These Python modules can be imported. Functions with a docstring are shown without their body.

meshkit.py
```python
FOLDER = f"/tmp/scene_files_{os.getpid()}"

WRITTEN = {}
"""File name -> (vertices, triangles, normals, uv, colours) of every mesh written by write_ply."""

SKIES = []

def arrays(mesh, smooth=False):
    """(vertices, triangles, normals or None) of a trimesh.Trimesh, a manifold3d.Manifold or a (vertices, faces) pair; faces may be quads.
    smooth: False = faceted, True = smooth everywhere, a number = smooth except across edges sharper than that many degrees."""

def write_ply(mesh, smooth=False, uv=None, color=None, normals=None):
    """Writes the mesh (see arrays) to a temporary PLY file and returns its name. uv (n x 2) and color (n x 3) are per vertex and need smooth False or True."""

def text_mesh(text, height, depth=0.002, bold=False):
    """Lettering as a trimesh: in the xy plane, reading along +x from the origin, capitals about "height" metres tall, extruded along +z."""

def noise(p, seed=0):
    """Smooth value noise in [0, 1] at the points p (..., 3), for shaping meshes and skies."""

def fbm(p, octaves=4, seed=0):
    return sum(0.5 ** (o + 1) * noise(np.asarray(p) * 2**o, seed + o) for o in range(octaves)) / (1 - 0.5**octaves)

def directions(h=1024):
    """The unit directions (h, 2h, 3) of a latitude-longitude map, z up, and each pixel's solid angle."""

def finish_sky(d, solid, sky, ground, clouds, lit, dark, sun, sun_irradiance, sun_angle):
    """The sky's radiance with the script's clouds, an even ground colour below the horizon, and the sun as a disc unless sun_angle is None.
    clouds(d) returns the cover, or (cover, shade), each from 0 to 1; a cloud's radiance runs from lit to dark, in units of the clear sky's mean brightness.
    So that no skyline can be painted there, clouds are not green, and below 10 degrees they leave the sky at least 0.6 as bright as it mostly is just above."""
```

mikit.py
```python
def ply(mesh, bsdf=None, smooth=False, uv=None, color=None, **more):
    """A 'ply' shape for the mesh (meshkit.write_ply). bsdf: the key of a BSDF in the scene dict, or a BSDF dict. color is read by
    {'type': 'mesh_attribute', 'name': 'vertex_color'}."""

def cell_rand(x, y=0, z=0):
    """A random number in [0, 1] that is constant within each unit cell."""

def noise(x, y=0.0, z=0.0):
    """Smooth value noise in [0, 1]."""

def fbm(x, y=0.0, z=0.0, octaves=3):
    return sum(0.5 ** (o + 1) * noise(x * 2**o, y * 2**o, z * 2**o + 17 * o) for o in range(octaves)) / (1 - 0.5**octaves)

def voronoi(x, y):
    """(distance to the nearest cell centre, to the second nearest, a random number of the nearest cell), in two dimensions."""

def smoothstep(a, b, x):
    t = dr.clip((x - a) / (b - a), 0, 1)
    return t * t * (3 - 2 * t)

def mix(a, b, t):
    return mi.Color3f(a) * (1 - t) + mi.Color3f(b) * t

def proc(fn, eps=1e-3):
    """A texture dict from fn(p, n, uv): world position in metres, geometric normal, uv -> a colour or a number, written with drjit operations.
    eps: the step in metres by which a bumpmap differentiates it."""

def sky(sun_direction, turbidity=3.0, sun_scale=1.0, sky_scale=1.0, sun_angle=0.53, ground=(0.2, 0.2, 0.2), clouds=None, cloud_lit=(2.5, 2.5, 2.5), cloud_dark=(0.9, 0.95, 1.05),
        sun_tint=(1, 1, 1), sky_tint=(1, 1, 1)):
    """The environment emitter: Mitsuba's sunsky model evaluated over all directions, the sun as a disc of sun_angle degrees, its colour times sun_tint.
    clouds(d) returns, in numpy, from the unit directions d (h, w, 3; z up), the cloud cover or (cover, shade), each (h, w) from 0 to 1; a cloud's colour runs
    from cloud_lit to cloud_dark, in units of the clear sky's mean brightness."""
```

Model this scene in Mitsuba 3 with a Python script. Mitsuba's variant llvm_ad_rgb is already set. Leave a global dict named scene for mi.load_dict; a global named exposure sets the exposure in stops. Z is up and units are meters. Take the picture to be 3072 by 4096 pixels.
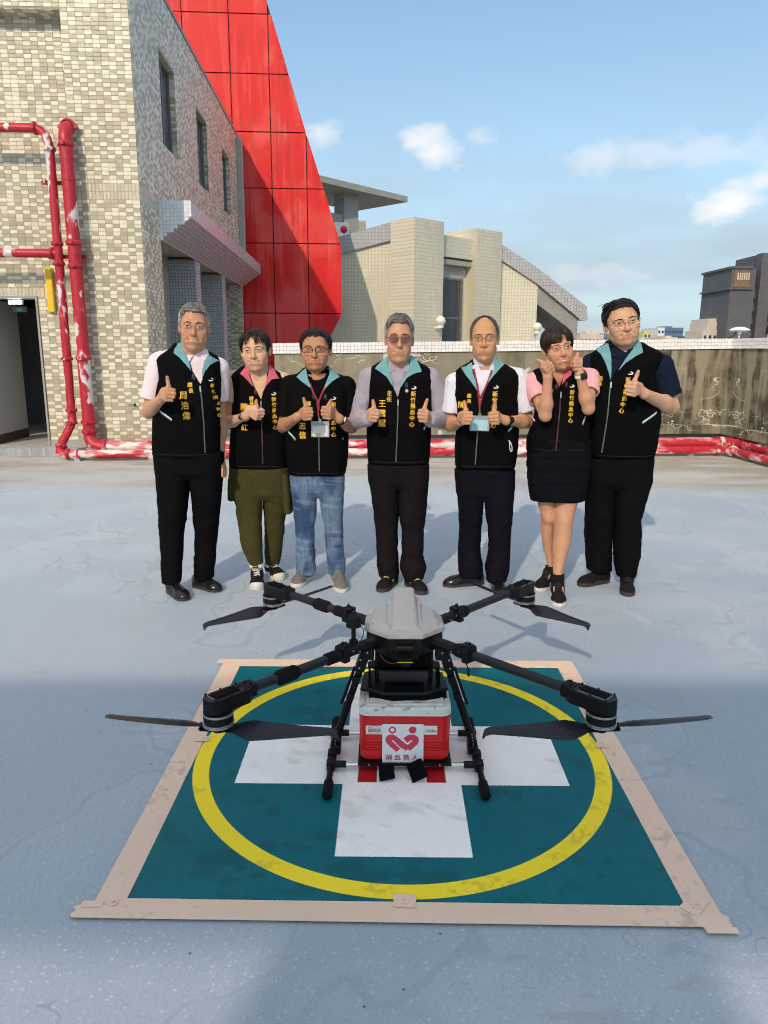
import math, glob
import numpy as np, trimesh, manifold3d as m3d
import mitsuba as mi, drjit as dr
import mikit, meshkit
from mikit import noise as tn, fbm as tfbm, smoothstep as sst, mix as tmix, voronoi as tvor, cell_rand as trand
from shapely.geometry import Polygon, MultiPolygon, box as sbox, LineString, Point
from shapely import affinity
from shapely.ops import unary_union

scene, labels = {}, {}
T = mi.ScalarTransform4f
RNG = np.random.default_rng(7)

# ---------------------------------------------------------------- camera, sky, exposure
FOC, PITCH, ROLL, CAM_H = 2969.67 / 1536.0, 0.2165, 0.0046, 1.5
_c, _s = math.cos(PITCH), math.sin(PITCH)
_fwd, _up = np.array([0, _c, -_s]), np.array([0, _s, _c])
_up_rolled = -math.sin(ROLL) * np.array([1.0, 0, 0]) + math.cos(ROLL) * _up
EYE = np.array([0, 0, CAM_H])
scene["camera"] = {"type": "perspective", "fov": math.degrees(2 * math.atan(1 / FOC)), "fov_axis": "x",
                   "near_clip": 0.05, "far_clip": 20000.0,
                   "to_world": T().look_at(origin=EYE.tolist(), target=(EYE + _fwd).tolist(), up=_up_rolled.tolist())}
SUN_AZ, SUN_EL = math.radians(18.0), math.radians(31.5)
SUN = [-math.sin(SUN_AZ) * math.cos(SUN_EL), -math.cos(SUN_AZ) * math.cos(SUN_EL), math.sin(SUN_EL)]

CLOUDS = [  # azimuth (deg, to the right of straight ahead), elevation, half widths, strength
    (-4.8, 14.5, 1.7, 1.0, 0.60), (3.4, 13.7, 2.0, 1.1, 0.80), (14.8, 12.7, 3.0, 0.8, 0.40), (23.7, 9.6, 3.0, 1.1, 0.95), (6.5, 14.4, 1.2, 0.6, 0.3), (15.3, 5.2, 3.2, 0.8, 0.30),
    (20.0, 12.6, 6.0, 1.2, 0.35), (-60, 22, 9, 3, 0.6), (95, 26, 10, 3, 0.6), (150, 15, 8, 3, 0.6)]


def clouds(d):
    az = np.degrees(np.arctan2(d[..., 0], d[..., 1]))
    el = np.degrees(np.arcsin(np.clip(d[..., 2], -1, 1)))
    cover = np.zeros(az.shape)
    p = np.stack([az, el * 2.2, 0 * az], -1)
    fine = meshkit.fbm(p * 0.55, 5, 3)
    broad = meshkit.fbm(p * np.array([0.08, 0.16, 1]), 4, 9)
    for a, e, wa, we, s in CLOUDS:
        q = np.sqrt(((az - a) / wa) ** 2 + ((el - e) / we) ** 2)
        q = q + (fine - 0.5) * 1.9
        cover = np.maximum(cover, s * np.clip(1.15 - q, 0, 1) ** 0.8)
    # thin haze low down, unseen broken cloud added above the picture to lift the shade
    low = np.clip((30 - el) / 22, 0, 1)
    veil = (0.30 + 0.38 * np.clip((11 - el) / 9, 0, 1) + 0.45 * np.clip((broad - 0.35) * 1.6, 0, 1) * np.clip((18 - el) / 6, 0, 1) * np.clip((az + 30) / 30, 0.3, 1)) * low
    high = np.clip((el - 30) / 10, 0, 1) * (0.55 + 0.5 * np.clip((broad - 0.4) * 3, 0, 1))
    cover = np.clip(cover * 0.9, 0, 1)
    total = np.clip(cover + (1 - cover) * np.maximum(veil, high), 0, 1)
    toward = d @ (np.asarray(SUN) / np.linalg.norm(SUN))     # cloud is brightest around the sun
    shade = np.where(el > 32, np.clip(0.42 - 0.40 * toward, 0, 1), np.clip(1 - cover / np.maximum(total, 1e-6), 0, 1))
    return total, shade


scene["sky"] = mikit.sky(SUN, turbidity=3, sun_scale=0.215, sky_scale=0.72, sun_angle=0.7, ground=(0.22, 0.23, 0.25), clouds=clouds, cloud_lit=(2.15, 2.05, 1.98), cloud_dark=(0.88, 1.0, 1.12), sun_tint=(1.08, 1.08, 1.2), sky_tint=(1.02, 1.04, 0.97))
exposure = 3.1


# ---------------------------------------------------------------- helpers
def add(key, mesh, mat, smooth=False, color=None, uv=None, label=None, cat=None, group=None, kind=None, **more):
    """One entry of the scene; a key that is taken gets the next three-digit number."""
    k, n = key, 0
    while k in scene:
        n += 1
        k = f"{key}_{n:03d}"
    scene[k] = mesh if isinstance(mesh, dict) else mikit.ply(mesh, mat, smooth=smooth, color=color, uv=uv, **more)
    tag(k, label, cat, group, kind)
    return k


def tag(k, label=None, cat=None, group=None, kind=None):
    e = {a: b for a, b in (("label", label), ("category", cat), ("group", group), ("kind", kind)) if b}
    if e:
        labels[k] = {**labels.get(k, {}), **e}


def ref(k):
    return {"type": "ref", "id": k}


def pr(fn, eps=1e-3):
    return mikit.proc(fn, eps)


def principled(color, rough=0.5, **k):
    c = color if isinstance(color, dict) else {"type": "rgb", "value": [float(x) for x in color]}
    return {"type": "principled", "base_color": c, "roughness": rough, **k}


def two(b):
    return {"type": "twosided", "bsdf": b}


VC = {"type": "mesh_attribute", "name": "vertex_color"}


def mat(key, color, rough=0.5, bump=None, bump_scale=1.0, **k):
    b = principled(color, rough, **k)
    if bump is not None:
        b = {"type": "bumpmap", "nested": b, "tex": bump, "scale": bump_scale}
    scene[key] = two(b)
    return key


def frame(origin, yaw=0.0):
    c, s = math.cos(yaw), math.sin(yaw)
    m = np.eye(4)
    m[:3, 0], m[:3, 1], m[:3, 3] = [c, s, 0], [-s, c, 0], origin
    return m


def xf(mesh, m):
    v, f = vf(mesh)
    return v @ m[:3, :3].T + m[:3, 3], f


def vf(mesh):
    if hasattr(mesh, "to_mesh"):
        q = mesh.to_mesh()
        return np.array(q.vert_properties[:, :3], float), np.array(q.tri_verts, int)
    if isinstance(mesh, trimesh.Trimesh):
        return np.array(mesh.vertices), np.array(mesh.faces)
    v, f = np.asarray(mesh[0], float), np.asarray(mesh[1], int)
    if f.shape[1] == 4:
        f = np.vstack([f[:, [0, 1, 2]], f[:, [0, 2, 3]]])
    return v, f


def join(*ms):
    vs, fs, n = [], [], 0
    for m in ms:
        v, f = vf(m)
        vs.append(v)
        fs.append(f + n)
        n += len(v)
    return np.vstack(vs), np.vstack(fs)


BOXF = np.array([[0, 2, 3], [0, 3, 1], [4, 5, 7], [4, 7, 6], [0, 1, 5], [0, 5, 4], [2, 6, 7], [2, 7, 3], [0, 4, 6], [0, 6, 2], [1, 3, 7], [1, 7, 5]])


def bx(x0, x1, y0, y1, z0, z1):
    v = np.array([[x, y, z] for x in (x0, x1) for y in (y0, y1) for z in (z0, z1)], float)
    f = np.array([[0, 1, 3], [0, 3, 2], [4, 6, 7], [4, 7, 5], [0, 4, 5], [0, 5, 1], [2, 3, 7], [2, 7, 6], [0, 2, 6], [0, 6, 4], [1, 5, 7], [1, 7, 3]])
    return v, f


def rbox(x0, x1, y0, y1, z0, z1, r=0.01, seg=12):
    """A box with rounded edges."""
    s = m3d.Manifold.sphere(r, seg)
    return m3d.Manifold.batch_hull([s.translate([a, b, c]) for a in (x0 + r, x1 - r) for b in (y0 + r, y1 - r) for c in (z0 + r, z1 - r)])


def prism(poly, z0, z1):
    """A shapely polygon extruded along z."""
    out = []
    for g in getattr(poly, "geoms", [poly]):
        if g.is_empty or g.area < 1e-9:
            continue
        m = trimesh.creation.extrude_polygon(g, z1 - z0, engine="earcut")
        v, f = vf(m)
        out.append((v + [0, 0, z0], f))
    return join(*out)


def upright(mesh, y):
    """x,y,z of an extrusion become x, -z + y, y: a drawing stood up, facing the camera."""
    v, f = vf(mesh)
    return np.c_[v[:, 0], y - v[:, 2], v[:, 1]], f


def basis(d):
    d = np.asarray(d, float)
    d = d / np.linalg.norm(d)
    a = np.cross(d, [0, 0, 1.0] if abs(d[2]) < 0.9 else [1.0, 0, 0])
    a /= np.linalg.norm(a)
    return a, np.cross(d, a), d


def tube(pts, r, n=12, cap=True):
    """A tube along a polyline; r a number or one per point."""
    p = np.asarray(pts, float)
    r = np.broadcast_to(r, (len(p),)).astype(float)
    t = np.gradient(p, axis=0)
    t /= np.linalg.norm(t, axis=1, keepdims=True) + 1e-12
    a = np.zeros_like(p)
    a[0] = basis(t[0])[0]
    for i in range(1, len(p)):
        q = a[i - 1] - t[i] * (a[i - 1] @ t[i])
        a[i] = q / (np.linalg.norm(q) + 1e-12)
    b = np.cross(t, a)
    ang = np.arange(n) * 2 * np.pi / n
    v = (p[:, None] + r[:, None, None] * (np.cos(ang)[None, :, None] * a[:, None] + np.sin(ang)[None, :, None] * b[:, None])).reshape(-1, 3)
    i, j = np.meshgrid(np.arange(len(p) - 1), np.arange(n), indexing="ij")
    q = np.stack([i * n + j, i * n + (j + 1) % n, (i + 1) * n + (j + 1) % n, (i + 1) * n + j], -1).reshape(-1, 4)
    f = np.vstack([q[:, [0, 1, 2]], q[:, [0, 2, 3]]])
    if cap:
        k = len(v)
        v = np.vstack([v, p[:1], p[-1:]])
        jj = np.arange(n)
        f = np.vstack([f, np.c_[jj * 0 + k, (jj + 1) % n, jj], np.c_[jj * 0 + k + 1, (len(p) - 1) * n + jj, (len(p) - 1) * n + (jj + 1) % n]])
    return v, f


def cyl(p0, p1, r, n=20, r1=None):
    return tube([p0, p1], [r, r if r1 is None else r1], n)


def arc(p0, p1, p2, n=8):
    """A smooth bend from p0 to p2 whose corner is p1."""
    t = np.linspace(0, 1, n)[:, None]
    p0, p1, p2 = (np.asarray(x, float) for x in (p0, p1, p2))
    return (1 - t) ** 2 * p0 + 2 * t * (1 - t) * p1 + t ** 2 * p2


def lathe(prof, n=24):
    """prof: (radius, z) pairs, turned about z."""
    prof = np.asarray(prof, float)
    ang = np.arange(n) * 2 * np.pi / n
    v = np.stack([prof[:, None, 0] * np.cos(ang), prof[:, None, 0] * np.sin(ang), np.broadcast_to(prof[:, None, 1], (len(prof), n))], -1).reshape(-1, 3)
    i, j = np.meshgrid(np.arange(len(prof) - 1), np.arange(n), indexing="ij")
    q = np.stack([i * n + j, i * n + (j + 1) % n, (i + 1) * n + (j + 1) % n, (i + 1) * n + j], -1).reshape(-1, 4)
    return v, np.vstack([q[:, [0, 1, 2]], q[:, [0, 2, 3]]])


def along(mesh, p0, d):
    """A mesh built along +z set at p0 pointing along d."""
    a, b, c = basis(d)
    v, f = vf(mesh)
    return v @ np.array([a, b, c]) + np.asarray(p0, float), f


def refine_flat(v, f, length):
    m = trimesh.Trimesh(v, f, process=False)
    v, f = trimesh.remesh.subdivide_to_size(m.vertices, m.faces, length, max_iter=12)
    return v, f


def pixel(p):
    """Where a point lies in the picture, 0..1 (only used to choose which of many like pieces show largest)."""
    q = np.atleast_2d(p) - EYE
    zc = q @ _fwd
    return np.c_[0.5 + 0.5 * FOC * q[:, 0] / zc, 0.5 - 0.5 * FOC * 0.75 * (q @ _up) / zc], zc


# ---------------------------------------------------------------- lettering
_GLYPHS = {}


def glyph(ch, bold=1):
    """One character as a shapely shape in a unit square."""
    if (ch, bold) not in _GLYPHS:
        from PIL import Image, ImageDraw, ImageFont
        font = ImageFont.truetype(glob.glob("/opt/blender-*/*/datafiles/fonts/Noto Sans CJK Regular.woff2")[0], 100)
        im = Image.new("L", (120, 140))
        ImageDraw.Draw(im).text((10, 110), ch, 255, font, anchor="ls", stroke_width=2 * bold)
        on = np.pad(np.asarray(im) > 127, ((0, 0), (1, 1))).astype(np.int8)
        r, s = np.nonzero(np.diff(on, axis=1) == 1)
        e = np.nonzero(np.diff(on, axis=1) == -1)[1]
        g = unary_union([sbox(a, 120 - k - 1, b, 120 - k) for k, a, b in zip(r, s, e)]).buffer(0.8).buffer(-0.8).simplify(1.0).buffer(0)
        _GLYPHS[ch, bold] = affinity.scale(affinity.translate(g, -10, -2), 1 / 100, 1 / 100, origin=(0, 0))
    return _GLYPHS[ch, bold]


def column_text(text, size, slant=0.0, pitch=1.0, bold=1):
    """Characters under one another, the top one's upper left corner at the origin."""
    out = []
    for i, ch in enumerate(text):
        g = affinity.scale(glyph(ch, bold), size, size, origin=(0, 0))
        out.append(affinity.translate(g, slant * i * size, -(i + 1) * size * pitch))
    return unary_union(out)


def row_text(text, size, pitch=1.0, bold=1):
    return unary_union([affinity.translate(affinity.scale(glyph(ch, bold), size, size, origin=(0, 0)), i * size * pitch, 0) for i, ch in enumerate(text)])
# ---------------------------------------------------------------- the roof deck
def floor_color(p, n, uv):
    big = tfbm(p.x * 0.5, p.y * 0.35, 3.0, octaves=4)
    mid = tfbm(p.x * 2.2, p.y * 2.2, 9.0, octaves=4)
    grit = tn(p.x * 260, p.y * 260, 1.0)
    c = tmix([0.31, 0.385, 0.46], [0.37, 0.445, 0.515], sst(0.3, 0.7, big))
    c = tmix(c, [0.41, 0.47, 0.53], 0.55 * sst(0.5, 0.75, mid))
    # chips of pale aggregate in the coating
    d, d2, k = tvor(p.x * 42, p.y * 42)
    c = tmix(c, [0.52, 0.585, 0.65], 0.6 * sst(0.22, 0.08, d) * sst(0.62, 0.8, k))
    d, d2, k = tvor(p.x * 90 + 7, p.y * 90)
    c = tmix(c, [0.46, 0.53, 0.60], 0.5 * sst(0.26, 0.12, d) * sst(0.55, 0.8, k))
    c = tmix(c, [0.25, 0.30, 0.36], 0.30 * sst(0.55, 0.8, grit))
    # scuffs and dirty patches
    sc = tfbm(p.x * 7 + 0.4 * p.y, p.y * 26, 4.0, octaves=3)
    c = tmix(c, [0.24, 0.28, 0.32], 0.28 * sst(0.64, 0.76, sc) * sst(0.45, 0.62, mid))
    pud = tfbm(p.x * 1.3 + 9, p.y * 1.1, 6.0, octaves=4)
    c = tmix(c, [0.27, 0.325, 0.38], 0.45 * sst(0.012, 0.004, dr.abs(pud - 0.47)) + 0.22 * sst(0.47, 0.52, pud))
    hair = dr.abs(tfbm(p.x * 5, p.y * 5, 12.0, octaves=3) - 0.5)
    c = tmix(c, [0.20, 0.235, 0.275], 0.5 * sst(0.004, 0.001, hair) * sst(0.55, 0.65, tfbm(p.x * 0.8, p.y * 0.8, 21.0, octaves=2)))
    c = tmix(c, [0.10, 0.11, 0.12], 0.9 * sst(0.028, 0.012, tvor(p.x * 5, p.y * 5)[0]) * sst(0.80, 0.84, tvor(p.x * 5, p.y * 5)[2]))
    # bare, silt-stained concrete along the pipes
    edge = p.y + 2.2 * (tfbm(p.x * 0.55, p.y * 1.1, 7.0, octaves=4) - 0.5)
    band = 0.6 * tfbm(p.x * 0.8, p.y * 1.6, 2.0, octaves=5) + 0.4 * tfbm(p.x * 1.6, p.y * 6.0, 5.0, octaves=3)
    tan = tmix([0.40, 0.40, 0.375], [0.29, 0.27, 0.215], sst(0.40, 0.72, band))
    return tmix(c, tan, 0.9 * sst(7.4, 9.3, edge))


def floor_bump(p, n, uv):
    return 0.0012 * tfbm(p.x * 70, p.y * 70, 0.0, octaves=2) + 0.0035 * tfbm(p.x * 3, p.y * 3, 0.0, octaves=2)


mat("m_floor", pr(floor_color), 0.62, bump=pr(floor_bump, 2e-3), bump_scale=1.0, specular=0.35)
ROOF = m3d.CrossSection([[(-16, -16), (16, -16), (16, 10.6), (8, 10.9), (5.9, 11.6), (-1.7, 11.2), (-1.9, 19.9), (-16, 19.9)]]).extrude(0.6)
add("roof_deck", xf(ROOF, frame([0, 0, -0.6])), "m_floor", label="grey blue coated flat roof with pale speckles and tan silt stains", kind="structure")

mat("m_city_ground", pr(lambda p, n, uv: tmix([0.10, 0.11, 0.09], [0.22, 0.21, 0.20], tfbm(p.x * 0.02, p.y * 0.02, 0.0, octaves=3))), 0.9)
add("city_ground", bx(-9000, 9000, -9000, 9000, -42.0, -40.0), "m_city_ground", label="city ground far below the roof", kind="structure")

# ---------------------------------------------------------------- tiles
scene["m_tile"] = two(principled(VC, 0.32, specular=0.5))
CREAM = np.array([[0.67, 0.635, 0.48], [0.71, 0.675, 0.53], [0.63, 0.585, 0.44], [0.69, 0.655, 0.49]])
TAUPE = np.array([[0.40, 0.365, 0.27], [0.44, 0.40, 0.30], [0.37, 0.34, 0.255], [0.42, 0.375, 0.28]])
WHITE = np.array([[0.80, 0.80, 0.80], [0.76, 0.77, 0.78], [0.82, 0.81, 0.80], [0.78, 0.77, 0.77]])
GREY = np.array([[0.40, 0.42, 0.45], [0.36, 0.38, 0.41], [0.43, 0.45, 0.47]])


def tile_boxes(u0, u1, v0, v1, pu, pv, gap, thick, pick, holes=(), jitter=0.0007, rng=RNG):
    """Tiles of one surface in its own plane (u across, v up, w out): (N x 8 corners, N colours)."""
    us, vs = np.arange(u0, u1 - 1e-6, pu), np.arange(v0, v1 - 1e-6, pv)
    U, V = np.meshgrid(us, vs, indexing="ij")
    I, J = np.meshgrid(np.arange(len(us)), np.arange(len(vs)), indexing="ij")
    a, b = U.ravel(), np.minimum(U.ravel() + pu, u1)
    c, d = V.ravel(), np.minimum(V.ravel() + pv, v1)
    col = pick(I.ravel(), J.ravel(), rng)
    keep = (b - a > 0.25 * pu) & (d - c > 0.25 * pv)
    for h0, h1, g0, g1 in holes:
        keep &= ~(((a + b) / 2 > h0) & ((a + b) / 2 < h1) & ((c + d) / 2 > g0) & ((c + d) / 2 < g1))
    a, b, c, d, col = a[keep], b[keep], c[keep], d[keep], col[keep]
    t = thick + rng.normal(0, jitter, len(a)) if jitter else np.full(len(a), thick)
    g = gap / 2
    P = np.stack([np.stack([x, y, w], -1) for x in (a + g, b - g) for y in (c + g, d - g) for w in (0 * t, t)], 1)
    return P, col


TILE_F = np.array([[4, 6, 7], [4, 7, 5], [0, 4, 5], [0, 5, 1], [2, 3, 7], [2, 7, 6], [1, 5, 7], [1, 7, 3], [0, 1, 3], [0, 3, 2]])


def tiles_to_world(P, origin, u, v, w):
    o, u, v, w = (np.asarray(x, float) for x in (origin, u, v, w))
    return o + P[..., :1] * u + P[..., 1:2] * v + P[..., 2:3] * w


def tiles_mesh(Pw, col):
    n = len(Pw)
    V = Pw.reshape(-1, 3)
    F = (TILE_F[None] + 8 * np.arange(n)[:, None, None]).reshape(-1, 3)
    v0, v1, v2 = V[F[:, 0]], V[F[:, 1]], V[F[:, 2]]
    centre = np.repeat(Pw.mean(1), len(TILE_F), 0)
    flip = (np.cross(v1 - v0, v2 - v0) * ((v0 + v1 + v2) / 3 - centre)).sum(1) < 0
    F[flip] = F[flip][:, ::-1]
    return (V, F), np.repeat(col, 8, 0)


def add_tiles(holder, name, rest, sets, most=300, material="m_tile"):
    """The tiles that show largest become parts of their own, the rest one part; sets: [(corners in world, colours)]."""
    P, col = np.concatenate([s[0] for s in sets]), np.concatenate([s[1] for s in sets])
    q, zc = pixel(P.mean(1))
    seen = (q[:, 0] > 0) & (q[:, 0] < 1) & (q[:, 1] > 0) & (q[:, 1] < 1) & (zc > 0)
    corners = pixel(P.reshape(-1, 3))[0].reshape(-1, 8, 2)
    size = np.ptp(corners, axis=1).prod(1) * seen
    order = np.argsort(-size)
    for i in order[:most]:
        if size[i] > 0:
            m, c = tiles_mesh(P[i:i + 1], col[i:i + 1])
            add(f"{holder}__{name}", m, material, color=c)
    left = np.concatenate([order[:most][size[order[:most]] <= 0], order[most:]]).astype(int)
    if len(left):
        m, c = tiles_mesh(P[left], col[left])
        k = add(f"{holder}__{rest}", m, material, color=c, kind="stuff")


def pick_cheque(i, j, rng):
    """Two tones laid in a loose chequer with straight joints."""
    n = len(i)
    blk = ((i // 3) * 7919 + (j // 2) * 104729) % 5
    key = ((i + j // 1 + (blk < 2)) % 2 == 0)
    key = np.where(rng.random(n) < 0.16, ~key, key)
    return np.where(key[:, None], CREAM[rng.integers(0, 4, n)], TAUPE[rng.integers(0, 4, n)]) * rng.uniform(0.95, 1.04, (n, 1))


def pick_of(pal):
    return lambda i, j, rng: pal[rng.integers(0, len(pal), len(i))] * rng.uniform(0.96, 1.03, (len(i), 1))


def pick_soldier(i, j, rng):
    return (0.55 * TAUPE[0] + 0.45 * CREAM[0]) * rng.uniform(0.86, 1.06, (len(i), 1))


mat("m_slab", pr(lambda p, n, uv: tmix([0.30, 0.295, 0.27], [0.40, 0.39, 0.36], tfbm(p.x * 2, p.y * 2, p.z * 18, octaves=3))), 0.7)
# ---------------------------------------------------------------- the stair building on the left
YB = math.radians(2.5)
BM = frame([-3.239, 10.45, 0], YB)
UX, UB, UZ = BM[:3, 0], BM[:3, 1], np.array([0, 0, 1.0])


def bw(a, b, z):
    return BM[:3, 3] + a * UX + b * UB + z * UZ


mat("m_grout", pr(lambda p, n, uv: tmix([0.27, 0.25, 0.20], [0.36, 0.335, 0.27], tfbm(p.x * 9, p.y * 9, p.z * 9, octaves=2))), 0.85)
mat("m_concrete_grey", pr(lambda p, n, uv: tmix([0.22, 0.22, 0.21], [0.33, 0.33, 0.31], tfbm(p.x * 4, p.y * 4, p.z * 2, octaves=4))), 0.8)
mat("m_step", pr(lambda p, n, uv: tmix([0.26, 0.27, 0.27], [0.36, 0.36, 0.34], tfbm(p.x * 5, p.y * 5, p.z * 5, octaves=3))), 0.7)
mat("m_dark_wall", [0.045, 0.048, 0.055], 0.6)
mat("m_back_door", [0.16, 0.165, 0.17], 0.5)
mat("m_skirting", [0.06, 0.03, 0.03], 0.5)
mat("m_inner_wall", [0.45, 0.46, 0.45], 0.7)
mat("m_frame_metal", [0.16, 0.165, 0.16], 0.45, metallic=0.3)
scene["m_pane"] = {"type": "thindielectric"}
B = "stair_building"
tag(B, "tall cream and taupe tiled stair building with a shaded side wall and a long canopy", "building")
# core walls: pilaster front, recessed front, side wall with window recesses and the recess under the canopy
TH = 6.56
core = m3d.Manifold.cube([5.15, 9.1, TH]).translate([-6.0, 0.25, 0])             # behind the recessed front
core += m3d.Manifold.cube([0.85, 0.6, TH]).translate([-0.85, 0, 0])              # pilaster
core += m3d.Manifold.cube([0.86, 9.3 - 0.45, TH]).translate([-0.86, 0.45, 0])
core += m3d.Manifold.cube([5.2, 0.3, 0.93]).translate([-6.0, 0.0, TH - 0.93])   # beam over the recess
WINS = [(1.45, 2.45), (4.15, 5.15), (6.85, 7.85)]
for w0, w1 in WINS:
    core -= m3d.Manifold.cube([0.14, w1 - w0, 1.30]).translate([-0.12, w0, 4.43])
core -= m3d.Manifold.cube([0.55, 9.1 - 0.97, 3.1]).translate([-0.5, 0.97, -0.01])
core -= m3d.Manifold.cube([1.38, 4.5, 2.06]).translate([-2.95, 0.1, 0.12])        # the doorway and the dark room
core -= m3d.Manifold.cube([3.4, 4.0, 2.5]).translate([-5.0, 0.75, 0.12])
add(f"{B}__wall", xf(core, BM), "m_grout")
DOOR = (-2.95, -1.57, 0.12, 2.18)
sets = []
front = dict(u=UX, v=UZ, w=-UB)
P, c = tile_boxes(-0.85, 0.0, 0.20, 3.40, 0.0945, 0.05, 0.006, 0.006, pick_cheque)
sets.append((tiles_to_world(P, bw(0, 0, 0), **front), c))
P, c = tile_boxes(-0.85, 0.0, 3.40, 3.60, 0.0472, 0.10, 0.006, 0.006, pick_soldier)
sets.append((tiles_to_world(P, bw(0, 0, 0), **front), c))
P, c = tile_boxes(-0.85, 0.0, 3.60, TH, 0.0945, 0.05, 0.006, 0.006, pick_cheque)
sets.append((tiles_to_world(P, bw(0, 0, 0), **front), c))
P, c = tile_boxes(-3.0, -0.85, 5.65, TH, 0.0977, 0.05, 0.006, 0.006, pick_cheque)
sets.append((tiles_to_world(P, bw(0, 0, 0), **front), c))
P, c = tile_boxes(-3.0, -0.852, 0.20, 5.63, 0.0977, 0.05, 0.006, 0.006, pick_cheque, holes=[DOOR, (-3.2, -1.45, 2.18, 2.30)])
sets.append((tiles_to_world(P, bw(0, 0.25, 0), **front), c))
P, c = tile_boxes(-3.0, -1.45, 2.18, 2.30, 0.05, 0.12, 0.006, 0.006, pick_of(0.5 * (CREAM + TAUPE)))
sets.append((tiles_to_world(P, bw(0, 0.25, 0), **front), c))
P, c = tile_boxes(-3.0, -0.855, 0.0, 0.248, 0.0977, 0.124, 0.006, 0.005, pick_cheque)  # underside of the beam
sets.append((tiles_to_world(P, bw(0, 0, 5.63), UX, UB, -UZ), c))
add_tiles(f"{B}__wall", "tile", "small_tiles", sets)
sets = []
side = dict(u=UB, v=UZ, w=UX)
holes = [(w0, w1, 4.43, 5.73) for w0, w1 in WINS] + [(0.97, 9.1, 0, 3.06)]
soldier = [(-0.1, 0.95, 3.40, 3.60)]
P, c = tile_boxes(0.006, 9.3, 0.20, TH, 0.098, 0.05, 0.006, 0.006, pick_cheque, holes=holes + soldier)
sets.append((tiles_to_world(P, bw(0, 0, 0), **side), c))
P, c = tile_boxes(0.006, 0.94, 3.40, 3.60, 0.049, 0.10, 0.006, 0.006, pick_soldier)
sets.append((tiles_to_world(P, bw(0, 0, 0), **side), c))
for w0, w1 in WINS:      # far reveal and head of each window, then a sill course
    P, c = tile_boxes(-0.118, 0.0, 4.43, 5.73, 0.118, 0.05, 0.006, 0.005, pick_cheque)
    sets.append((tiles_to_world(P, bw(0, w1, 0), UX, UZ, -UB), c))
    P, c = tile_boxes(w0, w1, -0.118, 0.0, 0.05, 0.118, 0.006, 0.005, pick_cheque)
    sets.append((tiles_to_world(P, bw(0, 0, 5.73), UB, UX, -UZ), c))
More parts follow.
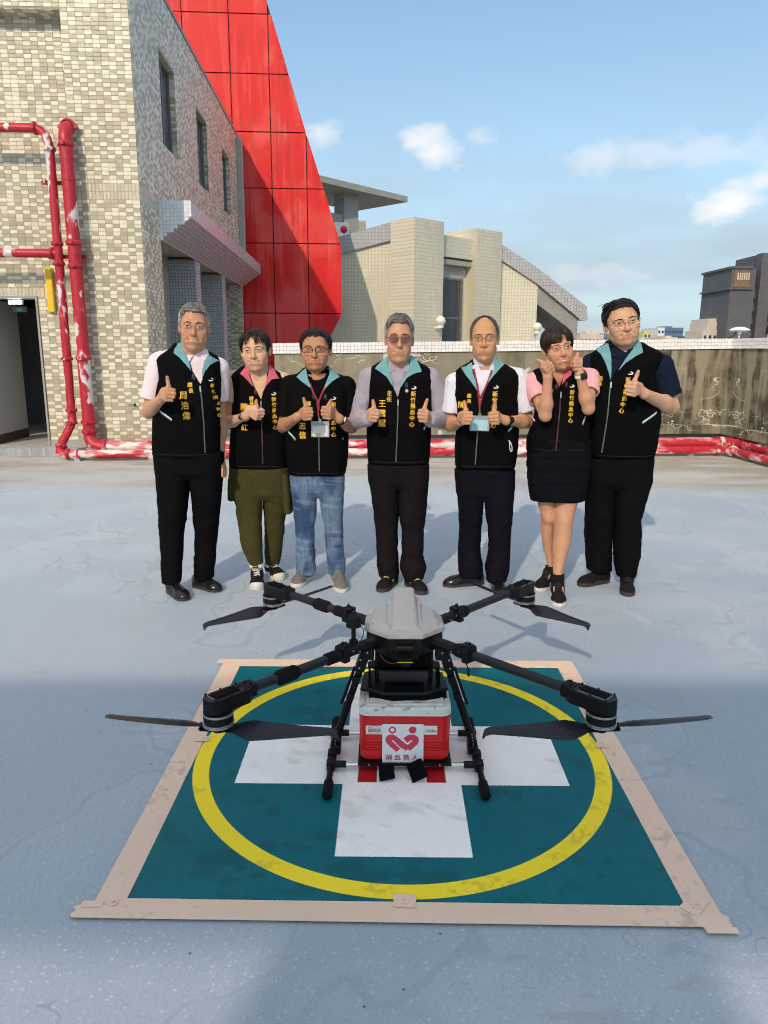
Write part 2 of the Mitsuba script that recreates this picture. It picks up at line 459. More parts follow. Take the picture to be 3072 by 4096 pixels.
P, c = tile_boxes(-0.5, 0.0, 0.20, 3.05, 0.1, 0.05, 0.006, 0.006, pick_cheque)   # end wall of the recess under the canopy
sets.append((tiles_to_world(P, bw(0, 9.1, 0), UX, UZ, -UB), c))
P, c = tile_boxes(-0.5, 0.0, 0.20, 3.05, 0.1, 0.05, 0.006, 0.006, pick_cheque)
add_tiles(f"{B}__side_wall", "tile", "small_tiles", sets)
# plinth and door step
add(f"{B}__plinth", xf(join(bx(-0.855, 0.008, -0.012, 0.0, 0.0, 0.195), bx(0.0, 0.012, 0.0, 0.96, 0.0, 0.195), bx(-1.54, -0.856, 0.238, 0.249, 0.0, 0.195)), BM), "m_step")
add(f"{B}__step", xf(join(bx(-3.2, -0.862, -0.03, 0.237, 0.0, 0.115)), BM), "m_step")
sets = []
P, c = tile_boxes(-3.2, -0.865, 0.004, 0.114, 0.048, 0.11, 0.004, 0.004, pick_of(GREY * 0.85))
add_tiles(f"{B}__step", "edge_tile", "small_edge_tiles", [(tiles_to_world(P, bw(0, -0.03, 0), UX, UZ, -UB), c)])
# doorway: frame, inner wall leaf with dark skirting, lamp, exit sign, floor
add(f"{B}__door_frame", xf(join(bx(-1.570, -1.545, 0.225, 0.55, 0.12, 2.18), bx(-2.95, -1.57, 0.225, 0.55, 2.155, 2.18)), BM), "m_step")
add(f"{B}__inner_floor", xf(bx(-5.0, -1.58, 0.252, 4.58, 0.1201, 0.126), BM), "m_concrete_grey")
add(f"{B}__door_leaf", xf(join(bx(-2.36, -2.31, 0.27, 1.35, 0.26, 2.15)), BM), "m_inner_wall", label="pale grey door leaf standing open inside the doorway")
add(f"{B}__skirting", xf(join(bx(-2.361, -2.302, 0.27, 1.35, 0.127, 0.258)), BM), "m_skirting")
add(f"{B}__inner_door", xf(join(bx(-3.6, -1.62, 3.4, 3.45, 0.13, 2.18), bx(-2.6, -2.2, 3.36, 3.40, 0.95, 1.03)), BM), "m_back_door")
mat("m_white_plastic", [0.78, 0.78, 0.76], 0.4)
mat("m_sign_dark", [0.02, 0.05, 0.06], 0.4)
scene["m_lamp_face"] = two(principled([0.9, 0.9, 0.88], 0.4))
LG = f"{B}__doorway_lamp"
add(LG, xf(rbox(-2.02, -1.82, 0.40, 0.46, 2.08, 2.145, 0.008), BM), "m_white_plastic", smooth=30)
add(f"{LG}__tube", xf(bx(-2.01, -1.83, 0.394, 0.3985, 2.088, 2.138), BM), "m_lamp_face", emitter={"type": "area", "radiance": {"type": "rgb", "value": [2.2, 2.3, 2.4]}})
add(f"{B}__exit_sign", xf(rbox(-2.01, -1.80, 0.48, 0.52, 1.98, 2.065, 0.006), BM), "m_sign_dark", smooth=30)
mat("m_sign_green", [0.05, 0.28, 0.26], 0.4)
sg = affinity.scale(unary_union([sbox(0, 0, 3, 1.2).difference(sbox(0.4, 0.3, 1.2, 0.9)), Point(1.8, 0.9).buffer(0.18), LineString([(1.5, 0.2), (1.8, 0.6), (2.1, 0.3)]).buffer(0.1)]).difference(sbox(2.3, 0.4, 2.7, 0.8)), 0.03, 0.03, origin=(0, 0))
add(f"{B}__exit_sign__symbol", xf(upright(prism(affinity.translate(sg, -1.95, 2.002), 0, 0.002), 0.4795), BM), "m_sign_green")
# windows in the side wall
mat("m_window_dark", [0.03, 0.035, 0.045], 0.12, specular=0.6)
for w0, w1 in WINS:
    k = add(f"{B}__window", xf(join(bx(-0.117, -0.075, w0, w0 + 0.045, 4.43, 5.73), bx(-0.117, -0.075, w1 - 0.045, w1, 4.43, 5.73), bx(-0.117, -0.075, w0 + 0.045, w1 - 0.045, 4.43, 4.475),
                                bx(-0.117, -0.075, w0 + 0.045, w1 - 0.045, 5.685, 5.73), bx(-0.117, -0.082, (w0 + w1) / 2 - 0.02, (w0 + w1) / 2 + 0.02, 4.475, 5.685)), BM), "m_frame_metal")
    add(f"{k}__pane", xf(bx(-0.110, -0.102, w0 + 0.045, w1 - 0.045, 4.475, 5.685), BM), "m_window_dark")
# canopy: profile in (a, z), run along b
def tri(x, s):
    """0 at the joints of a row of tiles s apart, 0.5 in their middle."""
    q = x / s
    return 0.5 - dr.abs(q - dr.floor(q) - 0.5)


def mosaic(lo, hi, joint, s, yaw=YB, o=(-3.239, 10.45)):
    def fn(p, n, uv):
        c, si = math.cos(yaw), math.sin(yaw)
        a = (p.x - o[0]) * c + (p.y - o[1]) * si
        b = -(p.x - o[0]) * si + (p.y - o[1]) * c
        na = dr.abs(n.x * c + n.y * si)
        nb = dr.abs(-n.x * si + n.y * c)
        nz = dr.abs(n.z)
        ja = tri(a, s) + dr.select(na > 0.75, 9.0, 0.0)
        jb = tri(b, s) + dr.select(nb > 0.75, 9.0, 0.0)
        jz = tri(p.z, s) + dr.select(nz > 0.5, 9.0, 0.0)
        j = dr.minimum(ja, dr.minimum(jb, jz))
        t = tmix(lo, hi, trand(dr.floor(a / s), dr.floor(b / s), dr.floor(p.z / s)))
        return tmix(joint, t, sst(0.03, 0.09, j))
    return pr(fn)


mat("m_mosaic", mosaic([0.44, 0.46, 0.48], [0.52, 0.53, 0.55], [0.10, 0.10, 0.105], 0.054), 0.22, specular=0.6)
prof = Polygon([(0.002, 3.03), (0.47, 3.35), (0.47, 3.58), (0.002, 3.58)])
v, f = prism(prof, 0.97, 9.35)
can = np.c_[v[:, 0], v[:, 2], v[:, 1]], f[:, ::-1]
add(f"{B}__canopy", xf(can, BM), "m_mosaic")
P, c = tile_boxes(0.0, 0.47, 3.03, 3.58, 0.0522, 0.055, 0.005, 0.005, pick_of(WHITE * [0.9, 0.94, 0.98]))
ctr = P.mean(1)
ok = (ctr[:, 1] > 3.03 + 0.683 * ctr[:, 0] + 0.005)
add_tiles(f"{B}__canopy", "tile", "small_tiles", [(tiles_to_world(P[ok], bw(0, 0.97, 0), UX, UZ, -UB), c[ok])])
add(f"{B}__roof_edge", xf(join(bx(-6.0, 0.02, -0.02, 9.34, TH, TH + 0.05)), BM), "m_concrete_grey")
add(f"{B}__end_column", xf(bx(0.012, 0.13, 9.02, 9.3, 3.585, TH - 0.1), BM), "m_slab")
for b0 in (3.5, 6.3):
    add(f"{B}__fin_wall", xf(bx(-0.499, -0.01, b0, b0 + 0.42, 0.0, 3.032), BM), "m_mosaic")
# a frayed hole with a cable end in the pilaster
mat("m_black", [0.012, 0.012, 0.013], 0.45)
hole = trimesh.creation.icosphere(2, 0.022)
hv = np.array(hole.vertices) * (1 + 0.5 * (meshkit.noise(np.array(hole.vertices) * 90, 3)[:, None] - 0.5))
add(f"{B}__cable_stub", join(xf((hv * [1, 0.45, 1.1] + [-0.243, -0.008, 0.717], hole.faces), BM), xf(tube(arc((-0.243, -0.015, 0.72), (-0.30, -0.03, 0.75), (-0.33, -0.02, 0.70)), 0.003, 6), BM), xf(tube(arc((-0.243, -0.015, 0.71), (-0.22, -0.04, 0.69), (-0.19, -0.03, 0.70)), 0.003, 6), BM)), "m_black")
add("yellow_box", xf(rbox(-1.39, -1.30, 0.175, 0.242, 1.97, 2.56, 0.012), BM), mat("m_yellow", [0.75, 0.50, 0.02], 0.4), smooth=30,
    label="tall slim yellow box on the tiled wall behind the red pipes", cat="box")
# ---------------------------------------------------------------- fire pipes
def pipe_color(p, n, uv):
    a = tfbm(p.x * 5.5, p.y * 7, p.z * 1.9, octaves=5)
    b = tfbm(p.x * 14, p.y * 20, p.z * 9 + 5, octaves=4)
    c = tmix([0.46, 0.022, 0.040], [0.36, 0.016, 0.030], tfbm(p.x * 5, p.y * 5, p.z * 5, octaves=2))
    k = a + 0.28 * (b - 0.5)
    c = tmix(c, [0.60, 0.20, 0.22], 0.6 * sst(0.545, 0.61, k))
    return tmix(c, tmix([0.50, 0.50, 0.52], [0.66, 0.64, 0.62], b), sst(0.575, 0.62, k))


def pipe_color_worn(p, n, uv):
    a = tfbm(p.x * 1.6, p.y * 4, p.z * 7, octaves=5)
    b = tfbm(p.x * 9, p.y * 16, p.z * 16 + 5, octaves=4)
    k = a + 0.40 * (b - 0.5) + 0.06 * sst(0.0, 3.0, p.x)
    c = tmix([0.50, 0.025, 0.045], [0.42, 0.02, 0.035], b)
    c = tmix(c, [0.66, 0.22, 0.24], 0.8 * sst(0.48, 0.56, k))
    return tmix(c, tmix([0.62, 0.60, 0.57], [0.74, 0.70, 0.66], b), sst(0.575, 0.63, k))


PB = lambda p, n, uv: 0.002 * tfbm(p.x * 30, p.y * 30, p.z * 30, octaves=2)
mat("m_pipe", pr(pipe_color), 0.42, bump=pr(PB, 2e-3), specular=0.4)
mat("m_pipe_worn", pr(pipe_color_worn), 0.5, bump=pr(PB, 2e-3), specular=0.4)
mat("m_galv", [0.42, 0.43, 0.44], 0.4, metallic=0.6)


def coupling(p, d, r, w=0.05):
    """A grooved pipe clamp: two half shells, with bolt lugs at the sides."""
    ring = along(lathe([(r * 1.0, -w / 2), (r + 0.013, -w / 2), (r + 0.022, -w / 4), (r + 0.022, w / 4), (r + 0.013, w / 2), (r, w / 2)], 20), p, d)
    a, b, c = basis(d)
    lugs = []
    for s in (1, -1):
        q = np.asarray(p) + s * (r + 0.026) * a
        lugs.append(cyl(q - 0.03 * b, q + 0.03 * b, 0.012, 8))
        lugs.append(along(xf(bx(-0.016, 0.016, -0.02, 0.02, -w / 2.4, w / 2.4), np.eye(4)), q, d))
    return join(ring, *lugs)


R1, R2 = 0.056, 0.083
A0, A1 = np.array([-4.28, 10.22, 4.10]), np.array([-4.285, 10.22, 0.56])
tp = "narrow_fire_pipe"
tag(tp, "narrow peeling red pipe with side branches, nearer the doorway, its foot the front ground pipe", "pipe")
add(f"{tp}__riser", join(tube(np.vstack([arc(A0 + [-0.22, 0, 0.11], A0 + [-0.02, 0, 0.11], A0 + [0, 0, -0.12]), [A1]]), R1, 18)), "m_pipe", smooth=40)
add(f"{tp}__branch", cyl([-6.0, 10.17, 4.21], A0 + [-0.2, 0, 0.11], R1, 18), "m_pipe", smooth=40)
add(f"{tp}__branch", cyl([-6.0, 10.15, 2.70], [-4.3, 10.22, 2.70], R1, 18), "m_pipe", smooth=40)
E0 = np.array([-4.385, 9.97, 0.10])
add(f"{tp}__offset", tube([A1, A1 + [0, -0.01, -0.05], A1 + [-0.01, -0.03, -0.1], E0 + [0.012, 0.05, 0.12], E0 + [0, 0.01, 0.03]], R1, 18), "m_pipe", smooth=40)
F1, F2, F3 = np.array([-4.25, 9.96, 0.09]), np.array([4.93, 10.72, 0.09]), np.array([5.02, 9.3, 0.09])
add(f"{tp}__ground_run", tube(np.vstack([arc(E0 + [-0.002, 0.01, 0.04], E0 + [0, -0.01, -0.01], F1), [F2]]), R1, 18), "m_pipe_worn", smooth=40)
add(f"{tp}__ground_run", tube(np.vstack([arc(F2 + [-0.02, 0, 0], F2 + [0.06, 0, 0], F2 + [0.065, -0.1, 0]), [F3 + [0.6, -8, 0]]]), R1, 18), "m_pipe_worn", smooth=40)
for q, d in ((A0 + [-0.16, 0, 0.105], [1, 0, 0.1]), (A0 + [0, 0, -0.14], [0, 0, 1]), (A1 + [0, 0, 0.10], [0, 0, 1]), (A1 + [-0.005, -0.02, -0.07], [0, 0, 1]), (E0 + [0.01, 0.04, 0.09], [0.1, 0.35, 1]), ([-4.36, 10.22, 2.70], [1, 0, 0]),
             ([-4.285, 10.22, 2.82], [0, 0, 1]), ([-4.285, 10.22, 2.57], [0, 0, 1]), ([-4.285, 10.22, 1.35], [0, 0, 1]), (F1 + [-0.02, 0, 0], [1, 0.08, 0]), (F1 + [1.22, 0.10, 0], [1, 0.08, 0]), (F2 + [-0.12, -0.01, 0], [1, 0.08, 0]), (F2 + [0.066, -0.14, 0], [0.06, -1, 0])):
    add(f"{tp}__clamp", coupling(q, d, R1, 0.045), "m_pipe")
B0, B1 = np.array([-4.07, 10.22, 4.12]), np.array([-4.06, 10.22, 0.42])
kp = "thick_fire_pipe"
tag(kp, "thick peeling red riser pipe against the tiled pilaster, continuing as the rear ground pipe", "pipe")
add(f"{kp}__riser", tube(np.vstack([arc(B0 + [0, 0.22, 0.14], B0 + [0, 0, 0.14], B0 + [0, 0, -0.08]), [B1]]), R2, 22), "m_pipe", smooth=40)
G1, G2, G3 = np.array([-3.84, 10.17, 0.165]), np.array([5.12, 10.93, 0.165]), np.array([5.22, 9.3, 0.165])
add(f"{kp}__elbow", tube(np.vstack([[B1], arc(B1 + [0, 0, -0.1], [-4.06, 10.18, 0.165], G1)]), R2, 22), "m_pipe", smooth=40)
add(f"{kp}__ground_run", tube([G1, G2], R2, 22), "m_pipe_worn", smooth=40)
add(f"{kp}__ground_run", tube(np.vstack([arc(G2 + [-0.02, 0, 0], G2 + [0.08, 0, 0], G2 + [0.085, -0.1, 0]), [G3 + [0.6, -8, 0]]]), R2, 22), "m_pipe_worn", smooth=40)
for q, d in ((B0 + [0, 0.0, -0.1], [0, 0, 1]), (B0 + [0, 0.12, 0.135], [0, 1, 0]), ([-4.066, 10.22, 2.83], [0, 0, 1]), ([-4.064, 10.22, 2.54], [0, 0, 1]), ([-4.06, 10.22, 1.36], [0, 0, 1]), (B1 + [0, 0, 0.08], [0, 0, 1]), (B1 + [0, 0, -0.05], [0, 0, 1]), (G1 + [0.0, 0, 0], [1, 0.08, 0]),
             (G1 + [1.0, 0.09, 0], [1, 0.08, 0]), (G2 + [-0.16, -0.01, 0], [1, 0.08, 0]), (G2 + [0.085, -0.16, 0], [0.06, -1, 0])):
    add(f"{kp}__clamp", coupling(q, d, R2, 0.055), "m_pipe")
# wall straps behind the risers and saddles under the ground pipes
for z in (3.60, 2.69):
    add(f"{tp}__wall_strap", join(bx(-4.46, -3.95, 10.30, 10.34, z - 0.045, z + 0.0), bx(-4.40, -4.37, 10.2, 10.33, z - 0.04, z), along(lathe([(R1 + .001, -.015), (R1 + .008, -.015), (R1 + .008, .015), (R1 + .001, .015)], 20), [-4.283, 10.22, z], [0, 0, 1]),
                                     along(lathe([(R2 + .001, -.015), (R2 + .008, -.015), (R2 + .008, .015), (R2 + .001, .015)], 20), [-4.066, 10.22, z], [0, 0, 1])), "m_pipe")
WHERE = {0.012: "below the thin riser at the left", 0.118: "in front of the tiled pilaster", 0.29: "left of the man with the lanyard", 0.46: "left of the man in lilac",
         0.625: "right of the man in lilac", 0.80: "behind the woman in the skirt", 0.945: "nearest the right corner"}
for t in (0.012, 0.118, 0.29, 0.46, 0.625, 0.80, 0.945):
    q = F1 + (F2 - F1) * t
    s = "pipe_support"
    k = add(s, join(bx(q[0] - 0.035, q[0] + 0.035, q[1] - 0.06, q[1] - 0.05, 0, 0.05), bx(q[0] - 0.035, q[0] + 0.035, q[1] + 0.30, q[1] + 0.31, 0, 0.075), bx(q[0] - 0.035, q[0] - 0.025, q[1] - 0.05, q[1] + 0.30, 0, 0.033),
                    bx(q[0] + 0.025, q[0] + 0.035, q[1] - 0.05, q[1] + 0.30, 0, 0.033)), "m_galv",
            label="small grey metal foot under the ground pipes, " + WHERE[t], cat="pipe support", group="feet under the ground pipes")
    add(f"{k}__strap", join(along(lathe([(R1 + .0005, -.012), (R1 + .006, -.012), (R1 + .006, .012), (R1 + .0005, .012)], 20), q, F2 - F1), bx(q[0] - 0.04, q[0] + 0.04, q[1] - 0.07, q[1] - 0.052, 0.04, 0.075)), "m_pipe")

# ---------------------------------------------------------------- the red panelled wall
YR = math.radians(3.5)
RM = frame([-2.843, 20.0, 0], YR)


def red_color(p, n, uv):
    a = tfbm(p.x * 1.4, p.y, p.z * 0.9, octaves=4)
    st = tfbm(p.x * 9, 0.0, p.z * 0.5, octaves=3)
    c = tmix([0.60, 0.007, 0.008], [0.72, 0.014, 0.013], a)
    run = sst(0.50, 0.75, tfbm(p.x * 14, 2.0, p.z * 0.6, octaves=3)) * sst(0.40, 0.60, tfbm(p.x * 0.8, 9.0, p.z * 0.5, octaves=3))
    c = tmix(c, [0.72, 0.085, 0.075], 0.75 * sst(0.48, 0.72, a) + 0.5 * sst(0.52, 0.8, st))
    return tmix(c, [0.42, 0.02, 0.018], 0.55 * run)


mat("m_red", pr(red_color), 0.48, specular=0.3)
mat("m_red_joint", [0.06, 0.012, 0.012], 0.8)
outline = Polygon([(-2.6, 0.0), (-0.16, 0.0), (1.30, 1.60), (1.711, 2.363), (1.711, 4.089), (0.781, 6.985), (-0.021, 9.645), (-0.35, 10.7), (-2.6, 10.7)])
R = "red_wall"
add(R, xf(upright(prism(outline.buffer(-0.012), -0.6, -0.035), 0.0), RM), "m_red_joint", label="tall slanted bright red panelled wall at the end of the stair building", cat="wall")
zs = [0.0, 1.095, 2.392, 4.122, 5.431, 6.734, 8.039, 9.343, 10.7]
xs = [-2.6, -2.06, -0.95, -0.01, 0.865, 1.8]
for i in range(len(xs) - 1):
    for j in range(len(zs) - 1):
        g = sbox(xs[i] + 0.013, zs[j] + 0.013, xs[i + 1] - 0.013, zs[j + 1] - 0.013).intersection(outline)
        if g.area < 0.02:
            continue
        tilt = RNG.normal(0, 0.004)
        add(f"{R}__panel", xf(upright(prism(g, -0.034, tilt), 0.0), RM), "m_red")

# ---------------------------------------------------------------- parapet
def stain_color(p, n, uv):
    sx = p.x * 1.0 + p.y * 0.9
    warp = 0.25 * (tfbm(sx * 2.2, 4.0, p.z * 2.4, octaves=3) - 0.5)
    streak = tfbm((sx + warp * 0.35) * 7, 0.0, p.z * 0.7, octaves=4)
    fine = tfbm((sx + warp * 0.2) * 26, 0.0, p.z * 1.9, octaves=3)
    big = tfbm(sx * 1.1, 3.0, p.z * 1.3, octaves=4)
    mott = tfbm(sx * 7, 6.0, p.z * 7, octaves=4)
    c = tmix([0.200, 0.180, 0.122], [0.31, 0.285, 0.205], 0.55 * big + 0.45 * mott)
    c = tmix(c, [0.150, 0.130, 0.080], 0.55 * sst(0.44, 0.68, 0.6 * streak + 0.4 * mott))
    dark = sst(0.47, 0.62, streak * 0.42 + fine * 0.18 + big * 0.40)
    c = tmix(c, [0.030, 0.025, 0.018], 0.85 * dark * sst(0.8, 4.6, p.x + 2.4 * big) * (0.55 + 0.45 * sst(0.35, 0.6, mott)))
    # lime bloom: pale crusts and runs below the coping
    cr = dr.abs(tfbm(sx * 3.1, 1.0, p.z * 4.2, octaves=4) - 0.5)
    bl = 0.8 * sst(0.014, 0.004, cr) * sst(0.54, 0.66, tfbm(sx * 1.7, 5.0, p.z * 2.2, octaves=3))
    blot = sst(0.69, 0.74, tfbm(sx * 5.5, 8.0, p.z * 3.5, octaves=4)) * sst(0.46, 0.6, tfbm(sx * 0.9, 2.0, p.z, octaves=2))
    return tmix(c, [0.66, 0.63, 0.55], dr.maximum(bl, 0.8 * blot))


mat("m_stained", pr(stain_color), 0.85, bump=pr(lambda p, n, uv: 0.006 * tfbm((p.x + p.y) * 12, 0.0, p.z * 6, octaves=4), 3e-3))
mat("m_upstand", pr(lambda p, n, uv: tmix([0.16, 0.19, 0.23], [0.24, 0.27, 0.30], tfbm(p.x * 5, p.y * 5, p.z * 9, octaves=3))), 0.6)
P0, P1c, P2c = np.array([-1.6, 11.0, 0]), np.array([5.22, 11.42, 0]), np.array([5.95, -2.0, 0])


def wall_run(a, b, off0, off1, z0a, z0b, z1a, z1b, inset=(0, 0)):
    """A straight wall between plan points a and b: offsets to the right of a->b seen from above, and heights at both ends."""
    d = (b - a) / np.linalg.norm(b - a)
    nrm = np.array([-d[1], d[0], 0])
    a, b = a + d * inset[0], b - d * inset[1]
    v = [q + nrm * o + [0, 0, z] for q, zz in ((a, (z0a, z1a)), (b, (z0b, z1b))) for o in (off0, off1) for z in zz]
    f = np.array([[0, 1, 3], [0, 3, 2], [4, 6, 7], [4, 7, 5], [0, 4, 5], [0, 5, 1], [2, 3, 7], [2, 7, 6], [0, 2, 6], [0, 6, 4], [1, 5, 7], [1, 7, 3]])
    return np.array(v), f


pw = "parapet_wall"
add(pw, refine_flat(*join(wall_run(P0, P1c, 0.0, 0.24, 0.0, 0.0, 1.42, 1.52), wall_run(P1c, P2c, 0.002, 0.24, 0.0, 0.0, 1.518, 1.55, (0.0, 0))), 1.5), "m_stained",
    label="stained concrete parapet with lime runs, dark streaks and a white tiled coping", cat="wall")
add(f"{pw}__ledge", join(wall_run(P0, P1c, -0.13, -0.001, 0.25, 0.26, 0.385, 0.395, (0, 0.0)), wall_run(P1c, P2c, -0.128, 0.0, 0.262, 0.262, 0.397, 0.397, (0.001, 0))), "m_stained")
add(f"{pw}__upstand", join(wall_run(P0, P1c, -0.03, -0.001, 0.0, 0.0, 0.249, 0.259, (0, 0.01)), wall_run(P1c, P2c, -0.028, 0.0, 0.0, 0.0, 0.26, 0.26, (0.01, 0))), "m_upstand")
add(f"{pw}__coping", join(wall_run(P0, P1c, -0.025, 0.27, 1.42, 1.522, 1.567, 1.667, (-0.02, 0)), wall_run(P1c, P2c, -0.023, 0.27, 1.524, 1.55, 1.665, 1.69, (0.0, 0))), "m_grout")
sets = []
for a, b, z0, z1, top in ((P0, P1c, 1.42, 1.522, 1.567), (P1c, P2c, 1.524, 1.55, 1.665)):
    d = (b - a) / np.linalg.norm(b - a)
    nrm = np.array([-d[1], d[0], 0])
    L = np.linalg.norm(b - a)
    rise = np.array([0, 0, (z1 - z0) / L])
    Pq, c = tile_boxes(-0.02 if a is P0 else 0.0, L if a is P0 else 4.0, 0.0, 0.147, 0.0512, 0.049, 0.005, 0.005, pick_of(WHITE))
    sets.append((tiles_to_world(Pq, a - 0.025 * nrm + [0, 0, z0], d + rise, UZ, -nrm), c))
    Pq, c = tile_boxes(-0.02 if a is P0 else 0.0, L if a is P0 else 4.0, 0.0, 0.29, 0.0512, 0.049, 0.005, 0.004, pick_of(WHITE))
    sets.append((tiles_to_world(Pq, a - 0.023 * nrm + [0, 0, top], d + rise, nrm, UZ), c))
add_tiles(f"{pw}__coping", "tile", "small_tiles", sets)
mat("m_lime", [0.42, 0.50, 0.10], 0.8)
blot = np.array([[math.cos(t) * (1 + 0.25 * math.sin(3 * t + 1)), math.sin(t) * (1 + 0.3 * math.sin(2 * t))] for t in np.linspace(0, 2 * np.pi, 24, endpoint=False)]) * [0.06, 0.022]
v, f = upright(prism(Polygon(blot).intersection(sbox(-1, -0.01, 1, 1)), 0, 0.002), 0.0)
dd = (P1c - P0) / np.linalg.norm(P1c - P0)
add(f"{pw}__moss_patch", xf((v, f), frame(P0 + dd * 5.05 + np.array([-dd[1], dd[0], 0]) * -0.1305 + [0, 0, 0.275], math.atan2(dd[1], dd[0]))), "m_lime", label="small yellow green patch of moss on the concrete ledge")

# the satellite receiver on the coping
ant = "satellite_antenna"
AO = np.array([5.36, 11.55, 1.672])
tag(ant, "small white mushroom shaped antenna standing on the tiled coping at the corner", "antenna")
mat("m_antenna_white", [0.78, 0.79, 0.80], 0.35)
add(f"{ant}__dome", xf(lathe([(0.0, 0.175), (0.05, 0.172), (0.10, 0.158), (0.145, 0.132), (0.15, 0.125), (0.12, 0.112), (0.05, 0.100), (0.0, 0.100)], 32), frame(AO)), "m_antenna_white", smooth=50)
add(f"{ant}__mast", xf(join(cyl([0.0, 0, 0.0], [0, 0, 0.105], 0.014, 12), cyl([0, 0, 0.07], [0, 0, 0.105], 0.03, 16)), frame(AO)), "m_antenna_white", smooth=40)
add(f"{ant}__bracket", xf(join(tube([[-0.17, -0.02, 0.01], [-0.11, -0.02, 0.03], [-0.07, -0.01, 0.08], [-0.05, 0, 0.1]], 0.012, 8), bx(-0.06, 0.07, -0.05, 0.05, 0.0, 0.008)), frame(AO)), "m_black")

# ---------------------------------------------------------------- the cream building beyond the parapet
def cream_tiles(c0, c1, joint, s=0.10):
    def fn(p, n, uv):
        u = (p.x + p.y * 0.35) * 1.0
        u = dr.select(dr.abs(n.x) > 0.4, (p.x + p.y) * 0.7071, p.x)
        j = dr.minimum(tri(u, s), tri(p.z, s))
        c = tmix(c0, c1, trand(dr.floor(u / s), dr.floor(p.z / s)))
        c = tmix(c, [0.33, 0.29, 0.20], 0.30 * sst(0.5, 0.75, tfbm(u * 1.2, 0.0, p.z * 0.4, octaves=4)))
        return tmix(joint, c, sst(0.04, 0.16, j))
    return pr(fn)


mat("m_cream_tile", cream_tiles([0.62, 0.59, 0.465], [0.67, 0.64, 0.515], [0.50, 0.475, 0.365]), 0.4)
mat("m_grey_tile", cream_tiles([0.36, 0.38, 0.40], [0.42, 0.43, 0.45], [0.29, 0.295, 0.305]), 0.4)
C = "cream_building"
tag(C, "cream tiled building with sloping roof edges and a corner tower beyond the parapet", "building")
add(f"{C}__wall", join(upright(prism(Polygon([(-4.5, -6), (0.9, -6), (0.9, 4.77), (0.63, 4.70), (-1.22, 4.23), (-4.5, 3.4)]), -0.4, 0), 22.9),
                       upright(prism(Polygon([(2.9, -6), (4.94, -6), (4.94, 3.55), (4.76, 3.7), (3.58, 4.37), (2.9, 4.7)]), -0.4, 0), 25.0)), "m_cream_tile")
add(f"{C}__coping", upright(prism(Polygon([(-4.5, 3.80), (-1.24, 4.70), (0.557, 5.19), (0.63, 4.70), (-1.22, 4.23), (-4.5, 3.33)]), -0.5, 0.1), 22.9), "m_grey_tile")
sc = 25.0 / 23.0
fx = lambda x, z: (x * sc, 1.5 + (z - 1.5) * sc)
add(f"{C}__coping", upright(prism(Polygon([fx(3.2, 4.62), fx(4.374, 3.919), fx(6.011, 2.753), fx(6.053, 2.367), fx(5.829, 2.366), fx(5.79, 2.42), fx(4.516, 3.392), fx(3.295, 4.135), fx(3.2, 4.2)]), -0.7, 0.12), 25.0), "m_grey_tile")
add(f"{C}__rafter", upright(prism(Polygon([fx(4.517, 3.42), fx(5.80, 2.45), fx(5.80, 1.0), fx(5.513, 1.0), fx(5.513, 2.15), fx(4.512, 2.859)]), -0.45, -0.05), 25.0), "m_concrete_grey")
rv = upright(prism(Polygon([fx(4.517, 2.95), fx(5.6, 2.2), fx(5.6, 2.1), fx(4.517, 2.85)]), -3.5, -0.46), 25.0)
add(f"{C}__roof", join(rv, upright(prism(Polygon([(2.9, 4.0), (4.9, 3.2), (4.9, -6), (2.9, -6)]), -3.6, -0.45), 25.0)), "m_concrete_grey")
TW = frame([0.816, 22.0, 0], math.radians(44))
tower = m3d.Manifold.cube([1.25, 0.95, 11.1]).translate([0, 0, -6]) + m3d.Manifold.cube([1.25, 1.2, 11.1]).translate([2.77, 0, -6]) + m3d.Manifold.cube([1.56, 0.8, 10.78]).translate([1.23, 0.15, -6])
tower -= m3d.Manifold.cube([1.519, 0.35, 10.18]).translate([1.2505, 0.1, -6])
add(f"{C}__tower", xf(tower, TW), "m_cream_tile")
add(f"{C}__tower__head_beam", xf(bx(1.252, 2.768, 0.20, 0.40, 3.98, 4.12), TW), "m_slab")
add(f"{C}__tower__panel", xf(bx(1.252, 2.62, 0.40, 0.446, 3.62, 3.978), TW), "m_slab")
k = add(f"{C}__window", xf(join(bx(2.49, 2.58, 0.37, 0.44, -1, 3.615), bx(1.252, 2.49, 0.38, 0.44, 2.40, 2.46), bx(1.252, 2.49, 0.38, 0.44, 3.56, 3.615), bx(2.40, 2.43, 0.39, 0.43, -1, 3.56)), TW), "m_frame_metal")
add(f"{k}__pane", xf(bx(1.252, 2.49, 0.41, 0.42, -1, 3.56), TW), "m_window_dark")
mat("m_globe", [0.78, 0.74, 0.64], 0.35)
for q, nn in ((np.array([1.50, 22.64, 2.30]) + np.array([0.682, -0.731, 0]) * 0.20, np.array([0.682, -0.731, 0])), (np.array([4.93, 24.72, 2.20]), np.array([0, -1.0, 0]))):
    k = add("globe_lamp", xf(trimesh.creation.icosphere(3, 0.145), frame(q)), "m_globe", smooth=True,
            label="white globe wall lamp left of the tall tower window" if q[0] < 3 else "white globe wall lamp at the right end of the cream wall", cat="lamp", group="globe lamps on the cream building")
    add(f"{k}__bracket", join(cyl(q + [0, 0, -0.20], q + [0, 0, -0.12], 0.09, 16), tube([q + [0, 0, -0.18], q - nn * 0.25 + [0, 0, -0.2]], 0.035, 10), cyl(q - nn * 0.27 + [0, 0, -0.2], q - nn * 0.22 + [0, 0, -0.2], 0.07, 12)), "m_antenna_white", smooth=40)
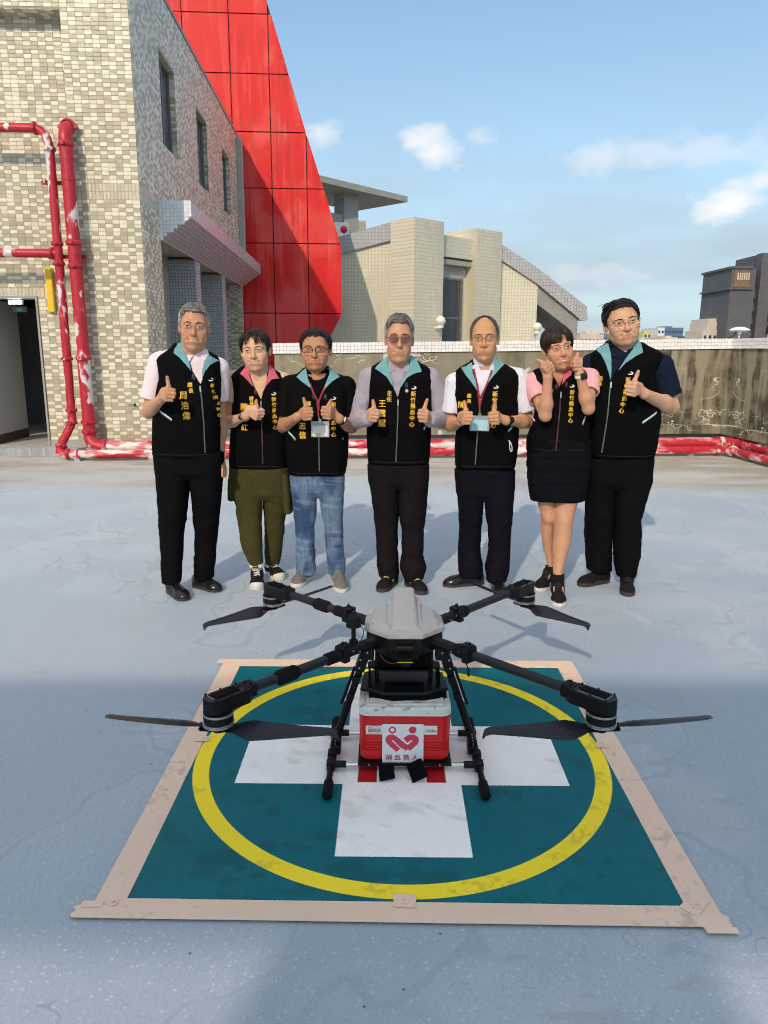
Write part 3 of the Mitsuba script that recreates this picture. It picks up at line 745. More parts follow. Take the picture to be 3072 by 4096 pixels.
# roof slab on a column, farther back
S = "rooftop_pavilion"
tag(S, "grey concrete roof slab on a column rising behind the cream building", "building")
pl = Polygon([(-2.08, 26.67), (0.84, 30.0), (-1.19, 31.95), (-7.6, 24.7), (-5.6, 22.75)])
add(f"{S}__slab", prism(pl, 6.93, 7.13), "m_slab")
add(f"{S}__column", join(xf(bx(-0.32, 0.32, -0.3, 0.3, -2, 6.93), frame([-1.42, 28.7, 0], 0.7)), xf(bx(-3, -0.5, -0.3, 0.3, 0, 6.2), frame([-1.3, 28.9, 0], 0.7)), xf(bx(0.35, 0.7, -0.2, 0.2, 0, 6.05), frame([-1.42, 28.9, 0], 0))), "m_slab")
al = "alarm_box"
add(al, xf(rbox(-0.6, 0.24, -0.06, 0.06, -0.8, 0.31, 0.02), frame([-1.47, 26.2, 5.28])), "m_white_plastic", label="white box with a round red lamp behind the cream roof edge", cat="alarm box")
mat("m_red_lamp", [0.62, 0.012, 0.015], 0.3)
add(f"{al}__lamp", xf(along(lathe([(0, 0.07), (0.08, 0.06), (0.115, 0.02), (0.118, 0.0)], 24), [0.09, -0.06, 0.09], [0, -1, 0]), frame([-1.47, 26.2, 5.28])), "m_red_lamp", smooth=50)
add(f"{al}__lamp", xf(along(lathe([(0, 0.07), (0.09, 0.06), (0.12, 0.02), (0.12, 0.0)], 24), [-0.02, -0.06, -0.24], [0, -1, 0]), frame([-1.47, 26.2, 5.28])), "m_red_lamp", smooth=50)

# ---------------------------------------------------------------- the city
mat("m_tower_grey", pr(lambda p, n, uv: tmix([0.085, 0.088, 0.095], [0.105, 0.108, 0.115], tfbm(p.x * 0.4, p.y * 0.4, p.z * 0.4, octaves=2))), 0.7)
mat("m_tower_white", [0.62, 0.62, 0.62], 0.6)
mat("m_tower_brown", [0.20, 0.12, 0.07], 0.6)
mat("m_beige", pr(lambda p, n, uv: tmix([0.50, 0.44, 0.37], [0.58, 0.52, 0.45], tn(p.x * 0.3, p.y * 0.3, p.z * 0.3))), 0.8)
mat("m_city_white", [0.62, 0.63, 0.64], 0.8)
mat("m_city_tan", [0.55, 0.48, 0.40], 0.8)
mat("m_city_blue", [0.10, 0.17, 0.30], 0.3)
mat("m_city_yellow", [0.62, 0.52, 0.22], 0.8)
mat("m_city_green", [0.40, 0.47, 0.44], 0.8)
AT = "apartment_tower"
tag(AT, "dark grey apartment tower with white balcony fronts at the right edge", "building")
add(f"{AT}__wall", join(bx(80.4, 86.0, 180, 196, -40, 20.0), bx(86.0, 120.0, 184, 196, -40, 19.0), bx(88.2, 92.0, 181.5, 196, 19.0, 23.6), bx(87.6, 90.2, 181.0, 184, -40, 23.6), bx(93.0, 120, 181.0, 184, -40, 23.4)), "m_tower_grey")
add(f"{AT}__roof", join(bx(80.0, 85.2, 179.6, 196.4, 20.0, 20.5), bx(79.8, 85.4, 179.5, 196, 15.3, 15.7), bx(81.0, 84.9, 179.9, 196, 17.0, 20.0)), "m_tower_grey")
add(f"{AT}__sign_panel", bx(80.9, 84.6, 179.75, 179.95, 15.8, 19.4), "m_tower_brown")
for i, x in enumerate(np.arange(81.6, 84.2, 0.5)):
    add(f"{AT}__slat", bx(x, x + 0.26, 179.6, 179.74, 17.4, 19.0), "m_city_tan")
add(f"{AT}__sign_panel", bx(91.0, 93.0, 180.9, 181.4, 17.5, 21.0), "m_tower_brown")
for j in range(17):
    z = 13.8 - 3.0 * j
    if z < -20:
        break
    b_ = add(f"{AT}__balcony", join(bx(86.2, 90.0, 182.6, 184.0, z - 0.25, z), bx(86.2, 90.0, 182.5, 182.6, z, z + 0.9)), "m_tower_grey")
    add(f"{b_}__cooling_unit", bx(87.0, 87.9, 183.3, 183.9, z + 1.0, z + 1.7), "m_tower_white")
    add(f"{AT}__balcony_front", bx(90.6, 92.9, 180.6, 180.8, z - 0.5, z + 0.6), "m_tower_white")
    w_ = add(f"{AT}__window", bx(90.4, 93.0, 183.6, 183.9, z + 0.7, z + 2.4), "m_window_dark")
BA = "beige_apartments"
tag(BA, "beige stepped apartment block left of the dark grey tower", "building")
add(f"{BA}__wall", join(bx(77.0, 81.5, 185, 196, -40, 6.2), bx(78.1, 81.5, 185.4, 196, 6.2, 8.2), bx(78.4, 81.0, 186, 196, 8.2, 9.0)), "m_beige")
for j in range(4):
    z = 4.6 - 1.6 * j
    for x in (77.35, 78.5, 79.65, 80.8):
        add(f"{BA}__window", bx(x, x + 0.6, 184.9, 184.99, z - 0.5, z + 0.4), "m_window_dark")


def low_building(key, x0, x1, y0, z1, m, label, cols, rows, step=None):
    k = add(key, bx(x0, x1, y0, y0 + 25, -40, z1), m, label=label, cat="building", group="low city buildings on the skyline")
    w = (x1 - x0) / cols
    for i in range(cols):
        for j in range(rows):
            add(f"{k}__window", bx(x0 + w * (i + 0.25), x0 + w * (i + 0.75), y0 - 0.15, y0 - 0.02, z1 - 1.6 - 3.0 * j - 1.3, z1 - 1.6 - 3.0 * j), "m_window_dark")
    if step:
        add(f"{k}__roof_house", bx(x0 + step[0] * (x1 - x0), x0 + step[1] * (x1 - x0), y0 + 2, y0 + 12, z1, z1 + step[2]), m)


U = lambda u, D: (u - 829) / 1642.0 * D      # where a compass direction meets a street D metres away
low_building("office_block", U(1250, 260), U(1300, 260), 260, 6.6, "m_city_tan", "low tan block just right of the cream building's end", 6, 2, (0.3, 0.9, 1.1))
low_building("blue_slab_block", U(1427, 420), U(1470, 420), 420, 13.5, "m_city_blue", "wide blue glass office block on the skyline", 12, 2, (0.05, 0.5, 0.8))
low_building("white_slab_block", U(1415, 400), U(1430, 400), 400, 13.0, "m_city_white", "tall white end block beside the blue office block", 2, 2)
low_building("yellow_block", U(1386, 380), U(1402, 380), 380, 10.6, "m_city_yellow", "yellowish block behind the man at the right end", 2, 1)
low_building("pale_green_block", U(1378, 330), U(1425, 330), 330, 6.8, "m_city_green", "pale green low block left of the skyline", 7, 1)
low_building("peach_block", U(1436, 300), U(1460, 300), 300, 6.4, "m_city_tan", "peach coloured low block below the blue office", 4, 1, (0.1, 0.6, 0.6))
low_building("peach_block_001", U(1464, 310), U(1485, 310), 310, 6.2, "m_city_tan", "peach coloured low block nearer the hill", 4, 1)
low_building("white_row", U(1400, 280), U(1500, 280), 280, 4.4, "m_city_white", "long white roof line along the top of the parapet", 16, 1)
low_building("blue_strip_block", U(1303, 300), U(1309, 300), 300, 7.5, "m_city_blue", "narrow blue block left of the man at the right end", 1, 1)
hx = np.linspace(-2500, 4500, 90)
hz = 55 + 60 * meshkit.fbm(np.c_[hx / 500, hx * 0, hx * 0 + 3], 4, 5)
hz = np.where((hx > 900) & (hx < 1900), 62 - 42 * np.clip((hx - 1480) / 330, -0.2, 1), hz * 0.28)
hv = np.concatenate([np.c_[hx, 3500 + 0 * hx, 0 * hx - 45], np.c_[hx, 3800 + 0 * hx, hz + 10], np.c_[hx, 4500 + 0 * hx, hz * 0.8]])
n_ = len(hx)
hf = np.array([[r * n_ + i, r * n_ + i + 1, (r + 1) * n_ + i + 1, (r + 1) * n_ + i] for r in range(2) for i in range(n_ - 1)])
mat("m_hill", [0.055, 0.085, 0.06], 0.95)
add("hills", (hv, hf), "m_hill", smooth=True, label="low wooded hills on the horizon", kind="structure")

# ---------------------------------------------------------------- unseen beam and pillars added behind the camera, shaped to shade the pad
add("rear_shade_frame", join(bx(-14, 14, -5.62, -5.5, 4.66, 5.6), bx(-2.62, -1.52, -6.1, -5.6, 0, 4.66), bx(-13.0, -12, -6.1, -5.6, 0, 4.66), bx(9, 10, -6.1, -5.6, 0, 4.66)), "m_concrete_grey",
    label="unseen concrete frame added behind the camera to shade the pad", cat="building")
# ---------------------------------------------------------------- the landing pad
PADM = frame([0.0686, 2.5444, 0], -0.0077)


def pad_color(p, n, uv):
    c, s = math.cos(0.0077), math.sin(0.0077)
    x = (p.x - 0.0686) * c - (p.y - 2.5444) * s
    y = (p.x - 0.0686) * s + (p.y - 2.5444) * c
    g = tfbm(p.x * 6, p.y * 6, 1.0, octaves=4)
    f = tfbm(p.x * 60, p.y * 60, 2.0, octaves=2)
    col = tmix([0.003, 0.118, 0.150], [0.006, 0.140, 0.172], g)
    d, d2, k = tvor(p.x * 70, p.y * 70)
    col = tmix(col, [0.10, 0.22, 0.23], 0.45 * sst(0.16, 0.05, d) * sst(0.55, 0.7, k))
    col = tmix(col, [0.008, 0.05, 0.055], 0.30 * sst(0.58, 0.72, tfbm(p.x * 11, p.y * 17, 5.0, octaves=4)))
    r = dr.sqrt(x * x + (y - 0.0065) * (y - 0.0065))
    edge = 0.0012
    ring = sst(0.7085 - edge, 0.7085 + edge, r) * sst(0.7665 + edge, 0.7665 - edge, r)
    scuff = sst(0.53, 0.68, tfbm(p.x * 9, p.y * 13, 8.0, octaves=5))
    yel = tmix(tmix([0.94, 0.76, 0.035], [0.88, 0.70, 0.032], g), [0.50, 0.40, 0.05], 0.45 * scuff * sst(0.42, 0.6, f))
    col = tmix(col, yel, ring)
    ax, ay = dr.abs(x - 0.0002), dr.abs(y - 0.0056)
    cross = dr.maximum(sst(0.2082 + edge, 0.2082 - edge, ax) * sst(0.589 + edge, 0.589 - edge, ay), sst(0.2082 + edge, 0.2082 - edge, ay) * sst(0.589 + edge, 0.589 - edge, ax))
    wht = tmix([0.90, 0.90, 0.91], [0.85, 0.855, 0.865], sst(0.45, 0.7, g))
    wht = tmix(wht, [0.60, 0.60, 0.57], 0.5 * sst(0.58, 0.80, tfbm(p.x * 9, p.y * 13 + p.x * 4, 3.0, octaves=5)))
    scr = dr.abs(tfbm(p.x * 22 + p.y * 9, p.y * 30 - p.x * 12, 13.0, octaves=3) - 0.5)
    wht = tmix(wht, [0.42, 0.42, 0.42], 0.5 * sst(0.012, 0.003, scr) * sst(0.55, 0.66, tfbm(p.x * 5, p.y * 5, 17.0, octaves=3)))
    d, d2, k = tvor(p.x * 26, p.y * 26)
    wht = tmix(wht, [0.14, 0.14, 0.14], 0.8 * sst(0.05, 0.025, d) * sst(0.66, 0.72, k))
    col = tmix(col, wht, cross)
    sq = dr.maximum(sst(0.1565 + edge, 0.1565 - edge, dr.abs(x - 0.0002)) * sst(0.0885 - edge, 0.0885 + edge, dr.abs(x - 0.0002)), 0.0) * sst(-0.190 - edge, -0.190 + edge, y) * sst(0.02, 0.018, y)
    return tmix(col, tmix([0.40, 0.008, 0.012], [0.46, 0.012, 0.018], g), sq)


mat("m_pad", pr(pad_color), 0.5, specular=0.16, bump=pr(lambda p, n, uv: 0.0012 * tfbm(p.x * 5, p.y * 5, 0.0, octaves=3) + 0.0003 * tfbm(p.x * 60, p.y * 60, 0.0, octaves=2), 3e-3))
pad = "landing_pad"
add(pad, xf(prism(sbox(-0.835, -0.835, 0.835, 0.835).buffer(-0.02, join_style=2).difference(unary_union([affinity.rotate(sbox(sx * 0.815 - 0.03, sy * 0.815 - 0.03, sx * 0.815 + 0.03, sy * 0.815 + 0.03), 45) for sx in (-1, 1) for sy in (-1, 1)])), 0.002, 0.005), PADM),
    "m_pad", label="dark teal landing pad printed with a white cross in a yellow ring", cat="landing pad")


def tape_color(p, n, uv):
    g = tfbm(p.x * 5, p.y * 5, 2.0, octaves=4)
    f = tfbm(p.x * 40, p.y * 40, 3.0, octaves=3)
    c = tmix([0.70, 0.52, 0.40], [0.77, 0.585, 0.455], g)
    return tmix(c, [0.42, 0.33, 0.26], 0.55 * sst(0.60, 0.76, f * 0.5 + g * 0.5))


mat("m_tape", pr(tape_color), 0.5, bump=pr(lambda p, n, uv: 0.0006 * tfbm(p.x * 34, p.y * 34, 0.0, octaves=3), 2e-3))


def tape(x0, y0, x1, y1, w, z, seed, torn=0.004):
    """A strip of paper tape: slightly wavy edges, torn ends."""
    L = math.hypot(x1 - x0, y1 - y0)
    n = max(6, int(L / 0.03))
    t = np.linspace(0, 1, n)
    rr = np.random.default_rng(seed)
    e0 = -w / 2 + 0.0022 * (meshkit.fbm(np.c_[t * L * 3, t * 0, t * 0 + seed], 3, seed) - 0.5)
    e1 = w / 2 + 0.0022 * (meshkit.fbm(np.c_[t * L * 3, t * 0 + 5, t * 0 + seed], 3, seed) - 0.5)
    s = t * L
    ends = [(-rr.uniform(0, torn), y) for y in np.linspace(-w / 2, w / 2, 7)]
    ende = [(L + rr.uniform(0, torn), y) for y in np.linspace(w / 2, -w / 2, 7)]
    poly = Polygon([*ends[1:-1][::-1], *zip(s, e0), *ende[::-1][1:-1], *list(zip(s, e1))[::-1]]).buffer(0)
    return xf(prism(poly, z, z + 0.0007), PADM @ frame([x0, y0, 0], math.atan2(y1 - y0, x1 - x0)))


Z0 = 0.0054
for i, (a, b, lab) in enumerate((((-0.895, -0.820, 0.862, -0.832), 0.045, "front"), ((-0.80, -0.789, 0.80, -0.797), 0.04, "front"), ((-0.828, -0.84, -0.822, 0.853), 0.058, "left"), ((-0.788, -0.80, -0.782, 0.80), 0.034, "left"),
                                  ((0.832, -0.85, 0.824, 0.86), 0.052, "right"), ((0.79, -0.80, 0.782, 0.80), 0.036, "right"), ((-0.88, 0.828, 0.83, 0.836), 0.052, "back"), ((-0.80, 0.792, 0.80, 0.797), 0.034, "back"))):
    add(f"{pad}__tape_strip", tape(*a, b, Z0 + 0.0009 * ((i % 2 == 0) + (lab in ("front", "back")) * 2), 11 + i, 0.012 if lab == "front" else 0.004), "m_tape")
for i, (a, b) in enumerate((((-0.885, -0.795, -0.83, -0.795), 0.024), ((0.79, -0.866, 0.872, -0.866), 0.022), ((-0.030, -0.770, 0.03, -0.772), 0.05), ((-0.80, 0.09, -0.75, 0.09), 0.04), ((0.755, 0.07, 0.80, 0.07), 0.04), ((0.77, -0.80, 0.83, -0.74), 0.05))):
    add(f"{pad}__tape_strip", tape(*a, b, Z0 + 0.0009 * 5, 31 + i), "m_tape")
mat("m_eyelet", [0.45, 0.34, 0.26], 0.35, metallic=0.3)
for x, y in ((0.0, -0.772), (-0.80, -0.79), (-0.768, 0.09), (0.778, 0.07), (0.80, -0.78)):
    add(f"{pad}__eyelet", xf(lathe([(0.006, 0), (0.006, 0.0012), (0.0105, 0.0014), (0.012, 0.0)], 20), PADM @ frame([x, y, Z0 + 0.0009 * 6 + 0.0005])), "m_tape", smooth=40)

# ---------------------------------------------------------------- the drone
mat("m_drone_black", [0.0042, 0.0046, 0.0055], 0.42, specular=0.22)
mat("m_rubber", [0.006, 0.006, 0.007], 0.8, specular=0.15)
mat("m_fabric_black", pr(lambda p, n, uv: tmix([0.003, 0.003, 0.0035], [0.007, 0.007, 0.0075], tn(p.x * 500, p.y * 500, p.z * 500))), 0.95, specular=0.05)
mat("m_carbon", pr(lambda p, n, uv: tmix([0.003, 0.0035, 0.0045], [0.017, 0.019, 0.023], sst(0.35, 0.65, 0.5 + 0.5 * dr.sin((p.x * 0.72 + p.y * 0.6 + p.z * 0.9) * 900)))), 0.34, specular=0.3, clearcoat=0.2, clearcoat_gloss=0.8)
mat("m_blade", pr(lambda p, n, uv: tmix([0.0035, 0.005, 0.009], [0.020, 0.026, 0.040], sst(0.3, 0.8, 0.5 + 0.5 * dr.sin(uv.y * 62)) * (0.65 + 0.35 * sst(0.3, 0.7, 0.5 + 0.5 * dr.sin(uv.x * 420 + dr.floor(uv.y * 9.9) * 3.14))))), 0.32, specular=0.3, clearcoat=0.15)
mat("m_hood", pr(lambda p, n, uv: tmix([0.25, 0.265, 0.275], [0.275, 0.29, 0.30], tfbm(p.x * 30, p.y * 30, p.z * 30, octaves=3))), 0.42, specular=0.4)
mat("m_steel", [0.62, 0.62, 0.63], 0.22, metallic=0.95)
mat("m_chrome", pr(lambda p, n, uv: tmix([0.60, 0.60, 0.61], [0.70, 0.70, 0.71], tn(p.x * 15, p.y * 60, p.z * 60))), 0.16, metallic=1.0)
mat("m_silver_ring", [0.66, 0.66, 0.66], 0.25, metallic=0.8)
mat("m_yellow_mark", [0.72, 0.50, 0.03], 0.5)
D = "delivery_drone"
tag(D, "large black four armed drone with a grey hood standing on the pad", "drone")
DO = np.array([0.077, 2.60, 0.0])
DY = 0.008
DM = frame(DO, DY)
dl = lambda m: xf(m, DM)


def inv(p):
    q = np.asarray(p, float) - DO
    c, s = math.cos(DY), math.sin(DY)
    return np.array([q[0] * c + q[1] * s, -q[0] * s + q[1] * c, q[2]])


# hood: chamfered shell with a ramp shaped hump
def hull(pts, r=0.006, seg=10):
    s = m3d.Manifold.sphere(r, seg)
    return m3d.Manifold.batch_hull([s.translate(list(map(float, p))) for p in pts])


rim = [(-0.060, -0.125), (0.060, -0.125), (0.145, -0.045), (0.140, 0.06), (0.075, 0.135), (-0.075, 0.135), (-0.140, 0.06), (-0.145, -0.045)]
mid = [(-0.048, -0.095), (0.048, -0.095), (0.112, -0.030), (0.108, 0.055), (0.055, 0.105), (-0.055, 0.105), (-0.108, 0.055), (-0.112, -0.030)]
hood = hull([(x, y, 0.498) for x, y in rim] + [(x * 0.99, y * 0.99, 0.510) for x, y in rim], 0.004) + hull([(x * 0.985, y * 0.985, 0.510) for x, y in rim] + [(x, y, 0.524 + 0.085 * (y + 0.1)) for x, y in mid], 0.004)
hood += hull([(-0.038, -0.094, 0.520), (0.038, -0.094, 0.520), (-0.030, -0.078, 0.5315), (0.030, -0.078, 0.5315), (-0.028, 0.088, 0.604), (0.028, 0.088, 0.604), (-0.040, 0.105, 0.55), (0.040, 0.105, 0.55)], 0.012, 18)
hood += hull([(-0.060, -0.085, 0.518), (0.060, -0.085, 0.518), (-0.056, 0.09, 0.570), (0.056, 0.09, 0.570), (-0.046, -0.02, 0.540), (0.046, -0.02, 0.540)], 0.006, 10)
hood += hull([(-0.018, -0.128, 0.499), (0.018, -0.128, 0.499), (-0.018, -0.126, 0.505), (0.018, -0.126, 0.505)], 0.003)
for sx in (-1, 1):   # raised cheeks beside the hump
    hood += hull([(sx * 0.065, -0.105, 0.514), (sx * 0.128, -0.045, 0.514), (sx * 0.070, -0.075, 0.527), (sx * 0.108, -0.02, 0.535), (sx * 0.104, 0.045, 0.545), (sx * 0.066, 0.07, 0.556), (sx * 0.134, 0.05, 0.515)], 0.003)
add(f"{D}__hood", dl(hood), "m_hood", smooth=32)
for x, y, z in [(-0.054, -0.103, 0.527), (0.054, -0.103, 0.527), (-0.118, -0.05, 0.528), (0.120, -0.05, 0.528), (-0.125, 0.045, 0.530), (0.125, 0.045, 0.530), (-0.075, 0.11, 0.53), (0.075, 0.11, 0.53)]:
    add(f"{D}__screw", dl(xf(lathe([(0.0, 0.003), (0.0025, 0.0028), (0.0036, 0.001), (0.0036, -0.006)], 10), frame([x, y, z]))), "m_steel", smooth=50)
body = hull([(x * 0.93, y * 0.93, 0.495) for x, y in rim] + [(x * 0.93, y * 0.93, 0.45) for x, y in rim] + [(x * 0.72, y * 0.80, 0.415) for x, y in rim], 0.004)
add(f"{D}__body", dl(body), "m_drone_black", smooth=32)
add(f"{D}__camera", dl(join(cyl([-0.028, -0.128, 0.462], [0.028, -0.128, 0.462], 0.012, 18), cyl([-0.033, -0.128, 0.462], [-0.029, -0.128, 0.462], 0.0125, 16), bx(-0.035, -0.031, -0.134, -0.112, 0.440, 0.490), bx(0.031, 0.035, -0.134, -0.112, 0.440, 0.490), bx(-0.024, 0.024, -0.124, -0.10, 0.40, 0.42),
                                 bx(-0.012, 0.018, -0.128, -0.118, 0.392, 0.402), *[bx(-0.045 + 0.012 * i, -0.040 + 0.012 * i, -0.124, -0.116, 0.415, 0.438) for i in range(8)])), "m_drone_black", smooth=30)
add(f"{D}__yellow_label", dl(join(bx(-0.028, 0.028, -0.1275, -0.1245, 0.4045, 0.4075))), "m_yellow_mark")
mat("m_wire_red", [0.22, 0.02, 0.05], 0.5)
add(f"{D}__cable", dl(tube(arc((-0.09, -0.11, 0.43), (-0.06, -0.135, 0.39), (-0.022, -0.122, 0.408), 12), 0.0013, 6)), "m_wire_red", smooth=True)
add(f"{D}__cable", dl(tube(arc((-0.10, -0.105, 0.44), (-0.05, -0.125, 0.425), (-0.024, -0.122, 0.410), 12), 0.0016, 6)), "m_drone_black", smooth=True)
add(f"{D}__cable", dl(join(tube(arc((0.175, -0.155, 0.455), (0.215, -0.165, 0.43), (0.222, -0.165, 0.395), 12), 0.0022, 6), cyl([0.222, -0.165, 0.40], [0.223, -0.165, 0.372], 0.0045, 8))), "m_drone_black", smooth=40)


def knurled(r, r1, L, n, depth):
    ang = np.arange(2 * n) * np.pi / n
    rr = np.where(np.arange(2 * n) % 2 == 0, 1.0, 1.0 - depth)
    prof = [(r1, 0.0), (r, 0.12 * L), (r, 0.85 * L), (r1, L)]
    v = np.array([[p * k * math.cos(a), p * k * math.sin(a), z] for p, z in prof for a, k in zip(ang, rr)])
    m = 2 * n
    q = np.array([[i * m + j, i * m + (j + 1) % m, (i + 1) * m + (j + 1) % m, (i + 1) * m + j] for i in range(3) for j in range(m)])
    return v, q


def ribbed(r, L, n):
    prof = []
    for i in range(n):
        z = L * i / n
        prof += [(r, z), (r * 1.06, z + 0.25 * L / n), (r * 1.06, z + 0.6 * L / n), (r * 0.96, z + 0.85 * L / n)]
    return lathe([(0.5 * r, 0)] + prof + [(0.5 * r, L)], 20)


def blade_mesh(R, sweep, lead):
    """One propeller blade along +x from the hub: twist, tapering chord and a hooked tip; lead = +1 when the +y edge is the high one."""
    n, m = 30, 11
    t = np.linspace(0.04, 1.0, n)
    chord = np.interp(t, [0.04, 0.09, 0.16, 0.28, 0.40, 0.62, 0.9, 0.965, 1.0], [0.016, 0.022, 0.050, 0.083, 0.076, 0.056, 0.037, 0.031, 0.010])
    mid = np.interp(t, [0.04, 0.15, 0.30, 0.9, 0.965, 1.0], [0.0, -0.004, -0.012, -0.010, -0.016, -0.034])
    pitch = np.radians(np.interp(t, [0.04, 0.12, 0.3, 1.0], [6, 20, 17, 8]))
    lift = 0.012 * t ** 2
    V, UV, F = [], [], []
    for side in (1, -1):
        for i in range(n):
            for j in range(m):
                s = j / (m - 1) - 0.5
                th = 0.0032 * (1 - (2 * s) ** 2) * (1 - 0.6 * t[i]) + 0.0004
                y = mid[i] + s * chord[i]
                z = lift[i] + s * chord[i] * math.sin(pitch[i]) + side * th + 0.10 * chord[i] * (0.25 - s * s)
                V.append([t[i] * R, lead * y * math.cos(pitch[i]), z - (0.012 * np.clip((t[i] - 0.955) / 0.045, 0, 1))])
                UV.append([t[i], s + 0.5])
    V = np.array(V)
    for k in (0, 1):
        for i in range(n - 1):
            for j in range(m - 1):
                a = k * n * m + i * m + j
                F.append([a, a + 1, a + m + 1, a + m])
    for i in range(n - 1):
        for j in (0, m - 1):
            a = i * m + j
            F.append([a, a + m, n * m + a + m, n * m + a])
    for j in range(m - 1):
        a = (n - 1) * m + j
        F.append([a, a + 1, n * m + a + 1, n * m + a])
    return (V, np.array(F)), np.array(UV)


ZT = 0.490          # top of the motor pods
arms = [("front left", (-0.488, 2.047), 0.32, -5.5, 1), ("front right", (0.651, 2.058), 0.72, 5.6, -1), ("back left", (-0.481, 3.109), 0.44, 45.0, -1), ("back right", (0.6255, 3.151), 0.66, -52.0, 1)]
for name, (mx, my), sleeve, pyaw, spin in arms:
    M_ = np.array([mx, my, 0.0])
    root = DO + np.array([math.copysign(0.105, mx - DO[0]), math.copysign(0.085, my - DO[1]), 0]) * [1, 1, 0]
    d = (M_ - root)
    L = np.linalg.norm(d)
    d /= L
    side = np.array([-d[1], d[0], 0])
    AZ = ZT - 0.020
    P = lambda s, o=0.0, z=0.0: M_ - d * L * s + side * o + [0, 0, AZ + z]   # s = 0 at the motor, 1 at the hub
    F4 = np.eye(4)
    F4[:3, 0], F4[:3, 1], F4[:3, 3] = d, side, M_ + [0, 0, AZ]
    A = f"{D}__arm"
    A = add(A, tube([P(0.12), P(0.76)], 0.0165, 20), "m_carbon", smooth=40)
    add(f"{A}__grip", along(knurled(0.0245, 0.0195, 0.085, 22, 0.07), P(sleeve), -d), "m_rubber", smooth=25)
    if sleeve < 0.6:
        add(f"{A}__boot", along(ribbed(0.0205, 0.05, 5), P(0.64), -d), "m_rubber", smooth=35)
    # folding joint
    jt = join(tube([P(0.74), P(0.80)], [0.021, 0.021], 16), xf(rbox(-0.014, 0.014, -0.026, 0.026, -0.027, 0.027, 0.004, 8), F4 @ frame([-L * 0.755, 0, 0])), along(lathe([(0, 0.044), (0.005, 0.044), (0.005, 0.0)], 10), P(0.755, 0.0, 0.0), [0, 0, 1]),
              xf(rbox(-0.024, 0.016, -0.016, 0.018, 0.022, 0.034, 0.004, 8), F4 @ frame([-L * 0.762, 0, 0])), *[xf(rbox(-0.012, 0.012, -0.030, -0.022, -0.026 + 0.016 * k, -0.014 + 0.016 * k, 0.003, 6), F4 @ frame([-L * 0.755, 0, 0])) for k in range(3)])
    add(f"{A}__fold_joint", jt, "m_drone_black", smooth=35)
    add(f"{A}__fold_joint__bolt", join(along(lathe([(0, 0.047), (0.0042, 0.046), (0.0042, 0.036)], 10), P(0.755), [0, 0, 1]), *[along(lathe([(0, 0.0022), (0.0026, 0.0018), (0.003, 0)], 8), P(s, o * 0.021, z), side * o) for s, z in ((0.80, 0.006), (0.85, -0.004)) for o in (1, -1)],
                                           *[along(lathe([(0, 0.0022), (0.0026, 0.0018), (0.003, 0)], 8), P(s, 0, 0.0195), [0, 0, 1]) for s in (0.80, 0.845)]), "m_steel", smooth=40)
    add(f"{A}__root", join(tube([P(0.79), P(1.06)], [0.0205, 0.0215], 8), along(lathe([(0.0, 0.0), (0.030, 0.0), (0.031, 0.022), (0.0, 0.022)], 28), P(1.0), -d)), "m_drone_black", smooth=35)
    # clamp, pod, motor
    add(f"{A}__clamp", join(tube([P(0.075), P(0.15)], 0.0195, 16), xf(rbox(-0.022, 0.022, -0.024, 0.022, -0.020, 0.023, 0.005, 8), F4 @ frame([-L * 0.155, 0, 0])), cyl(P(0.16, 0.010, 0.022), P(0.16, 0.010, 0.0285), 0.0045, 10), cyl(P(0.145, -0.008, 0.022), P(0.145, -0.008, 0.0285), 0.0045, 10),
                                cyl(P(0.10, 0, 0.018), P(0.10, 0, 0.026), 0.004, 10)), "m_drone_black", smooth=35)
    pl = unary_union([sbox(-0.085, -0.033, 0.020, 0.033), Point(0.020, 0).buffer(0.033, 20), Polygon([(-0.085, -0.033), (-0.105, -0.018), (-0.105, 0.018), (-0.085, 0.033)])])
    pod = f"{D}__motor"
    pod = add(pod, xf(prism(pl, -0.026, 0.014), F4), "m_drone_black", smooth=30)
    add(f"{pod}__cap", xf(prism(pl.buffer(-0.002), 0.0141, 0.019), F4), "m_carbon", smooth=30)
    add(f"{pod}__cooling_fins", join(xf(prism(sbox(-0.062, -0.021, 0.030, 0.021), 0.019, 0.0205), F4), *[xf(bx(-0.058 + 0.0085 * i, -0.055 + 0.0085 * i, -0.018, 0.018, 0.0206, 0.0255), F4) for i in range(10)], *[xf(xf(lathe([(0, 0.006), (0.003, 0.0055), (0.0036, 0)], 8), frame([x, y, 0.019])), F4) for x in (-0.075, -0.02, 0.032) for y in (-0.027, 0.027) if not (x > 0.03 and abs(y) < 0)]), "m_drone_black", smooth=30)
    add(f"{pod}__trim", join(xf(bx(-0.062, 0.0305, -0.0225, -0.0213, 0.019, 0.0212), F4), xf(bx(0.0303, 0.0315, -0.0225, 0.0215, 0.019, 0.0212), F4)), "m_silver_ring")
    q = M_ + d * 0.008
    z0 = AZ - 0.026
    bell = f"{pod}__bell"
    add(bell, xf(lathe([(0.030, 0.0), (0.044, -0.003), (0.045, -0.012), (0.0445, -0.036), (0.046, -0.040), (0.046, -0.048), (0.0, -0.048)], 36), frame(q + [0, 0, z0])), "m_drone_black", smooth=40)
    for zr in (-0.006, -0.0095, -0.037, -0.041, -0.0445):
        add(f"{pod}__ring", xf(lathe([(0.0445, zr + 0.001), (0.0468, zr + 0.0009), (0.0468, zr - 0.0009), (0.0445, zr - 0.001)], 36), frame(q + [0, 0, z0])), "m_silver_ring", smooth=30)
    # propeller
    PM = frame(q + [0, 0, z0 - 0.0575], math.radians(pyaw))
    pr_ = f"{D}__propeller"
    hubp = unary_union([sbox(-0.05, -0.013, 0.05, 0.013), Point(0.05, 0).buffer(0.013), Point(-0.05, 0).buffer(0.013), Point(0, 0).buffer(0.02)])
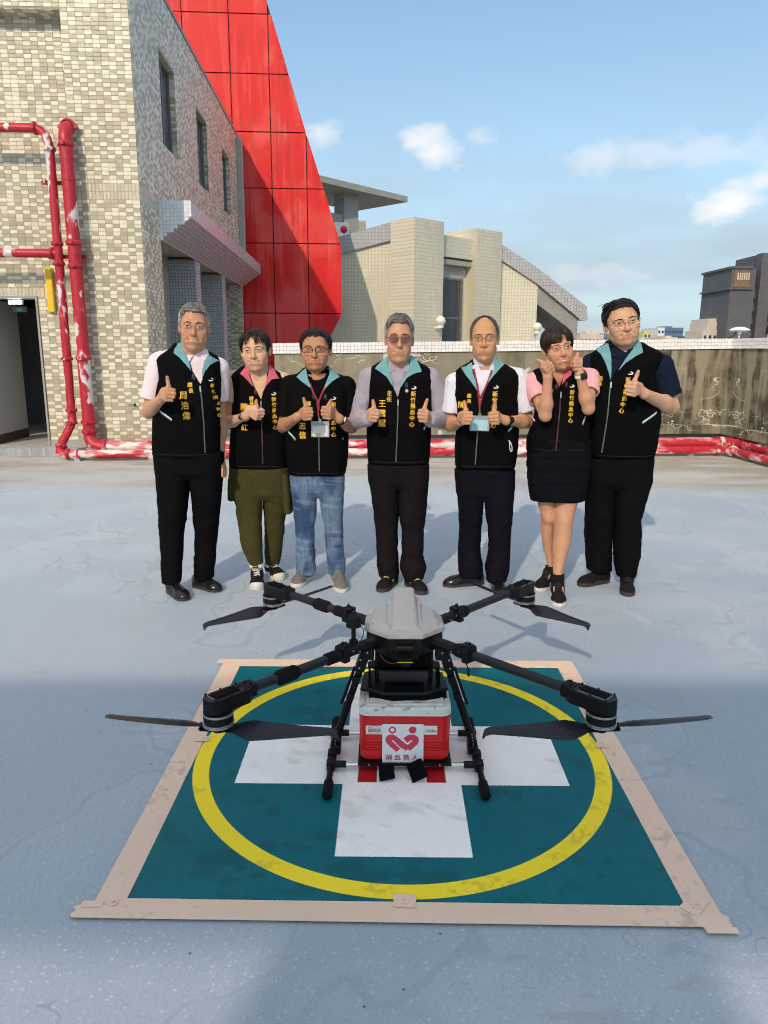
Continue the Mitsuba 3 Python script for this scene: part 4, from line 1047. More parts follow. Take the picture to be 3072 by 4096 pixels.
    pr_ = add(pr_, join(xf(prism(hubp, 0.004, 0.008), PM), xf(prism(hubp, -0.010, -0.006), PM), *[xf(xf(lathe([(0, 0.0095), (0.006, 0.0095), (0.006, -0.012), (0, -0.012)], 12), frame([x, 0, 0])), PM) for x in (-0.048, 0.048)]), "m_drone_black", smooth=30)
    (bv, bf), buv = blade_mesh(0.37, 0, spin)
    add(f"{pr_}__blade", xf((bv, bf), PM), "m_blade", smooth=True, uv=buv)
    add(f"{pr_}__blade", xf((bv, bf), PM @ frame([0, 0, 0], math.pi)), "m_blade", smooth=True, uv=buv)
# the positioning puck on its stalk
mx = np.array([-0.105, 2.452, 0.0])
k = add(f"{D}__antenna", join(cyl(mx + [0, 0, 0.47], mx + [0, 0, 0.553], 0.0082, 14), cyl(mx + [0, 0, 0.488], mx + [0, 0, 0.500], 0.016, 14)), "m_drone_black", smooth=40)
add(f"{k}__cap", xf(lathe([(0, 0.036), (0.020, 0.0355), (0.0235, 0.033), (0.0245, 0.012), (0.0262, 0.010), (0.0262, 0.001), (0.0, 0.0)], 32), frame(mx + [0, 0, 0.550])), "m_rubber", smooth=35)
add(f"{k}__cable", tube(np.vstack([arc(mx + [0.024, 0, 0.552], mx + [0.045, 0, 0.535], mx + [0.028, -0.01, 0.505], 8), arc(mx + [0.02, -0.01, 0.50], mx + [0.03, -0.01, 0.485], mx + [0.08, 0.03, 0.488], 6)]), 0.0016, 6), "m_drone_black", smooth=True)
# landing gear
for sx in (-1, 1):
    top = DO + [sx * 0.135, -0.085, 0.452]
    foot = DO + [sx * 0.268 + 0.003, -0.045, 0.026]
    g = f"{D}__landing_leg"
    g = add(g, tube([top, foot], [0.0155, 0.0135], 16), "m_drone_black", smooth=40)
    ax = (foot - top) / np.linalg.norm(foot - top)
    add(f"{g}__bracket", join(xf(rbox(-0.024, 0.024, -0.02, 0.02, -0.05, 0.012, 0.006, 8), frame(top)), along(xf(rbox(-0.022, 0.022, -0.018, 0.018, 0, 0.10, 0.005, 8), np.eye(4)), top, ax)), "m_drone_black", smooth=30)
    for i in range(2):
        add(f"{g}__clip", along(rbox(-0.026, 0.026, -0.012, 0.016, 0.12 + 0.075 * i, 0.145 + 0.075 * i, 0.004, 8), top, ax), "m_drone_black", smooth=30)
    add(f"{g}__clip", along(rbox(-0.020, 0.020, -0.016, 0.016, 0.36, 0.43, 0.006, 8), top, ax), "m_drone_black", smooth=30)
    add(f"{g}__screw", join(*[along(lathe([(0, 0.003), (0.0034, 0.0026), (0.004, 0)], 8), top + ax * t + np.array([sx * o, -0.0205, 0]), [0, -1, 0]) for t, o in ((0.0, 0.010), (0.02, -0.006), (0.05, 0.010), (0.085, 0.004), (0.375, 0.006), (0.39, 0.004), (0.405, 0.002), (0.42, 0.0))]), "m_steel", smooth=40)
    add(f"{g}__light_strip", tube([top + ax * 0.10 + [sx * 0.014, -0.016, 0], top + ax * 0.23 + [sx * 0.016, -0.016, 0]], 0.0016, 6), "m_antenna_white", smooth=40)
    add(f"{g}__outer_rail", tube([top + ax * 0.09 + [sx * 0.02, 0.0, 0], top + ax * 0.25 + [sx * 0.024, 0.0, 0]], 0.0055, 8), "m_drone_black", smooth=40)
    y0, y1 = 2.262, 2.745
    sx_, sz = foot[0], 0.026
    sk = f"{D}__skid"
    sk = add(sk, tube([[sx_, y0, sz], [sx_, y1, sz]], 0.0115, 16), "m_drone_black", smooth=40)
    for yy, e in ((y0, -1), (y1, 1)):
        add(f"{sk}__rubber_end", along(lathe([(0.0, -0.068), (0.013, -0.066), (0.0165, -0.058), (0.018, -0.03), (0.0175, 0.0), (0.018, 0.012), (0.017, 0.020), (0.010, 0.0245), (0.0, 0.025)], 22), [sx_, yy, sz], [0, e, 0]), "m_rubber", smooth=35)
    add(f"{sk}__yellow_band", tube([[sx_, y1 - 0.085, sz], [sx_, y1 - 0.072, sz]], 0.0148, 14), "m_yellow_mark", smooth=40)
    for yy in (2.43, 2.50, 2.655):
        add(f"{sk}__clip", xf(rbox(-0.016, 0.016, -0.018, 0.018, -0.0165, 0.018, 0.004, 8), frame([sx_, yy, sz])), "m_drone_black", smooth=30)
    add(f"{sk}__clip", xf(rbox(0.004, 0.030, -0.03, 0.03, -0.018, 0.014, 0.004, 8), frame([sx_ if sx < 0 else sx_ - 0.034, 2.545, sz + 0.01])), "m_drone_black", smooth=30)
xl, xr = DO[0] - 0.265, DO[0] + 0.271
for yy in (2.43, 2.655):
    k = add(f"{D}__crossbar", cyl([xl + 0.01, yy, 0.030], [xr - 0.01, yy, 0.030], 0.0092, 16), "m_chrome", smooth=40)
    for c0, c1 in ((xl + 0.008, xl + 0.055), (xr - 0.055, xr - 0.008)):
        add(f"{k}__sleeve", cyl([c0, yy, 0.030], [c1, yy, 0.030], 0.0128, 14), "m_drone_black", smooth=40)
# carrying tray under the box and the two plates above it
add(f"{D}__tray", join(rbox(-0.090, 0.248, 2.421, 2.69, 0.036, 0.0405, 0.002, 6), bx(-0.09, 0.248, 2.418, 2.4205, 0.030, 0.0405)), "m_drone_black")
add(f"{D}__tray__screw", join(*[along(lathe([(0, 0.003), (0.003, 0.0025), (0.0036, 0)], 8), [x, 2.4178, z], [0, -1, 0]) for x in (-0.05, 0.205) for z in (0.035,)]), "m_steel", smooth=40)
pl2 = Polygon([(-0.076, 0.10), (-0.150, 0.055), (-0.160, -0.075), (-0.120, -0.088), (-0.076, -0.118), (0.076, -0.118), (0.120, -0.088), (0.160, -0.075), (0.150, 0.055), (0.076, 0.10)])
add(f"{D}__lower_plate", dl(prism(pl2, 0.276, 0.286)), "m_carbon", smooth=30)
add(f"{D}__lower_plate__pad", dl(rbox(-0.072, 0.072, -0.108, -0.040, 0.2865, 0.2915, 0.002, 6)), "m_fabric_black")
add(f"{D}__lower_plate__edging", dl(prism(pl2.buffer(0.0025).difference(pl2.buffer(-0.006)), 0.2735, 0.2755)), "m_rubber")
pu = Polygon([(-0.075, 0.068), (-0.135, 0.022), (-0.135, -0.02), (-0.075, -0.055), (0.075, -0.055), (0.135, -0.02), (0.135, 0.022), (0.075, 0.068)])
add(f"{D}__upper_plate", dl(prism(pu, 0.338, 0.344)), "m_drone_black", smooth=30)
add(f"{D}__upper_plate__pad", dl(rbox(-0.072, 0.072, 0.022, 0.062, 0.3445, 0.3495, 0.002, 6)), "m_fabric_black")
for x in (-0.10, 0.10):
    add(f"{D}__upper_plate__post", dl(rbox(x - 0.008, x + 0.008, -0.018, 0.028, 0.2865, 0.42, 0.003, 8)), "m_drone_black", smooth=40)
# hanging cloth flap and the hook and loop strap ends
n = 40
u = np.linspace(0, 1, n)
xs_ = -0.130 + 0.285 * u
drop = 0.026 + 0.036 * np.sin(np.pi * np.clip((u - 0.12) / 0.9, 0, 1)) ** 0.6 + 0.008 * np.sin(u * 19)
yf = -0.112 + 0.008 * np.sin(u * 14) - 0.03 * np.sin(np.pi * u)
rows = []
for t in np.linspace(0, 1, 6):
    rows.append(np.c_[xs_, np.interp(u, [0, 0.3, 0.7, 1], [-0.082, -0.118, -0.118, -0.078]) * (1 - t) + yf * t, 0.274 - np.clip(drop, 0.004, 1) * t])
fv = np.vstack(rows)
ff = np.array([[r * n + i, r * n + i + 1, (r + 1) * n + i + 1, (r + 1) * n + i] for r in range(5) for i in range(n - 1)])
fv2 = fv + [0, 0.0015, 0]
add(f"{D}__cloth_flap", dl(join((fv, ff), (fv2, ff[:, ::-1]))), "m_fabric_black", smooth=True)


# dark cloth-like mass filling the gap between hub and plates
bt = m3d.Manifold.batch_hull([m3d.Manifold.sphere(0.012, 14).translate([x, y, z]) for x in (-0.085, 0.085) for y in (-0.035, 0.055) for z in (0.360, 0.405)])
add(f"{D}__dark_mass", dl(bt), "m_fabric_black", smooth=40)
add(f"{D}__side_cloth", dl(join(*[xf(rbox(-0.004, 0.004, -0.07, 0.05, 0.287, 0.335, 0.003, 6), frame([x, 0, 0])) for x in (-0.128,)])), "m_fabric_black", smooth=40)
add(f"{D}__side_cloth", dl(rbox(0.124, 0.132, -0.07, 0.05, 0.287, 0.335, 0.003, 6)), "m_fabric_black", smooth=40)


def strap(pts, w, t=0.0022):
    """A flat band along points, w wide in the given sideways directions."""
    V, F = [], []
    for p, s in pts:
        p, s = np.asarray(p, float), np.asarray(s, float)
        s = s / np.linalg.norm(s)
        V += [p - s * w / 2, p + s * w / 2]
    V = np.array(V)
    N = len(pts)
    f = np.array([[2 * i, 2 * i + 1, 2 * i + 3, 2 * i + 2] for i in range(N - 1)])
    up = np.array([0, -0.5, 0.8]) * t
    rimf = [[2 * i + s, 2 * i + 2 + s, 2 * N + 2 * i + 2 + s, 2 * N + 2 * i + s] for i in range(N - 1) for s in (0, 1)] + [[0, 1, 2 * N + 1, 2 * N], [2 * N - 2, 2 * N - 1, 4 * N - 1, 4 * N - 2]]
    return np.vstack([V, V + up]), np.vstack([f, f + 2 * N, rimf])


add(f"{D}__strap_end", strap([((0.012, 2.413, 0.040), (1, 0.1, 0.10)), ((0.013, 2.392, 0.043), (1, 0.1, 0.10)), ((0.014, 2.372, 0.032), (1, 0.12, 0.12)), ((0.016, 2.358, 0.012), (1, 0.12, 0.14))], 0.056), "m_fabric_black", smooth=30)
add(f"{D}__strap_end", strap([((0.108, 2.414, 0.050), (0.9, 0.1, 0.42)), ((0.113, 2.392, 0.055), (0.9, 0.1, 0.42)), ((0.121, 2.372, 0.042), (0.9, 0.1, 0.40)), ((0.133, 2.354, 0.016), (0.9, 0.1, 0.38))], 0.060), "m_fabric_black", smooth=30)

# ---------------------------------------------------------------- the cool box
CB = "cool_box"
x0, x1, y0, y1 = -0.0860, 0.2435, 2.427, 2.672
cx, cy, hx, hy = (x0 + x1) / 2, (y0 + y1) / 2, (x1 - x0) / 2, (y1 - y0) / 2


def rr_ring(ax, ay, r, n=8):
    a = np.linspace(0, np.pi / 2, n)
    pts = []
    for k, (sx, sy) in enumerate(((1, 1), (-1, 1), (-1, -1), (1, -1))):
        th = a + k * np.pi / 2
        pts.append(np.c_[sx * (ax - r) + r * np.cos(th), sy * (ay - r) + r * np.sin(th)])
    return np.vstack(pts)


def rr_loft(levels, n=8):
    """levels: (z, half width, half depth, corner radius)."""
    R_ = [np.c_[rr_ring(a, b, r, n) + [cx, cy], np.full(4 * n, z)] for z, a, b, r in levels]
    m = 4 * n
    v = np.vstack(R_)
    f = np.array([[i * m + j, i * m + (j + 1) % m, (i + 1) * m + (j + 1) % m, (i + 1) * m + j] for i in range(len(R_) - 1) for j in range(m)])
    f = np.vstack([f[:, [0, 1, 2]], f[:, [0, 2, 3]]])
    k = len(v)
    v = np.vstack([v, [[cx, cy, levels[0][0]], [cx, cy, levels[-1][0]]]])
    j = np.arange(m)
    f = np.vstack([f, np.c_[j * 0 + k, (j + 1) % m, j], np.c_[j * 0 + k + 1, (len(R_) - 1) * m + j, (len(R_) - 1) * m + (j + 1) % m]])
    return v, f


lv = [(0.041, hx - 0.022, hy - 0.022, 0.02), (0.0425, hx - 0.014, hy - 0.014, 0.026), (0.049, hx - 0.006, hy - 0.006, 0.03), (0.065, hx - 0.003, hy - 0.003, 0.032)]
z = 0.086
for i in range(4):
    lv += [(z, hx - 0.0025, hy - 0.0025, 0.032), (z + 0.0012, hx - 0.0060, hy - 0.006, 0.030), (z + 0.0030, hx - 0.0060, hy - 0.006, 0.030), (z + 0.0045, hx - 0.0022, hy - 0.0022, 0.032)]
    z += 0.0095
lv += [(z + 0.004, hx - 0.002, hy - 0.002, 0.032), (0.219, hx, hy, 0.034), (0.221, hx - 0.004, hy - 0.004, 0.03)]
mat("m_cool_red", pr(lambda p, n, uv: tmix([0.60, 0.008, 0.012], [0.52, 0.007, 0.010], tfbm(p.x * 12, p.y * 12, p.z * 12, octaves=3))), 0.34, specular=0.45)
mat("m_lid", pr(lambda p, n, uv: tmix(tmix([0.72, 0.72, 0.69], [0.64, 0.64, 0.60], tfbm(p.x * 9, p.y * 9, p.z * 9, octaves=3)), [0.24, 0.23, 0.21], 0.75 * sst(0.60, 0.72, tfbm(p.x * 38, p.y * 38, p.z * 60, octaves=4)) + 0.3 * sst(0.55, 0.7, tfbm(p.x * 5 + 3, p.y * 90, p.z * 40, octaves=3)))), 0.42)
add(CB, rr_loft(lv), "m_cool_red", smooth=35, label="red cool box with a scuffed white lid strapped under the drone", cat="cool box")
lid = rr_loft([(0.2205, hx - 0.001, hy - 0.001, 0.034), (0.2225, hx + 0.002, hy + 0.002, 0.036), (0.246, hx + 0.0005, hy + 0.0005, 0.034), (0.2515, hx - 0.004, hy - 0.004, 0.03), (0.253, hx - 0.012, hy - 0.010, 0.024), (0.253, hx - 0.0205, hy - 0.0185, 0.012), (0.2495, hx - 0.0215, hy - 0.0195, 0.012), (0.2495, hx - 0.0235, hy - 0.0215, 0.01), (0.2565, hx - 0.0245, hy - 0.0225, 0.01), (0.2575, hx - 0.028, hy - 0.026, 0.01), (0.2575, hx - 0.036, hy - 0.034, 0.008), (0.2560, hx - 0.038, hy - 0.036, 0.008)])
add(f"{CB}__lid", lid, "m_lid", smooth=35)
mat("m_paper", [0.74, 0.74, 0.80], 0.45)
mat("m_paper_label", [0.72, 0.70, 0.66], 0.5)
mat("m_emblem", [0.58, 0.040, 0.075], 0.45)
mat("m_ink_red", [0.36, 0.012, 0.05], 0.5)
mat("m_ink", [0.03, 0.03, 0.03], 0.5)
mat("m_ink_violet", [0.16, 0.02, 0.09], 0.5)
s = 0.1487 / 548.0
YF = 2.4262
pp = lambda g: affinity.affine_transform(g, [s, 0, 0, -s, -0.0030 - 427 * s, 0.0370 + 1388 * s])
pk = add(f"{CB}__poster", upright(prism(pp(sbox(427, 818, 975, 1388)), 0.0, 0.0006), YF), "m_paper")
LS = lambda *c: LineString(c)
left = LS((648, 1193), (527, 1078), (513, 1052), (516, 1030), (532, 1013), (555, 1010), (580, 1022), (768, 1180)).buffer(43, cap_style=2, join_style=1).difference(LS((567, 1058), (612, 1104)).buffer(9)).difference(LS((612, 1110), (760, 1255)).buffer(7, cap_style=2))
left = left.intersection(Polygon([(400, 900), (900, 900), (900, 1130), (768, 1224), (690, 1165), (612, 1225), (400, 1100)]))
right = LS((732, 1057), (782, 1018), (812, 1010), (845, 1014), (868, 1034), (872, 1060), (862, 1080), (766, 1176)).buffer(43, cap_style=2, join_style=1).difference(LS((690, 1035), (766, 1108), (820, 1056)).buffer(9))
emb = unary_union([left.buffer(0), right.buffer(0), Point(563, 904).buffer(50).difference(Point(563, 904).buffer(28)), Point(828, 902).buffer(50)])
add(f"{pk}__emblem", upright(prism(pp(emb), 0.0007, 0.0010), YF), "m_emblem")
txt = affinity.translate(row_text("捐血救人", 92 * s, 1.26, 1), -0.0030 + 44 * s, 0.0370 + 44 * s)
add(f"{pk}__lettering", upright(prism(txt, 0.0007, 0.0010), YF), "m_ink_red")
lb = add(f"{CB}__label_sticker", upright(prism(pp(sbox(212, 842, 426, 966)), 0.0, 0.0004), YF), "m_paper_label")
rb_ = np.random.default_rng(4)
bars, x = [], 240.0
while x < 402:
    w = rb_.choice([3.0, 4.5, 7.0])
    bars.append(sbox(x, 886, x + w, 934))
    x += w + rb_.choice([3.5, 5.0])
add(f"{lb}__barcode", upright(prism(pp(unary_union(bars)), 0.0005, 0.0007), YF), "m_ink")
loop = unary_union([LS(*[(330 + 44 * math.cos(a), 868 + 24 * math.sin(a)) for a in np.linspace(0.6, 6.6, 40)]).buffer(2), LS(*[(314 + 76 * math.cos(a), 942 + 15 * math.sin(a)) for a in np.linspace(0.2, 6.4, 40)]).buffer(2)])
add(f"{lb}__pen_loop", upright(prism(pp(loop), 0.0008, 0.0010), YF), "m_emblem")
add(f"{lb}__lettering", upright(prism(affinity.translate(row_text("L13", 24 * s, 0.55, 2), -0.0030 + (238 - 427) * s, 0.0370 + (1388 - 874) * s), 0.0005, 0.0007), YF), "m_ink")
lb = add(f"{CB}__label_sticker", upright(prism(pp(sbox(976, 842, 1153, 968)), 0.0, 0.0004), YF), "m_paper_label")
bars, x = [], 1018.0
while x < 1140:
    w = rb_.choice([3.0, 4.5, 6.0])
    bars.append(sbox(x, 898, x + w, 936))
    x += w + rb_.choice([3.5, 5.0])
add(f"{lb}__barcode", upright(prism(pp(unary_union(bars)), 0.0005, 0.0007), YF), "m_ink")
add(f"{lb}__lettering", upright(prism(affinity.translate(row_text("312", 18 * s, 0.6, 2), -0.0030 + (978 - 427) * s, 0.0370 + (1388 - 928) * s), 0.0005, 0.0007), YF), "m_ink")
nt = add(f"{CB}__lid_notice", bx(-0.045, 0.205, cy - hy + 0.045, cy + 0.06, 0.2562, 0.2568), "m_paper_label")
add(f"{nt}__lettering", bx(0.085, 0.115, cy - hy + 0.05, cy - hy + 0.056, 0.2570, 0.2574), "m_ink_violet")
# ---------------------------------------------------------------- people: measured outlines, joints and garment lines (metres)
PEOPLE = {
 'man_pink': {
  'y0': 4.4746,
  'shoes': [[[-1.195, 4.278], [-1.353, 4.469]], [[-1.026, 4.454], [-1.224, 4.578]]],
  'torso': [[0.863, -1.398, -1.002], [0.985, -1.392, -0.997], [1.112, -1.377, -0.993], [1.237, -1.353, -0.983], [1.318, -1.332, -0.975], [1.385, -1.334, -0.975], [1.428, -1.344, -0.981], [1.452, -1.327, -0.996], [1.477, -1.285, -1.04], [1.501, -1.256, -1.066], [1.525, -1.236, -1.081]],
  'legs': [[[0.877, -1.397, -1.18, 4.475], [0.764, -1.39, -1.183, 4.465], [0.664, -1.385, -1.189, 4.457], [0.545, -1.382, -1.208, 4.448], [0.368, -1.378, -1.237, 4.433], [0.189, -1.374, -1.255, 4.419], [0.085, -1.371, -1.263, 4.411]], [[0.878, -1.197, -0.976, 4.475], [0.762, -1.197, -0.985, 4.484], [0.658, -1.193, -0.998, 4.493], [0.535, -1.183, -1.018, 4.503], [0.348, -1.187, -1.049, 4.517], [0.117, -1.203, -1.083, 4.535], [0.078, -1.204, -1.089, 4.538]]],
  'arms': [{'S': [-1.333, 4.475, 1.409], 'E': [-1.409, 4.455, 1.125], 'W': [-1.273, 4.255, 1.211], 'F': [-1.22, 4.195, 1.246], 'T': [-1.209, 4.195, 1.347], 'side': 'R', 'yaw': 30, 'sl': 0.74, 'sr': 0.062}, {'S': [-0.996, 4.525, 1.378], 'E': [-1.01, 4.575, 1.072], 'W': [-1.008, 4.535, 0.856], 'F': [-0.992, 4.505, 0.814], 'T': [-0.994, 4.445, 0.804], 'side': 'L', 'hang': 1, 'sl': 0.6, 'sr': 0.058, 'tip': [945, 1725]}],
  'head': {'top': [-1.097, 4.425, 1.751], 'chin': [-1.11, 4.425, 1.488], 'width': 0.171, 'eye': [-1.072, 4.365, 1.597], 'mid': [-1.104, 4.425, 1.614], 'yaw': 12, 'roll': 4},
  'lapels': [[[-1.18, 1.533], [-1.207, 1.509], [-1.223, 1.485], [-1.221, 1.464], [-1.184, 1.441], [-1.149, 1.405], [-1.115, 1.365], [-1.125, 1.407], [-1.147, 1.454], [-1.168, 1.501]], [[-1.025, 1.456], [-0.973, 1.422], [-1.011, 1.398], [-1.04, 1.358], [-1.056, 1.315], [-1.053, 1.365], [-1.041, 1.413]]],
  'V': [[-1.176, 1.533], [-1.146, 1.46], [-1.115, 1.365], [-1.068, 1.282], [-1.054, 1.324], [-1.041, 1.401], [-1.025, 1.46], [-1.034, 1.49], [-1.096, 1.507]],
  'collar': [[[-1.173, 1.542], [-1.16, 1.483], [-1.129, 1.422], [-1.107, 1.46], [-1.129, 1.498], [-1.155, 1.53]], [[-1.039, 1.495], [-1.025, 1.451], [-1.043, 1.426], [-1.069, 1.447], [-1.05, 1.478]]],
  'texts': [['新竹捐血中心', [-1.014, 1.31], 0.024, 0.17, 1.45], ['課長', [-1.141, 1.311], 0.03, 0.15, 1.12], ['周浩偉', [-1.19, 1.268], 0.048, 0.14, 1.22]],
  'zip': [[-1.068, 1.282], [-1.062, 1.191], [-1.058, 1.075], [-1.06, 0.893]],
  'stripes': [[[-1.312, 1.136], [-1.281, 1.117], [-1.24, 1.088]]],
  'logo': [-1.008, 1.321, 0.0276],
  'dots': [[-1.112, 1.341]],
 },
 'woman_beige': {
  'y0': 4.7312,
  'shoes': [[[-0.804, 4.497], [-0.838, 4.715]], [[-0.682, 4.702], [-0.788, 4.887]]],
  'torso': [[0.753, -0.995, -0.616], [0.89, -0.985, -0.617], [1.025, -0.969, -0.623], [1.125, -0.955, -0.631], [1.224, -0.948, -0.632], [1.289, -0.962, -0.629], [1.322, -0.977, -0.633], [1.345, -0.96, -0.652], [1.361, -0.929, -0.682], [1.377, -0.906, -0.708], [1.393, -0.879, -0.733]],
  'legs': [[[0.751, -0.994, -0.789, 4.731], [0.586, -0.987, -0.79, 4.707], [0.513, -0.955, -0.79, 4.696], [0.403, -0.947, -0.798, 4.68], [0.265, -0.928, -0.79, 4.66], [0.163, -0.884, -0.789, 4.645], [0.135, -0.866, -0.789, 4.641]], [[0.752, -0.789, -0.607, 4.731], [0.549, -0.788, -0.615, 4.76], [0.43, -0.79, -0.648, 4.776], [0.279, -0.797, -0.669, 4.796], [0.155, -0.796, -0.693, 4.812], [0.083, -0.793, -0.711, 4.822]]],
  'arms': [{'S': [-0.968, 4.731, 1.295], 'E': [-0.991, 4.701, 1.033], 'W': [-0.839, 4.511, 1.099], 'F': [-0.782, 4.481, 1.121], 'T': [-0.762, 4.461, 1.202], 'side': 'R', 'yaw': 55, 'sl': 0.5, 'sr': 0.055}, {'S': [-0.643, 4.751, 1.289], 'E': [-0.631, 4.791, 1.047], 'W': [-0.642, 4.781, 0.816], 'F': [-0.64, 4.761, 0.777], 'T': [-0.653, 4.751, 0.758], 'side': 'L', 'hang': 1, 'sl': 0.5, 'sr': 0.05, 'tip': [1520, 1740]}],
  'head': {'top': [-0.794, 4.681, 1.61], 'chin': [-0.795, 4.681, 1.364], 'width': 0.177, 'eye': [-0.787, 4.621, 1.482], 'mid': [-0.798, 4.681, 1.474], 'yaw': 1, 'roll': -4},
  'lapels': [[[-0.839, 1.398], [-0.866, 1.377], [-0.891, 1.342], [-0.856, 1.314], [-0.817, 1.271], [-0.806, 1.264], [-0.828, 1.321], [-0.84, 1.365]], [[-0.721, 1.398], [-0.687, 1.366], [-0.652, 1.311], [-0.695, 1.307], [-0.732, 1.264], [-0.747, 1.229], [-0.729, 1.293], [-0.715, 1.347]]],
  'V': [[-0.835, 1.393], [-0.828, 1.321], [-0.809, 1.267], [-0.763, 1.178], [-0.748, 1.232], [-0.728, 1.296], [-0.717, 1.394]],
  'collar': [],
  'texts': [['新竹捐血中心', [-0.699, 1.213], 0.0293, 0.03, 1.18], ['課長', [-0.837, 1.213], 0.0293, 0.05, 1.05], ['陳', [-0.893, 1.171], 0.0483, 0, 1], ['紅', [-0.89, 1.04], 0.0407, 0, 1]],
  'zip': [[-0.763, 1.178], [-0.762, 1.071], [-0.76, 0.941], [-0.762, 0.789]],
  'stripes': [],
  'logo': [-0.686, 1.226, 0.0293],
  'dots': [[-0.803, 1.241]],
  'watch': 0,
 },
 'man_lanyard': {
  'y0': 4.6755,
  'shoes': [[[-0.567, 4.567], [-0.507, 4.751]], [[-0.258, 4.448], [-0.32, 4.745]]],
  'torso': [[0.721, -0.605, -0.247], [0.853, -0.622, -0.231], [0.987, -0.623, -0.227], [1.086, -0.615, -0.225], [1.184, -0.608, -0.223], [1.249, -0.611, -0.222], [1.288, -0.605, -0.227], [1.314, -0.582, -0.251], [1.34, -0.545, -0.294], [1.359, -0.522, -0.32], [1.378, -0.505, -0.342]],
  'legs': [[[0.706, -0.598, -0.425, 4.676], [0.613, -0.594, -0.429, 4.676], [0.453, -0.579, -0.441, 4.677], [0.358, -0.574, -0.451, 4.678], [0.213, -0.572, -0.454, 4.679], [0.116, -0.568, -0.451, 4.68], [0.057, -0.566, -0.454, 4.68]], [[0.707, -0.427, -0.254, 4.676], [0.614, -0.42, -0.257, 4.675], [0.454, -0.399, -0.269, 4.674], [0.36, -0.386, -0.266, 4.673], [0.216, -0.374, -0.262, 4.672], [0.119, -0.361, -0.256, 4.672], [0.061, -0.357, -0.258, 4.671]]],
  'arms': [{'S': [-0.59, 4.676, 1.268], 'E': [-0.648, 4.676, 1.015], 'W': [-0.523, 4.436, 1.097], 'F': [-0.467, 4.386, 1.124], 'T': [-0.474, 4.386, 1.22], 'side': 'R', 'yaw': 18, 'sl': 0.72, 'sr': 0.064}, {'S': [-0.242, 4.676, 1.269], 'E': [-0.207, 4.676, 1.017], 'W': [-0.268, 4.436, 1.09], 'F': [-0.321, 4.386, 1.13], 'T': [-0.312, 4.386, 1.211], 'side': 'L', 'yaw': -15, 'sl': 0.72, 'sr': 0.064}],
  'head': {'top': [-0.42, 4.626, 1.615], 'chin': [-0.427, 4.626, 1.375], 'width': 0.186, 'eye': [-0.419, 4.566, 1.482], 'mid': [-0.419, 4.626, 1.487], 'yaw': 0, 'roll': 0},
  'lapels': [[[-0.476, 1.383], [-0.51, 1.356], [-0.54, 1.324], [-0.498, 1.293], [-0.454, 1.264], [-0.442, 1.257], [-0.46, 1.3], [-0.476, 1.343]], [[-0.343, 1.383], [-0.304, 1.351], [-0.274, 1.326], [-0.317, 1.3], [-0.349, 1.268], [-0.376, 1.23], [-0.357, 1.288], [-0.337, 1.343]]],
  'V': [[-0.475, 1.357], [-0.451, 1.288], [-0.402, 1.168], [-0.375, 1.232], [-0.355, 1.295], [-0.335, 1.357], [-0.405, 1.376]],
  'collar': [[[-0.479, 1.378], [-0.469, 1.325], [-0.441, 1.285], [-0.434, 1.31], [-0.456, 1.35]], [[-0.332, 1.379], [-0.345, 1.326], [-0.374, 1.287], [-0.382, 1.307], [-0.348, 1.357]]],
  'texts': [['新竹捐血中心', [-0.326, 1.189], 0.0315, 0.0, 1.16], ['課長', [-0.478, 1.192], 0.0315, 0.05, 1.1], ['志信', [-0.524, 1.072], 0.0466, 0.0, 1.2]],
  'zip': [[-0.402, 1.168], [-0.401, 1.066], [-0.402, 0.905], [-0.402, 0.755]],
  'stripes': [[[-0.592, 0.996], [-0.572, 0.979], [-0.547, 0.951]], [[-0.224, 1.006], [-0.24, 0.99], [-0.257, 0.952]]],
  'logo': [-0.31, 1.204, 0.029],
  'dots': [[-0.436, 1.22], [-0.366, 1.218]],
  'lanyard': [[[-0.454, 1.294], [-0.432, 1.244], [-0.408, 1.194], [-0.401, 1.098]], [[-0.348, 1.304], [-0.363, 1.269], [-0.382, 1.228], [-0.398, 1.187], [-0.4, 1.13]]],
  'badge': [[-0.445, 1.066], [-0.338, 0.973]],
  'watch': 1,
 },
 'man_lilac': {
  'y0': 4.6018,
  'shoes': [[[-0.022, 4.456], [0.074, 4.69]], [[0.251, 4.407], [0.156, 4.653]]],
  'torso': [[0.806, -0.101, 0.28], [0.931, -0.104, 0.284], [1.03, -0.106, 0.284], [1.127, -0.099, 0.284], [1.223, -0.096, 0.286], [1.313, -0.099, 0.291], [1.357, -0.099, 0.29], [1.382, -0.086, 0.275], [1.408, -0.048, 0.231], [1.426, -0.019, 0.199], [1.445, 0.013, 0.173]],
  'legs': [[[0.797, -0.102, 0.08, 4.602], [0.683, -0.095, 0.085, 4.605], [0.505, -0.067, 0.091, 4.609], [0.38, -0.052, 0.088, 4.613], [0.197, -0.042, 0.088, 4.617], [0.126, -0.04, 0.092, 4.619], [0.061, -0.024, 0.096, 4.621]], [[0.798, 0.076, 0.278, 4.602], [0.651, 0.087, 0.278, 4.598], [0.509, 0.095, 0.267, 4.594], [0.386, 0.11, 0.254, 4.591], [0.207, 0.118, 0.25, 4.587], [0.13, 0.102, 0.268, 4.585], [0.06, 0.126, 0.252, 4.583]]],
